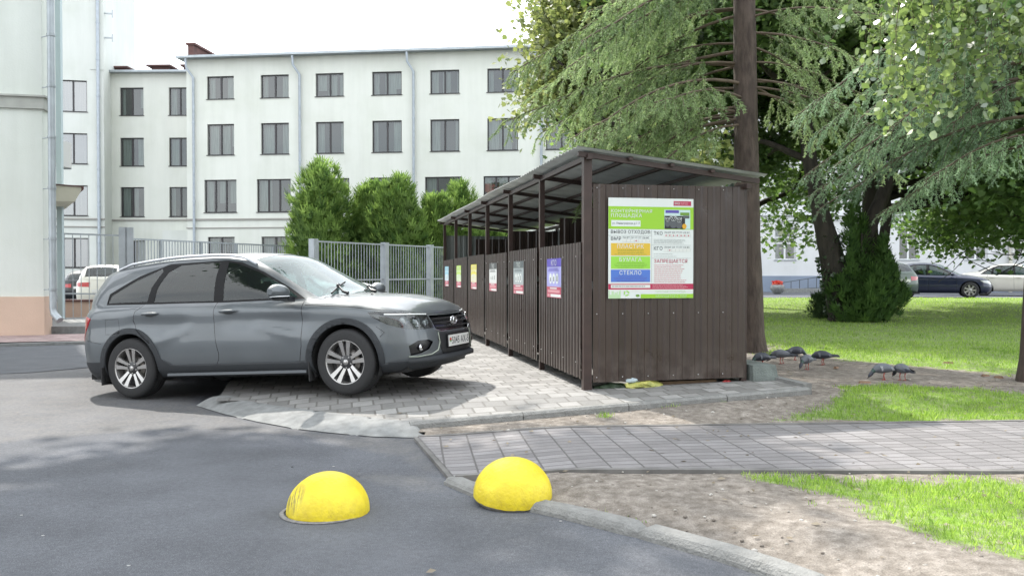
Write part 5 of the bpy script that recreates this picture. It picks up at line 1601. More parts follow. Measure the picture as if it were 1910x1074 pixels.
    def surf(s_, z, off=0.0):
        # nearest column interpolation in the unrolled strip
        s2 = 2 * Sc - s_ if s_ > Sc else s_
        i = int(np.clip(np.searchsorted(S, s2) - 1, 0, len(S) - 2)); t = (s2 - S[i]) / max(1e-6, S[i + 1] - S[i])
        def col(ci):
            lo, hi = 0.0, 1.0
            for _ in range(18):
                m_ = (lo + hi) / 2
                if full(colz[ci], m_).z < z: lo = m_
                else: hi = m_
            return full(colz[ci], lo)
        a = col(i).lerp(col(i + 1), max(0, min(1, t)))
        b = col(max(0, i - 1)); d = col(i + 1) - col(i)
        if d.length < 1e-6: d = Vector((0, 1, 0))
        n = Vector((-d.y, d.x, 0)).normalized()
        if n.x * (a.x - 1.2) + n.y * a.y < 0: n = -n
        a = a + n * off
        if s_ > Sc: a = Vector((a.x, -a.y, a.z)); n = Vector((n.x, -n.y, n.z))
        return a, n
    mb = MB()
    for z in (.605, .648, .69):
        mb.tube([surf(Sc - .41 + .82 * k / 24, z + .004 * abs(k - 12) / 12, -.006)[0] for k in range(25)], .0065, 6)
    mb.build('grille_bar', mat('satin dark', (.018, .018, .02), .4), gr)
    for q in (-1, 1):                                       # small bright accents at the grille ends
        mb = MB(); mb.tube([surf(Sc + q * (.445 - .03 * k), .595 - .03 * min(1, k / 3.), .004)[0] for k in range(8)], .006, 6); mb.build('chrome_strip', CHR, gr)
    mb = MB(); E0, n = surf(Sc, .66, .02)
    ov = [E0 + Vector((0.0, .078 * cos(a), .040 * sin(a))) for a in [2 * pi * k / 28 for k in range(29)]]
    mb.tube(ov, .0075, 8, cap=False)
    mb.tube([E0 + Vector((.004, .045 - .01, -.022)), E0 + Vector((.006, .02, .018)), E0 + Vector((.006, -.012, .026)), E0 + Vector((.004, -.026, .0)), E0 + Vector((.004, -.012, -.03))], [.004, .012, .013, .012, .004], 8)
    mb.tube([E0 + Vector((.004, .045, -.02)), E0 + Vector((.004, -.045, -.016))], .006, 6)
    mb.build('emblem', CHR, gr)
    # number plate
    mb = MB(); pz = .462; p0, n = surf(Sc, pz, .02)
    xpl = p0.x + .004
    pl = bpy.data.objects.new('number_plate', None)
    mb.box(xpl - .006, xpl, -.26, .26, pz - .056, pz + .056, 0); 
    plo = mb.build('number_plate', [mat('plate white', (.62, .62, .6), .4), mat('plate ink', (.03, .03, .035), .5), mat('plate red', (.45, .02, .02), .5), mat('plate green', (.03, .25, .06), .5)], root)
    mb = MB(); put_text(mb, '5045 AX-5', (xpl + .0015, .0, pz - .056), (0, 1, 0), (0, 0, 1), -.185, .245, .02, .092, 1)
    mb.add([(xpl + .0015, -.245, pz + .004), (xpl + .0015, -.20, pz + .004), (xpl + .0015, -.20, pz + .028), (xpl + .0015, -.245, pz + .028)], [(0, 1, 2, 3)], 2)
    mb.add([(xpl + .0015, -.245, pz - .008), (xpl + .0015, -.20, pz - .008), (xpl + .0015, -.20, pz + .004), (xpl + .0015, -.245, pz + .004)], [(0, 1, 2, 3)], 3)
    mb.build('lettering', list(plo.data.materials), plo)
    mb = MB(); mb.box(xpl - .02, xpl - .0065, -.275, .275, pz - .07, pz + .07); mb.build('plate_holder', BLK, plo)
    # headlights
    for mir in (False, True):
        hl = geo('headlight', *pts('headlight'), LENS, root, offset=.001, mirror=mir)
        geo('housing', *pts('headlight'), mat('lamp housing', (.10, .105, .11), .25, metal=.4), hl, offset=-.045, mirror=mir)
        mb = MB(); sg = 1 if mir else -1
        for k, (s_, z, r) in enumerate(((Sc - .82, .695, .052), (Sc - .66, .68, .05), (Sc - .53, .67, .04))):
            p, n = surf(s_, z, -.03); p = Vector((p.x, sg * abs(p.y), p.z)); n = Vector((n.x, sg * abs(n.y), 0)).normalized()
            u_ = Vector((0, 0, 1)).cross(n); ring = []
            for rad, dd in ((r, .014), (r * .9, .0), (r * .75, -.012), (r * .45, -.014), (0.002, -.004)):
                ring.append([p + n * dd + (u_ * cos(a) + Vector((0, 0, 1)) * sin(a)) * rad for a in [2 * pi * j / 18 for j in range(19)]])
            mb.grid(ring, 0); mb.sphere(p + n * .0, r * .45, 12, 8, 1)
        mb.build('reflector', [CHR, mat('clear lens', (.75, .78, .8), .05, spec=1)], hl)
        mb = MB(); mb.tube([(lambda q: Vector((q.x, sg * abs(q.y), q.z)))(surf(Sc - 1.02 + .55 * k / 12, .775 - .025 * k / 12 - .006, -.008)[0]) for k in range(13)], .010, 6); mb.build('light_strip', mat('drl', (.7, .72, .72), .2), hl)
        fg = geo('fog_light', *pts('fog_pocket'), BLK, root, offset=-.022, mirror=mir)
        p, n = surf(Sc - .66, .43, -.008); p = Vector((p.x, sg * abs(p.y), p.z)); mb = MB(); mb.sphere(p, .036, 14, 8, 0, (.5, 1, 1)); mb.build('lamp', CHR, fg)
        mb = MB(); tr = [(Sc - .80, .352), (Sc - .70, .344), (Sc - .52, .352), (Sc - .42, .385), (Sc - .395, .46), (Sc - .405, .56)]
        mb.tube([(lambda q: Vector((q.x, sg * abs(q.y), q.z)))(surf(a, b, .006)[0]) for a, b in tr], .007, 6); mb.build('bumper_trim', mat('trim satin', (.30, .33, .28), .3, metal=.6), root)
        geo('tail_light', *pts('tail_light'), REDL, root, offset=.004, mirror=mir, solid=.015)
    # skid lip under the bumper
    mb = MB(); rows = []
    for k in range(25):
        s_ = Sc - .80 + 1.6 * k / 24; e_ = 1 - abs(k - 12) / 12
        a, n = surf(s_, .30, .0); a2 = a + n * (.02 + .055 * min(1, e_ * 2)); 
        rows.append([a + Vector((0, 0, .045)), a2 + Vector((0, 0, .02)), a2 + Vector((0, 0, -.015)), a + n * -.1 + Vector((0, 0, -.06))])
    mb.grid(rows); mb.build('skid_lip', CLAD, root)
    # lighter grey sill strip and mud flaps
    for s in (-1, 1):
        mb = MB(); mb.box(.5, 2.2, s * .872 - .012, s * .872 + .012, .235, .262); mb.build('sill_strip', mat('sill grey', (.10, .11, .12), .4), root)
        for x in (wb - ar - .03, -ar - .02):
            mb = MB(); mb.box(x - .006, x + .006, s * .80 - .085, s * .80 + .085, .15, .34); mb.build('mud_flap', RUB, root)
        # door handles
        for x, z in ((1.30, .885), (.30, .90)):
            h = MB(); y = s * .884
            h.tube([(x - .10, y, z), (x - .07, y + s * .02, z), (x, y + s * .027, z + .002), (x + .07, y + s * .02, z), (x + .10, y, z)], [.009, .015, .016, .015, .010], 10); h.build('door_handle', paint, root)
            h = MB(); h.sphere((x, s * .876, z - .005), .055, 16, 8, 0, (1.15, .12, .5)); h.build('handle_shade_patch', mat('handle shade', (.06, .065, .07), .5), root)  # darker disc on the door, painted in for the shade behind the handle
        # mirrors
        mr = MB(); rows = []
        for i in range(13):
            t = i / 12; row = []
            yy = s * (.90 + .235 * t)
            rr_ = (sin(pi * (.08 + .88 * t)) ** .5)
            for k in range(21):
                a = 2 * pi * k / 20
                row.append((2.02 + .075 * rr_ * cos(a) + (.03 if cos(a) > 0 else 0) * rr_ * cos(a) - .02 * t, yy, 1.035 + .082 * rr_ * sin(a) + .015 * t))
            rows.append(row)
        mr.grid(rows); mr.poly(rows[0][:-1]); mr.poly(rows[-1][:-1]); m1 = mr.build('wing_mirror', paint, root)
        q = MB(); q.bar((2.03, s * .83, .965), (2.04, s * .95, .985), .10, .05); q.build('mirror_foot', BLK, m1)
        q = MB(); q.sphere((2.035, s * 1.02, .972), .07, 12, 8, 0, (1.1, 1.5, .22)); q.build('mirror_base', BLK, m1)
        q = MB(); q.tube([(2.0, s * 1.13, 1.0), (2.09, s * 1.10, 1.0), (2.12, s * .98, .998)], .006, 6); q.build('turn_lamp', CHR, m1)
        # roof rails
        rl = MB(); pr = []
        for k in range(21):
            x = -.36 + 1.86 * k / 20; y = interp(P_['yr'], x) + .0; z = interp(P_['zr'], x)
            lift = .028 * min(1, min(k, 20 - k) / 2.0) + .006
            pr.append((x, s * (y - .01), z + lift))
        rl.tube(pr, .0145, 8); rl.build('roof_rail', mat('rail silver', (.5, .52, .55), .3, metal=.8), root)
    # wipers
    for (a, b, c_) in (((2.38, -.40), (2.22, -.08), (2.34, -.56)), ((2.42, .12), (2.27, .42), (2.40, .02))):
        mb = MB()
        def zz(x, y):
            zc = interp(P_['zc'], x); zr = interp(P_['zr'], x); yr = interp(P_['yr'], x); return zc - (zc - zr) * min(1, abs(y) / yr) ** 2.4
        q0 = Vector((a[0], a[1], zz(*a) + .025)); q1 = Vector((b[0], b[1], zz(*b) + .03)); q2 = Vector((c_[0], c_[1], zz(*c_) + .028))
        bl = [q2.lerp(q1, k / 8) for k in range(9)]
        for q in bl: q.z = zz(q.x, q.y) + .022
        mb.tube(bl, .010, 6); mb.tube([q0 + Vector((.06, 0, -.02)), q0, bl[4] + Vector((0, 0, .016))], [.02, .013, .009], 6); mb.sphere(bl[4] + Vector((0, 0, .012)), .024, 8, 6)
        mb.build('wiper', BLK, root)
    for y in (-.3, .3):
        mb = MB(); mb.sphere((2.66, y, .972), .014, 8, 5); mb.build('washer_jet', BLK, root)
    mb = MB(); rows = [[(-.30 + .2 * t, .028 * (1 - t) * q, 1.44 + .02 * t + .0) for q in (-1, 1)] for t in (0, 1)]
    mb.add([(-.36, 0, 1.50), (-.33, .022, 1.435), (-.33, -.022, 1.435), (-.14, 0, 1.458)], [(0, 1, 3), (0, 3, 2), (0, 2, 1), (1, 2, 3)]); mb.build('roof_aerial', BLK, root)
    mb = MB(); mb.lathe([(.03, 0), (.03, -.18)], 12, 'z', (0, 0, 0)); 
    car_common(root, P_, None, paint, 'twin')
    return root
main_car()

# ---- other cars: one builder, each with its own proportions and colour
def preset(kind):
    Q = dict(WAGON); Q['sculpt'] = None
    if kind == 'sedan':
        Q['zc'] = [(-.95, .93), (-.85, 1.0), (-.55, 1.06), (-.30, 1.10), (.0, 1.24), (.3, 1.36), (.6, 1.42), (1.0, 1.44), (1.35, 1.41), (1.6, 1.36), (1.9, 1.2), (2.2, 1.03), (2.36, .955), (2.6, .93), (2.9, .88), (3.15, .80), (3.40, .70)]
        Q['zr'] = [(-.95, .91), (-.85, .975), (-.3, 1.02), (0, 1.13), (.25, 1.25), (.5, 1.34), (1.0, 1.38), (1.3, 1.34), (1.6, 1.24), (1.9, 1.08), (2.15, .96), (2.3, .90), (2.6, .87), (2.9, .83), (3.15, .77), (3.40, .69)]
        Q['edge'] = [(-.95, .90), (-.3, .94), (.5, .93), (1.5, .90), (2.1, .885), (2.4, .87), (2.8, .83), (3.15, .77), (3.4, .69)]
        Q['R'] = [(0, -.95), (.12, -1.03), (.3, -1.08), (.5, -1.09), (.7, -1.07), (.85, -1.04), (1, -1.0)]
        Q['side'] = [[(1.2, .93), (1.18, 1.32), (1.30, 1.30), (1.6, 1.19), (1.9, 1.03), (2.05, .92)], [(.33, .95), (.40, 1.22), (.62, 1.32), (1.09, 1.33), (1.1, .93)], [(-.1, .97), (.06, 1.09), (.30, 1.2), (.27, .96)]]
        Q['trim'] = [(-.16, .955), (.04, 1.11), (.36, 1.27), (.6, 1.35), (1.15, 1.35), (1.33, 1.32), (1.62, 1.21), (1.95, 1.03), (2.12, .905)]
        Q['shield'] = [(1.5, .0), (1.48, .3), (1.42, .545), (1.62, .60), (2.0, .665), (2.22, .69), (2.31, .40), (2.35, 0)]
        Q['back'] = [(.25, 0), (.22, .5), (-.20, .56), (-.27, 0)]
    if kind == 'hatch':
        Q['R'] = [(0, -.60), (.12, -.66), (.3, -.70), (.5, -.71), (.7, -.69), (.85, -.67), (1, -.65)]
        Q['xr'] = -.40
        Q['zc'] = [(-.66, .98), (-.60, 1.06), (-.42, 1.25), (-.28, 1.36), (-.1, 1.40)] + [p for p in WAGON['zc'] if p[0] > .2]
        Q['zr'] = [(-.66, .97), (-.58, 1.03), (-.42, 1.19), (-.28, 1.30), (-.1, 1.34), (.0, 1.37)] + [p for p in WAGON['zr'] if p[0] > .2]
        Q['edge'] = [(-.66, .95), (-.2, .96), (.5, .95)] + [p for p in WAGON['edge'] if p[0] > 1]
        Q['back'] = [(-.28, 0), (-.28, .5), (-.57, .52), (-.60, 0)]
        Q['side'] = [WAGON['side'][0], WAGON['side'][1], [(-.30, 1.03), (-.05, 1.25), (.32, 1.33), (.26, 1.03)]]
        Q['trim'] = [(-.36, 1.01), (-.08, 1.28), (.45, 1.38), (1.15, 1.42), (1.33, 1.39), (1.62, 1.27), (1.95, 1.095), (2.17, .965)]
    if kind == 'suv':
        for k in ('zc', 'zr', 'edge'): Q[k] = [(x, z * 1.09 + .02) for x, z in Q[k]]
        for k in ('side',): Q[k] = [[(x, z * 1.09 + .02) for x, z in p] for p in Q[k]]
        Q['trim'] = [(x, z * 1.09 + .02) for x, z in Q['trim']]
        Q['wr'] = .35; Q['arch'] = .40; Q['z0'] = .25
    return Q
def other_car(kind, loc, rz, col, label, metal=.3, clad=None, group=None, dark_plate=False, bumper_strip=False):
    P_ = preset(kind); wb, wr, ar = P_['wb'], P_['wr'], P_['arch']
    root = empty('parked_car', loc, rz, label, 'car', group)
    paint = carpaint('paint %.2f %.2f %.2f' % col, col, metal, .35)
    colz, full = tub_fn(P_)
    ref = [full(c, .45) for c in colz]; Sc = P_['xs']; i0 = len(colz) - 1 - 22
    for i in range(i0 + 1, len(ref)): Sc += (ref[i] - ref[i - 1]).length
    Sb = P_['xr']
    for i in range(13, -1, -1): Sb -= (ref[i] - ref[i + 1]).length
    c = Sc; zf = interp(P_['edge'], 3.4); zb = interp(P_['edge'], -.86)
    reg = [('cut', arc_poly(0, wr, ar, 28)), ('cut', arc_poly(wb, wr, ar, 28)),
           ('headlight', [(2.98, zf + .03), (3.2, zf + .02), (c - .40, zf - .02), (c - .40, zf - .13), (c - .6, zf - .14), (3.1, zf - .06)]),
           ('grille', [(c - .36, zf - .03), (c + .01, zf - .03), (c + .01, zf - .14), (c - .34, zf - .14)]),
           ('lower', [(c - .5, .42), (c + .01, .42), (c + .01, .28), (c - .5, .28)]),
           ('tail_light', [(-.60, zb - .09), (Sb + .34, zb - .07), (Sb + .34, zb - .24), (-.72, zb - .22)]),
           ('cladding', [(Sb - .01, .1), (c + .01, .1), (c + .01, .285), (Sb - .01, .285)])]
    if bumper_strip: reg.append(('strip', [(Sb - .01, .50), (-.36, .50), (-.36, .56), (Sb - .01, .56)]))
    sm = stroke([(2.16, .9), (2.15, .29)], .01) + stroke([(1.13, .94), (1.15, .29)], .01) + stroke([(.15, .94), (.1, .8), (.32, .55)], .01) + stroke([(2.3, zf + .12), (3.0, zf + .06), (c, zf - .015)], .01)
    reg += [('seam', s_) for s_ in sm]
    win = [('w0', P_['side'][0]), ('w1', P_['side'][1]), ('w2', P_['side'][2]), ('trim', P_['trim'])]
    prt, _ = car_shell(P_, reg, win, [('shield', P_['shield']), ('backg', P_['back'])], False)
    def pts(k): return prt.get(k, ([], []))
    geo('body', *pts('body'), [paint, BLK], root, mirror='both', extra=pts('seam'))
    geo('lower_trim', *pts('cladding'), clad or paint, root, offset=.006, mirror='both'); geo('window_trim', *pts('trim'), TRM, root, mirror='both')
    if bumper_strip: geo('bumper_strip', *pts('strip'), BLK, root, offset=.02, mirror='both', solid=.03)
    for k in ('w0', 'w1', 'w2'):
        for mir in (False, True): geo('side_window', *pts(k), CARG, root, offset=-.002, mirror=mir)
    geo('windscreen', *pts('shield'), CARG2, root, mirror='both'); geo('rear_window', *pts('backg'), CARG, root, mirror='both')
    geo('grille', *pts('grille'), BLK, root, offset=-.01, mirror='both'); geo('lower_grille', *pts('lower'), CLAD, root, offset=.004, mirror='both')
    for mir in (False, True):
        geo('headlight', *pts('headlight'), mat('lamp face', (.42, .43, .43), .15, coat=1), root, offset=.003, mirror=mir); geo('tail_light', *pts('tail_light'), REDL, root, offset=.004, mirror=mir)
        s = 1 if mir else -1; mb = MB(); mb.sphere((2.0, s * .99, interp(P_['edge'], 2.0) + .07), .1, 14, 8, 0, (.7, 1, .75)); mb.build('wing_mirror', paint, root)
        for x in (1.3, .3): mb = MB(); mb.bar((x - .09, s * .892, .82), (x + .09, s * .892, .82), .02, .025); mb.build('door_handle', paint, root)
    mb = MB(); xx = interp(P_['F'], .35) + .012; mb.box(xx - .005, xx, -.26, .26, .43, .54); mb.build('number_plate', mat('plate white', (.6, .6, .58), .4), root)
    xb = interp(P_['R'], .5) - .012; mb = MB(); mb.box(xb, xb + .005, -.26, .26, .66, .77); mb.build('number_plate', MATS['plate white'], root)
    car_common(root, P_, None, paint)
    return root
def ground_at(px, Y, z): q = P(px, 500, Y); return (q.x, Y, z)
# right, beyond the lawn
zr0 = .405
other_car('hatch', (14.75, 32.75, zr0), radians(108), (.035, .06, .045), 'dark green hatchback seen from behind, half hidden by the ivy clad tree', clad=BLK)
other_car('sedan', (16.15, 35.3, zr0), radians(-24), (.010, .015, .042), 'dark navy saloon car parked beyond the lawn with its nose to the right')
other_car('sedan', ground_at(1836, 38.0, zr0), radians(-30), (.50, .48, .43), 'silver white saloon car parked behind the navy one at the right edge', .15)
# left
other_car('sedan', (P(196, 600, 11.2).x + .92, 11.55, 0.0), radians(-16), (.50, .48, .36), 'cream saloon whose rear bumper shows behind the grey estate car', .05, clad=None, bumper_strip=True)
other_car('suv', (P(196, 520, 31).x, 31.0, .05), radians(105), (.55, .54, .49), 'white car seen from behind between the gate post and the downpipe', .05, clad=CLAD)
other_car('hatch', (P(146, 520, 38).x, 38.5, .05), radians(100), (.008, .01, .014), 'small dark car parked behind the left fence beside the white one', .2)
other_car('suv', (P(722, 520, 20).x - 3.80, 20.0, .0), radians(-3), (.60, .61, .62), 'white car whose bonnet shows just above the wipers of the grey car', .05).scale = (1.1, 1.1, 1.1)
other_car('hatch', (P(822, 520, 24).x + 3.5, 24.2, .0), pi, (.60, .60, .60), 'white car whose nose peeks out left of the far end of the shed', .05)
# ------------------------------------------------------------------ trees
BARK = mat('spruce bark', (.095, .072, .060), .95, col2=(.045, .033, .028), vscale=9, stretch=(1.6, 1.6, .5), bump=1.0, bscale=18)
BARKD = mat('dark bark', (.024, .020, .016), .95, var=.5, vscale=6, stretch=(1.5, 1.5, .35), bump=1.0, bscale=14)
TWIG = mat('twig', (.10, .075, .055), .9, var=.3, vscale=5)
def rot2(v, a): return Vector((v.x * cos(a) - v.y * sin(a), v.x * sin(a) + v.y * cos(a), v.z))
def trunk_mesh(parent, pts, rad, m, seed=0, n=18, rough=.06, name='trunk'):
    mb = MB(); P2 = []; R2 = []
    pts = [Vector(p) for p in pts]
    for i in range(len(pts) - 1):
        k_ = max(2, int((pts[i + 1] - pts[i]).length / .14))
        for k in range(k_): t = k / k_; P2.append(pts[i].lerp(pts[i + 1], t)); R2.append(rad[i] + (rad[i + 1] - rad[i]) * t)
    P2.append(pts[-1]); R2.append(rad[-1])
    rows = []
    for j, (p, r) in enumerate(zip(P2, R2)):
        row = []
        for k in range(n + 1):
            a = 2 * pi * (k % n) / n
            rr_ = r * (1 + rough * (fnoise(cos(a) * 1.5 + 7, p.z * .9 + sin(a) * 1.5, 1.6, seed) - .5) * 2 + rough * .8 * (vnoise(np.array(k % n) * 1.0, np.array(p.z * 4), 1.0, seed + 3) - .5))
            row.append(p + Vector((cos(a), sin(a), 0)) * rr_)
        rows.append(row)
    mb.grid(rows, flip=True)
    return mb.build(name, m, parent)

def needles(segs, rg, per=9, nl=.032, nw=.0042):
    """segs: array (n,2,3) twig pieces; returns triangles"""
    S_ = np.asarray(segs); n = len(S_); d = S_[:, 1] - S_[:, 0]; L_ = np.linalg.norm(d, axis=1, keepdims=True) + 1e-9; u = d / L_
    S2 = np.repeat(S_, per, 0); u2 = np.repeat(u, per, 0); m = len(u2)
    t = rg.uniform(0, 1, (m, 1)); base = S2[:, 0] + (S2[:, 1] - S2[:, 0]) * t
    r = rg.normal(0, 1, (m, 3)); r -= (r * u2).sum(1, keepdims=True) * u2; r /= np.linalg.norm(r, axis=1, keepdims=True) + 1e-9
    r[:, 2] *= .7
    dirv = u2 * rg.uniform(.4, .9, (m, 1)) + r * rg.uniform(.6, 1, (m, 1)); dirv /= np.linalg.norm(dirv, axis=1, keepdims=True)
    ln = nl * rg.uniform(.7, 1.25, (m, 1)); sd = np.cross(dirv, rg.normal(0, 1, (m, 3))); sd /= np.linalg.norm(sd, axis=1, keepdims=True) + 1e-9
    w_ = nw * rg.uniform(.8, 1.3, (m, 1))
    return np.stack([base - sd * w_, base + sd * w_, base + dirv * ln], 1)

def spruce_bough(start, az, length, rg, t0=.12, rise=.1, droop=.45, seglen=.06, side_n=None, hang=.35, dens=1.0):
    """returns (branch polyline, radii, twig segments, wood polylines)"""
    p = Vector(start); pts = [p.copy()]; n = 10; d = Vector((cos(az), sin(az), rise))
    for i in range(n):
        t = (i + 1) / n; d2 = Vector((cos(az), sin(az), rise - droop * 2 * t + (.55 * droop if t > .8 else 0))).normalized()
        p = p + d2 * (length / n); pts.append(p.copy())
    segs = []; wood = []
    ns = side_n or max(6, int(length * 11 * dens))
    for k in range(ns):
        t = t0 + (1 - t0) * (k + rg.uniform(0, .8)) / ns; t = min(t, .99); j = t * n; i = min(int(j), n - 1); b = pts[i].lerp(pts[i + 1], j - i)
        s = 1 if k % 2 else -1
        L_ = (length * .30 * (1 - t * .75) + .12) * rg.uniform(.6, 1.15); a2 = az + s * rg.uniform(.6, 1.15)
        q = b.copy(); m = max(2, int(L_ / seglen)); poly = [q.copy()]; hg = hang * rg.uniform(.4, 1.5)
        for c in range(m):
            f = (c + 1) / m; dd = Vector((cos(a2), sin(a2), -.15 - hg * f * 2.2)).normalized(); q2 = q + dd * (L_ / m); segs.append((q[:], q2[:])); q = q2; poly.append(q.copy())
            if c % 2 == 1 and c < m - 1:      # hanging side twig
                a3 = a2 + (1 if rg.random() < .5 else -1) * rg.uniform(.5, 1.0); l3 = L_ * .42 * (1 - f * .4) * rg.uniform(.6, 1.2); w2 = q.copy(); mm = max(1, int(l3 / seglen))
                for e in range(mm):
                    g = (e + 1) / mm; dd = Vector((cos(a3), sin(a3), -.35 - hg * 1.8 * g)).normalized(); w3 = w2 + dd * (l3 / mm); segs.append((w2[:], w3[:])); w2 = w3
        wood.append(poly)
    for i in range(4, n): 
        segs.append((pts[i][:], pts[i + 1][:]))
    return pts, segs, wood

def spruce(name, base, height, r0, label, boughs, seed, lean=(0, 0), per=9, nl=.032, nw=.0042, cols=((.035, .06, .03), (.12, .16, .10)), group=None, matname='spruce needles', bare=.12):
    rg = np.random.default_rng(seed); t = empty(name, base, 0, label, 'tree', group)
    pts = [(0, 0, -.1), (lean[0] * .04, lean[1] * .04, .25), (lean[0] * .2, lean[1] * .2, 1.5), (lean[0] * .5, lean[1] * .5, height * .35), (lean[0], lean[1], height)]
    rad = [r0 * 1.45, r0 * 1.12, r0, r0 * .82, .03]
    trunk_mesh(t, pts, rad, BARK, seed)
    allseg = []; bm_ = MB(); vv = []
    for (z, az, L_, rise, droop, hang, dens) in boughs:
        f = z / height; sx = lean[0] * f; sy = lean[1] * f
        p, s, wood = spruce_bough((sx, sy, z), az, L_, rg, bare, rise, droop, hang=hang, dens=dens)
        n = len(p); bm_.tube(p, [.006 + .0065 * L_ * (1 - i / n) for i in range(n)], 6)
        for w_ in wood: bm_.tube(w_, [.006 * (1 - i / len(w_)) + .0018 for i in range(len(w_))], 3, cap=False)
        allseg += s; vv += list(np.clip(rg.normal(.45, .3) + rg.normal(0, .15, len(s)), 0, 1))
    bm_.build('limbs', TWIG, t)
    tri = needles(allseg, rg, per, nl, nw)
    fast('crown', tri.reshape(-1, 3), 3, leafmat(matname, cols[0], cols[1], .3, .5, .06), t, np.repeat(vv, per))
    return t

def leaves(centers, rg, size, upbias=.5, shape='oval'):
    c = np.asarray(centers); n = len(c)
    nrm = rg.normal(0, 1, (n, 3)); nrm[:, 2] = np.abs(nrm[:, 2]) + upbias; nrm /= np.linalg.norm(nrm, axis=1, keepdims=True)
    u = np.cross(nrm, rg.normal(0, 1, (n, 3))); u /= np.linalg.norm(u, axis=1, keepdims=True); v = np.cross(nrm, u)
    s = size * rg.uniform(.6, 1.25, (n, 1))
    if shape == 'oval': prof = [(-.5, 0), (-.25, .30), (.1, .32), (.5, 0), (.1, -.32), (-.25, -.30)]
    elif shape == 'maple': prof = [(-.45, 0), (-.3, .42), (0, .28), (.08, .5), (.22, .2), (.55, 0), (.22, -.2), (.08, -.5), (0, -.28), (-.3, -.42)]
    else: prof = [(-.5, 0), (0, .4), (.5, 0), (0, -.4)]
    out = [c + u * (s * a) + v * (s * b) + nrm * (s * (-.18 * abs(b) * 2 - .1 * (a > .3))) for a, b in prof]
    return np.stack(out, 1), len(prof)
def leaf_crown(parent, tips, rg, n_per, spread, size, m, shape='oval', name='crown', upbias=.5, flat=.7):
    C = []; A = []
    for tp in tips:
        n = int(n_per * rg.uniform(.5, 1.4)); q = rg.normal(0, 1, (n, 3)) * spread * rg.uniform(.6, 1.2); q[:, 2] *= flat
        C.append(np.array(tp) + q); A.append(np.clip(rg.normal(.45, .15) + rg.normal(0, .2, n), 0, 1))
    C = np.concatenate(C); A = np.concatenate(A); V, k = leaves(C, rg, size, upbias, shape)
    return fast(name, V.reshape(-1, 3), k, m, parent, A)
BOUND = [None]
def grow(rg, start, d, L_, r, depth, mb, tips, spread=.55, up=.12, minr=.012):
    """recursive limbs; collects the twig tips"""
    n = 5; p = Vector(start); pts = [p.copy()]; d = Vector(d).normalized()
    for i in range(n):
        d = (d + Vector(rg.normal(0, .10, 3)) + Vector((0, 0, up * .3))).normalized(); p = p + d * (L_ / n); pts.append(p.copy())
        if depth <= 1: tips.append(p[:])
    if BOUND[0] and not BOUND[0](pts[-1]): return
    mb.tube(pts, [r * (1 - .45 * i / n) for i in range(n + 1)], 8 if depth > 2 else 5, cap=False)
    if depth == 0: tips.append(p[:]); return
    for k in range(3 if depth > 1 else 3):
        dd = (d + Vector(rg.normal(0, spread, 3)) + Vector((0, 0, up))).normalized()
        st = pts[-1] if k == 0 else pts[int(rg.integers(2, n + 1))]
        grow(rg, st, dd, L_ * rg.uniform(.6, .85), max(minr, r * .55), depth - 1, mb, tips, spread, up, minr)

# spruce rising behind the right end of the shed
b1 = GH(1401, 668); b1 = P(1400, 640, 12.6); zb = float(H(b1.x, 12.6)); rg = np.random.default_rng(11)
bo = []
for i in range(25):           # boughs reaching left over the shed and towards the camera
    z = rg.uniform(3.3, 6.0); az = pi + rg.uniform(-.75, .75); bo.append((z, az, rg.uniform(2.0, 3.9) * (1.0 if z > 3.8 else .8), rg.uniform(.0, .3), rg.uniform(.35, .6), rg.uniform(.7, 1.5), .8))
for i in range(13):           # right and front
    z = rg.uniform(3.7, 6.2); az = rg.uniform(-1.0, .7); bo.append((z, az, rg.uniform(1.4, 2.6), rg.uniform(-.1, .2), rg.uniform(.3, .6), rg.uniform(.5, 1.0), .8))
for i in range(26):           # the crown above the frame, it casts the shade
    z = rg.uniform(6.5, 13); az = rg.uniform(0, 2 * pi); bo.append((z, az, 3.6 * (1 - (z - 5) / 14), .1, .35, .4, .5))
spruce('spruce_tree', (b1.x, 12.6, zb), 16, .19, 'spruce with a straight brown trunk right behind the shed, boughs hanging over its roof', bo, 21, lean=(-.25, 0), per=11, nl=.046, nw=.0068, bare=.22, cols=((.09, .15, .055), (.32, .43, .20)))

# blue green spruce whose trunk stands at the right edge
b2 = GH(1916, 712); rg = np.random.default_rng(5); bo = []
for (z, az, L_, rise, droop, hang) in [(2.9, 2.85, 2.5, .05, .5, .7), (3.1, 2.5, 2.7, .1, .5, .7), (2.6, 2.3, 1.9, .0, .4, .7), (3.3, 3.05, 2.4, .1, .55, .8), (3.5, 2.7, 2.8, .1, .6, .8), (3.3, 2.2, 2.4, .1, .45, .7), (3.8, 3.2, 2.3, .1, .6, .8), (4.0, 2.55, 2.8, .1, .6, .8), (2.8, 1.9, 2.4, .0, .4, .6), (2.7, 3.3, 1.5, .0, .4, .8), (4.2, 2.9, 2.9, .1, .6, .9)]:
    bo.append((z, az, L_, rise, droop, hang, 1.15))
for i in range(13): bo.append((rg.uniform(2.7, 4.8), rg.uniform(1.9, 3.6), rg.uniform(1.2, 2.5), .08, .55, .8, 1.3))
for i in range(22): z = rg.uniform(5, 12); bo.append((z, rg.uniform(0, 2 * pi), 3.3 * (1 - (z - 5) / 12), .1, .35, .4, .5))
spruce('spruce_tree', (b2.x + .06, b2.y, b2.z), 14, .125, 'blue green spruce at the right edge, its drooping boughs hanging into view', bo, 33, lean=(.35, .1), per=12, nl=.036, nw=.0052, cols=((.09, .16, .085), (.31, .45, .27)), matname='blue spruce needles')

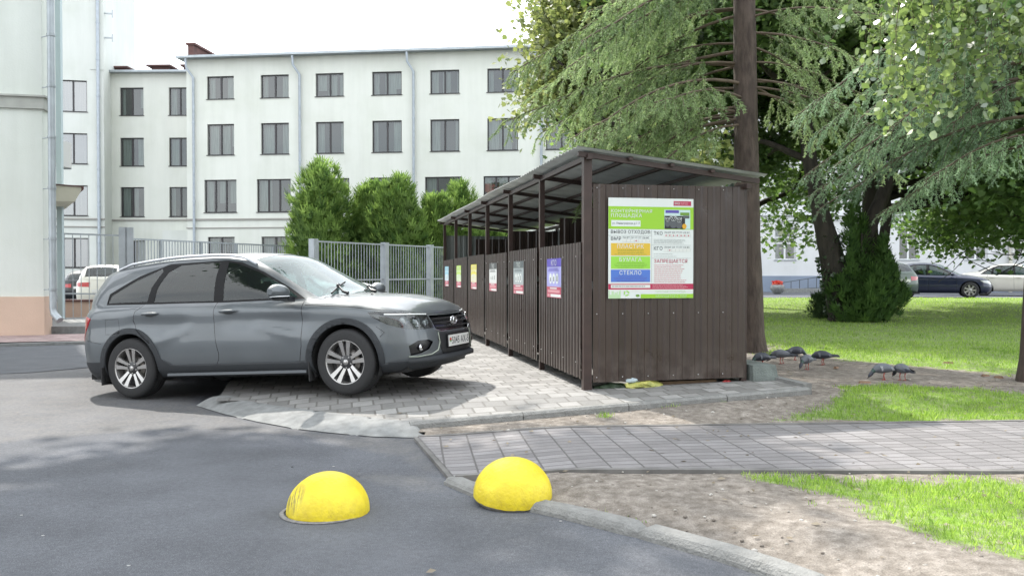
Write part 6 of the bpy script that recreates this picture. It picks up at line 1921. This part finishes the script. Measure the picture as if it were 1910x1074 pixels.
# twin trunk tree clad in ivy in the middle of the lawn
b3 = GH(1578, 598); t3 = empty('twin_trunk_tree', b3, 0, 'dark broadleaved tree with two leaning trunks clad in ivy on the lawn', 'tree')
rg = np.random.default_rng(3)
def rel(px, py, Y): q = P(px, py, Y); return (q.x - b3.x, Y - b3.y, q.z - b3.z)
Yb = b3.y
mbL = MB(); tips = []
trunk_mesh(t3, [(-.05, 0, -.1), rel(1567, 560, Yb), rel(1552, 480, Yb), rel(1532, 400, Yb), rel(1510, 300, Yb), rel(1500, 200, Yb), rel(1470, 40, Yb)], [.36, .30, .27, .2, .17, .15, .1], BARKD, 2, name='trunk')
trunk_mesh(t3, [(.08, 0, .2), rel(1588, 520, Yb), rel(1612, 440, Yb), rel(1645, 370, Yb + .2), rel(1672, 290, Yb + .3), rel(1690, 150, Yb + .4), rel(1720, -20, Yb + .5)], [.26, .24, .2, .17, .15, .12, .09], BARKD, 5, name='trunk')
trunk_mesh(t3, [(.7, .5, -.1), rel(1640, 500, Yb + .5), rel(1655, 400, Yb + .6), rel(1648, 300, Yb + .6)], [.17, .13, .11, .07], BARKD, 9, name='trunk')
for (px, py, dx, dy, dz, L_) in [(1500, 200, -1, -.2, .5, 2.2), (1485, 120, -.6, .6, .7, 2.2), (1510, 300, -.9, .5, .6, 1.9), (1672, 290, .9, -.3, .4, 2.3), (1690, 150, .8, .5, .5, 2.3), (1720, -10, .3, -.6, .8, 2.2), (1470, 40, -.4, -.5, .8, 2.2), (1648, 300, .2, .5, .8, 2.0), (1690, 150, .3, -.8, .4, 2.0), (1500, 220, -.2, -.9, .3, 1.9), (1720, 0, 1, .2, .3, 2.5), (1470, 60, -1, .3, .2, 2.5)]:
    grow(rg, rel(px, py, Yb), (dx, dy, dz), L_, .09, 3, mbL, tips, .5, .1)
mbL.build('limbs', BARKD, t3)
tips = [p for p in tips if p[2] > 2.0]
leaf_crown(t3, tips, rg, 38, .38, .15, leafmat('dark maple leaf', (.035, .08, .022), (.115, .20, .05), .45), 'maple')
# ivy on the trunks
C = []
for (x0, y0, x1, y1, r) in [(1567, 590, 1552, 480, .30), (1588, 590, 1590, 500, .30), (1552, 480, 1545, 440, .2), (1588, 520, 1605, 450, .22)]:
    for i in range(420):
        f = rg.random(); q = Vector(rel(x0 + (x1 - x0) * f, y0 + (y1 - y0) * f, Yb)); a = rg.uniform(0, 2 * pi); C.append((q.x + cos(a) * r * rg.uniform(.9, 1.2), q.y + sin(a) * r * rg.uniform(.9, 1.2), q.z))
V, k = leaves(C, rg, .09, .1, 'maple'); fast('ivy', V.reshape(-1, 3), k, leafmat('ivy leaf', (.018, .04, .014), (.05, .1, .03), .25), t3, rg.uniform(0, .8, len(C)))

# feathery conifers: sprays of flattened twigs
def thuja(name, base, h, r, label, seed, n, cols, taper=.6, group=None, size=.16, shapef=None, per=1, cat='shrub', stem=True):
    rg = np.random.default_rng(seed); t = empty(name, base, 0, label, cat, group); segs = []; vv = []
    mb = MB(); mb.tube([(0, 0, -.05), (0, 0, h * .8)], [.06, .015], 6); mb.build('stem', BARKD, t)
    # a few leaders make the outline uneven
    lead = [(rg.uniform(-.35, .35) * r, rg.uniform(-.35, .35) * r, rg.uniform(.72, 1.0) * h, rg.uniform(.5, .85)) for _ in range(6)] + [(0, 0, h, .9)]
    if name == 'juniper_bush': lead = [(-.25, 0, 2.6, .35), (.1, .2, 2.3, .4), (.45, -.1, 1.9, .45), (.75, .1, 1.2, .5), (-.5, 0, 1.0, .55), (.2, -.2, 1.2, .8), (.95, .1, .75, .45), (0, .3, 3.0, .25), (.6, 0, 1.5, .4)]
    Vs = []
    for i in range(n):
        lx, ly, lh, lr = lead[int(rg.integers(len(lead)))]
        f = rg.random() ** .85; z = f * lh
        rad = r * lr * (shapef(f) if shapef else (1 - f) ** taper * (.55 + .45 * min(1, f * 4))) ; a = rg.uniform(0, 2 * pi)
        rr_ = rad * (rg.uniform(.45, 1) ** .45) * (1 + .22 * sin(a * 3 + z * 2.1 + seed) + .1 * sin(z * 7 + a * 5))
        x, y = lx * min(1, f * 1.5) + cos(a) * rr_, ly * min(1, f * 1.5) + sin(a) * rr_
        out = Vector((cos(a), sin(a), rg.uniform(.9, 2.6))).normalized(); tan_ = Vector((-sin(a), cos(a), rg.uniform(-.5, .5))).normalized()
        if rg.random() < .4: tan_ = (tan_ + out.cross(tan_) * rg.uniform(-1, 1)).normalized()
        c = Vector((x, y, z)); s = size * rg.uniform(.6, 1.3); v = float(np.clip(rg.normal(.42, .2) + .15 * sin(a * 3 + z * 2), 0, 1))
        for (du, dw, l) in ((0, 1, 1), (-.5, .75, .7), (.5, .75, .7), (-.95, .4, .42), (.95, .4, .42)):
            d_ = (out * dw + tan_ * du * .8).normalized(); b_ = c + tan_ * du * s * .12; w_ = out.cross(tan_).normalized() * .0 + tan_ * (s * .11)
            Vs.append([b_ - w_, b_ + w_, b_ + d_ * s * l + w_ * .5, b_ + d_ * s * l * 1.12, b_ + d_ * s * l - w_ * .5]); vv.append(v)
    fast('crown', np.array([[p[:] for p in q] for q in Vs]).reshape(-1, 3), 5, leafmat(name + ' foliage ' + str(cols), cols[0], cols[1], .35, .5, .04), t, vv)
    return t
TC = ((.04, .09, .022), (.22, .34, .09))
tg = 'thuja shrubs behind the fence'
for (px, py, Y, h, r, lab, sd) in [(603, 303, 29, 5.15, 1.22, 'largest thuja shrub, leftmost in the row behind the fence', 1), (700, 345, 29.5, 4.3, 1.05, 'dense thuja shrub next to the largest one behind the fence', 2), (748, 332, 28.5, 4.6, .85, 'slim upright thuja shrub in the middle of the row behind the fence', 3), (806, 368, 29.5, 4.0, .8, 'low thuja shrub between two taller ones behind the fence', 4), (857, 343, 30.5, 4.7, .95, 'bright green thuja shrub just above the far end of the shed roof', 5), (915, 372, 33, 4.4, .9, 'half hidden thuja shrub rising over the shed roof, rightmost of the row', 6)]:
    x = P(px, 400, Y).x; zt = zpx(py, Y); thuja('thuja_shrub', (x, Y, .05), zt, r * 1.6, lab, sd, 5600 if sd < 4 else 4000, TC, .42, group=tg, size=.24)
c = GH(1606, 600); thuja('juniper_bush', (c.x, c.y, c.z), 2.5, 1.05, 'dark feathery evergreen bush at the foot of the twin trunk tree', 41, 3000, ((.025, .06, .018), (.10, .19, .045)), .55, size=.17, shapef=lambda f: 1.05 * (1 - f) ** .8 * (.8 + .2 * min(1, f * 6)))
c = GH(1530, 594); thuja('small_shrub', (c.x, c.y, c.z), .6, .35, 'small dark leafy shrub left of the ivy clad trunks', 43, 380, ((.02, .045, .02), (.07, .12, .05)), .4, size=.12)

# broadleaved trees behind the shed
def broad(name, base, label, limbs, th, tr, seed, leafm, n_per=34, spread=.42, size=.13, lean=(0, 0), shape='maple', group=None, depth=3, keep=None, bark=BARKD, upb=.5):
    rg = np.random.default_rng(seed); t = empty(name, base, 0, label, 'tree', group); tips = []; mb = MB()
    trunk_mesh(t, [(0, 0, -.1), (lean[0] * .3, lean[1] * .3, th * .4), (lean[0], lean[1], th), (lean[0] * 1.3, lean[1] * 1.3, th * 1.5)], [tr * 1.2, tr, tr * .75, tr * .5], bark, seed)
    for (z, dx, dy, dz, L_) in limbs: f = z / th; grow(rg, (lean[0] * min(f, 1.3), lean[1] * min(f, 1.3), z), (dx, dy, dz), L_, tr * .42, depth, mb, tips, .5, .1)
    mb.build('limbs', bark, t)
    if keep: tips = [p for p in tips if keep(p)]
    leaf_crown(t, tips, rg, n_per, spread, size, leafm, shape, upbias=upb)
    return t
ml = leafmat('yellow green maple leaf', (.07, .11, .03), (.22, .25, .09), .5)  # the maple's own yellow green leaf colour
b4 = P(1306, 500, 20.5)
BOUND[0] = lambda p: p[0] > -4.5 + .3 * abs(p[2] - 5.5)
broad('maple_tree', (b4.x, 20.5, .35), 'tall maple with yellow green leaves behind the shed, reaching left over the building', [(3.0, -1, .1, .5, 2.6), (3.6, -.9, -.4, .5, 2.9), (4.2, -.7, .5, .8, 2.8), (4.6, -1, .0, .3, 3.2), (5.2, -.8, -.3, .5, 3.0), (5.6, .2, -.6, .8, 2.3), (5, .6, .3, .8, 2.2), (6, -.5, .3, 1, 2.8), (6.4, -1, -.1, .3, 3.1), (6.6, .4, 0, .9, 2.5)], 5.2, .19, 14, ml, 36, .42, .16, lean=(-.35, 0), keep=lambda p: p[2] > 2.6 and p[0] > -4.3 + .25 * abs(p[2] - 5))
BOUND[0] = None
b5 = P(1397, 500, 24.5)
broad('linden_tree', (b5.x, 24.5, .45), 'dense dark green tree behind the spruce trunk, crown low over the far lawn', [(2.6, -.8, 0, .6, 2.2), (2.8, .9, -.2, .5, 2.3), (3.4, .3, -.8, .5, 2.2), (3.8, -.9, -.2, .5, 2.5), (4.2, .8, .2, .7, 2.5), (4.8, -.4, -.5, .9, 2.4), (5.2, .5, -.3, .9, 2.4), (5.8, -.7, .2, .7, 2.4), (6.2, .5, .1, .9, 2.4)], 5.0, .2, 17, leafmat('linden leaf', (.04, .09, .02), (.15, .25, .06), .48), 38, .48, .15, keep=lambda p: p[2] > 2.9)
b6 = P(1622, 500, 21.5)
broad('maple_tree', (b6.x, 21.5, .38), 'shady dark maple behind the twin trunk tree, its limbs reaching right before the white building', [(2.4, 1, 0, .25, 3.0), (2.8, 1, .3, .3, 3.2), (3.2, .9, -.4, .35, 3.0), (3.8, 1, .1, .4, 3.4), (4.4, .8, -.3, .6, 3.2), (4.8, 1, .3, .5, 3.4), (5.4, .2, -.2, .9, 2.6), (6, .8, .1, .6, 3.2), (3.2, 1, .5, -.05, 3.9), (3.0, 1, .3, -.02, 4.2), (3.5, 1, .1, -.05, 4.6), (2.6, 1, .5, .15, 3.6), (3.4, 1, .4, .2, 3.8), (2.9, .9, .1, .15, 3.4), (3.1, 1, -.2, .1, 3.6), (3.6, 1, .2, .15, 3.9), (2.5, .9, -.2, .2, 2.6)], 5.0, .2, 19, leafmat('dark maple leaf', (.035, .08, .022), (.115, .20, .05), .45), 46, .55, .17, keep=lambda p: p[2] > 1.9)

# birch: hanging twigs with glossy leaves coming in from the upper right
BL = leafmat('birch leaf', (.035, .085, .02), (.22, .31, .10), .42, .35, .13)
t7 = empty('birch_tree', (7.3, 6.4, .1), 0, 'birch standing outside on the right whose hanging leafy twigs fill the upper right', 'tree')
rg = np.random.default_rng(78)
trunk_mesh(t7, [(0, 0, -.1), (-.1, 0, 2), (-.3, .1, 5), (-.4, .2, 11)], [.2, .16, .13, .03], mat('birch bark', (.5, .48, .44), .8, col2=(.12, .1, .09), vscale=3, stretch=(1, 1, 3)), 7)
mb = MB(); C = []; A = []; arms = []
for (z, ex, ey, ez) in [(3.9, 3.0, 7.0, 3.7), (4.2, 3.25, 7.5, 3.8), (4.4, 3.6, 6.8, 3.65), (4.2, 3.8, 7.9, 4.0), (4.8, 3.5, 8.2, 4.2), (5.2, 3.4, 8.0, 4.5), (6.0, 3.6, 5.8, 5.6), (6.6, 4.5, 8.5, 6.3)]:
    a = Vector((-.3, .1, z - .4)); b = Vector((ex - 7.3, ey - 6.4, ez)); pts = [a.lerp(b, k / 10) + Vector((0, 0, .5 * sin(pi * k / 10))) for k in range(11)]
    mb.tube(pts, [.035 * (1 - k / 11) + .006 for k in range(11)], 6)
    for k in range(34):
        f = rg.uniform(.3, 1) ** .7; p = a.lerp(b, f) + Vector((0, 0, .5 * sin(pi * f))); p += Vector((rg.normal(0, .13), rg.normal(0, .2), 0)); L_ = rg.uniform(.35, 1.45) * (1.25 - .3 * f)
        dx, dy = rg.normal(0, .18), rg.normal(0, .18); q = [p + Vector((dx * g, dy * g, -L_ * g)) for g in (0, .3, .6, 1)]
        mb.tube(q, [.004, .003, .002, .0015], 3, cap=False)
        v0 = float(np.clip(rg.normal(.5, .32), 0, 1))
        for g in np.arange(.08, 1.02, .05 / L_):
            for _ in range(2):
                o_ = rg.normal(0, .032, 3); C.append((p.x + dx * g + o_[0], p.y + dy * g + o_[1], p.z - L_ * g + o_[2] - .02)); A.append(float(np.clip(v0 + rg.normal(0, .2), 0, 1)))
mb.build('limbs', TWIG, t7)
V, k = leaves(C, rg, .078, .15, 'oval'); fast('crown', V.reshape(-1, 3), k, BL, t7, A)

# a broadleaved tree just outside the frame on the left: its crown, above the picture, shades the asphalt
b8 = (-7.4, 9.6, 0)
def shadekeep(p):
    x, y, z = p[0] + b8[0], p[1] + b8[1], p[2]; gx, gy = x + .457 * z, y - .70 * z
    if z < 2.4 + .37 * y and x > -.70 * y: return False
    return z > 5.6 and gy < 6.3 and gx < (gy - 3.8) * .95 - .55
BOUND[0] = lambda p: p[0] + b8[0] + .457 * p[2] < (p[1] + b8[1] - .70 * p[2] - 3.8) * .95 + .1 and p[1] + b8[1] - .70 * p[2] < 7.4 and (p[2] > 1.6 + .345 * (p[1] + b8[1]) or p[0] + b8[0] < -.66 * (p[1] + b8[1]))
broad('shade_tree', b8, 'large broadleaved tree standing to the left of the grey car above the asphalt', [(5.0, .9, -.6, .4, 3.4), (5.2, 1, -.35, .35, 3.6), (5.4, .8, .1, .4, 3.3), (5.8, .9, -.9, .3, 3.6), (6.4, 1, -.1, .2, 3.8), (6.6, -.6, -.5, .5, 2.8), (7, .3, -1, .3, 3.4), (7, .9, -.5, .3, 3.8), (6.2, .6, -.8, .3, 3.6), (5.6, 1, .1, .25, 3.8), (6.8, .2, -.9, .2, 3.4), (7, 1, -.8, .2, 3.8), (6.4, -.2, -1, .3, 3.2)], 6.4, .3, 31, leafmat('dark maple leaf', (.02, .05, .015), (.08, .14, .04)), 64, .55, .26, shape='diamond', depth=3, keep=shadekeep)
BOUND[0] = None

# ------------------------------------------------------------------ pigeons
PGM = mat('pigeon grey', (.11, .12, .14), .6, var=.15, vscale=14); PGD = mat('pigeon dark', (.03, .035, .05), .5, var=.2); PGL = mat('pigeon pale', (.30, .31, .33), .6, var=.12, vscale=20)
PGN = mat('pigeon neck', (.035, .07, .06), .35, metal=.3); LEGM = mat('pigeon leg', (.35, .08, .06), .6); BEAK = mat('beak', (.05, .045, .04), .5)
def pigeon(loc, rz, label, head='down', pale=False, scale=1.0, dark=False):
    t = empty('pigeon', loc, rz, label, 'pigeon', 'pigeons feeding on the bare soil'); t.scale = (scale,) * 3
    bodym = PGD if dark else PGM
    if head == 'down': sp = [(.195, .035, .006, .006), (.182, .048, .017, .017), (.165, .068, .022, .023), (.148, .092, .020, .022), (.128, .112, .026, .030), (.095, .127, .045, .048), (.04, .134, .060, .058), (-.02, .134, .056, .052), (-.07, .126, .040, .036), (-.11, .118, .026, .018), (-.15, .112, .024, .007), (-.20, .106, .028, .003)]
    else: sp = [(.150, .232, .005, .005), (.136, .236, .016, .017), (.118, .236, .021, .022), (.104, .214, .020, .022), (.098, .188, .024, .027), (.085, .158, .038, .042), (.045, .138, .058, .056), (-.02, .134, .056, .052), (-.07, .126, .040, .036), (-.11, .118, .026, .018), (-.15, .112, .024, .007), (-.20, .106, .028, .003)]
    mb = MB(); n = 14; rows = []
    for i, (x, z, ry, rz_) in enumerate(sp):
        a0 = sp[max(i - 1, 0)]; a1 = sp[min(i + 1, len(sp) - 1)]; d = Vector((a1[0] - a0[0], 0, a1[1] - a0[1])).normalized(); up = Vector((-d.z, 0, d.x))
        if up.z < 0 and abs(d.x) > .3: up = -up
        rows.append([Vector((x, 0, z)) + Vector((0, 1, 0)) * ry * cos(a) + up * rz_ * sin(a) for a in [2 * pi * k / n for k in range(n + 1)]])
    mb.grid(rows[:4], 1); mb.grid(rows[3:5], 2); mb.grid(rows[4:10], 0); mb.grid(rows[9:], 1)
    b = mb.build('body', [bodym, PGD, PGN], t)
    for s in (-1, 1):
        w_ = MB(); rws = []
        for k in range(9):
            f = k / 8; x = .085 - .27 * f; rws.append([(x, s * (.048 * (1 - f * .75) + .014 * sin(pi * min(1, f * 1.4))) , .165 - .03 * f), (x - .01, s * (.062 * (1 - f * .62)), .135 - .012 * f), (x - .02, s * (.054 * (1 - f * .6)), .108 + .006 * f)])
        w_.grid(rws[:4], 0); w_.grid(rws[3:5], 1); w_.grid(rws[4:6], 0); w_.grid(rws[5:7], 1); w_.grid(rws[6:], 2); w_.build('wing', [PGL if pale else PGM, PGD, PGD], t)
        l = MB(); l.tube([(.0 + s * .012, s * .022, .095), (.012 + s * .015, s * .022, .045), (.0 + s * .015, s * .022, .006)], [.008, .0045, .004], 6)
        for q in (-.5, 0, .5): l.tube([(s * .015, s * .022, .005), (s * .015 + .028 * cos(q), s * .022 + .028 * sin(q), .003)], .003, 4)
        l.tube([(s * .015, s * .022, .005), (s * .015 - .015, s * .022, .003)], .003, 4); l.build('leg', LEGM, t)
        hx, hz = (sp[1][0] - .006, sp[1][1] + .004); e = MB(); e.sphere((hx - .002, s * .0165, hz), .0035, 6, 4); e.build('eye', mat('pigeon eye', (.5, .12, .02), .2), t)
    hx, hz = sp[0][0], sp[0][1]; mb = MB(); d = (.018, -.016) if head == 'down' else (.024, -.006); mb.tube([(hx - .004, 0, hz), (hx + d[0], 0, hz + d[1])], [.005, .0015], 6); mb.build('beak', BEAK, t)
    return t
for (px, py, rz, lab, hd, pale, dark) in [
    (1423, 684, 3.5, 'dark pigeon pecking at the ground, nearest the spruce trunk', 'down', False, True),
    (1459, 678, 2.75, 'grey pigeon pecking with its tail to the right, second from the spruce trunk', 'down', False, False),
    (1482, 671, .2, 'dark pigeon mostly hidden behind the second pigeon from the spruce trunk', 'down', False, True),
    (1506, 689, 3.9, 'grey chequered pigeon standing a little nearer than the three beside the trunk', 'down', False, False),
    (1536, 680, 3.0, 'dark grey pigeon, rightmost of the left group, its tail pointing to the right', 'down', False, True),
    (1650, 708, 3.25, 'pale winged pigeon walking left with lowered head', 'down', True, False),
    (1684, 709, 1.7, 'round bluish grey pigeon seen from behind, right beside the pale winged one', 'down', False, False)]:
    g = GH(px, py); pigeon((g.x, g.y, g.z - .002), rz, lab, hd, pale, .98, dark)
# wood chips near the right trunk
rg = np.random.default_rng(2)
for (px, py, lab) in [(1560, 687, 'brown bark piece lying just right of the left group of pigeons'), (1612, 715, 'brown bark piece lying left of the pale winged pigeon'), (1768, 678, 'light brown bark piece at the lawn edge, halfway between pigeons and right trunk'), (1838, 702, 'brown bark piece lying left of the trunk at the right edge, farther of two'), (1862, 705, 'brown bark piece lying right beside the trunk at the right edge')]:
    g = GH(px, py); mb = MB(); L_ = rg.uniform(.04, .09); mb.add([(-L_, -.02, 0), (L_, -.015, 0), (L_ * .9, .02, 0), (-L_ * .8, .025, 0), (-L_ * .8, -.01, .025), (L_ * .8, -.01, .02), (L_ * .6, .015, .02), (-L_ * .6, .015, .028)], [(0, 3, 2, 1), (4, 5, 6, 7), (0, 1, 5, 4), (1, 2, 6, 5), (2, 3, 7, 6), (3, 0, 4, 7)])
    tag(mb.build('wood_chip', mat('chip wood', (.22, .14, .09), .9, var=.3, vscale=20), None, (g.x, g.y, g.z + .002), (0, 0, rg.uniform(0, 3))), lab, 'wood chip', 'wood chips on the soil path')
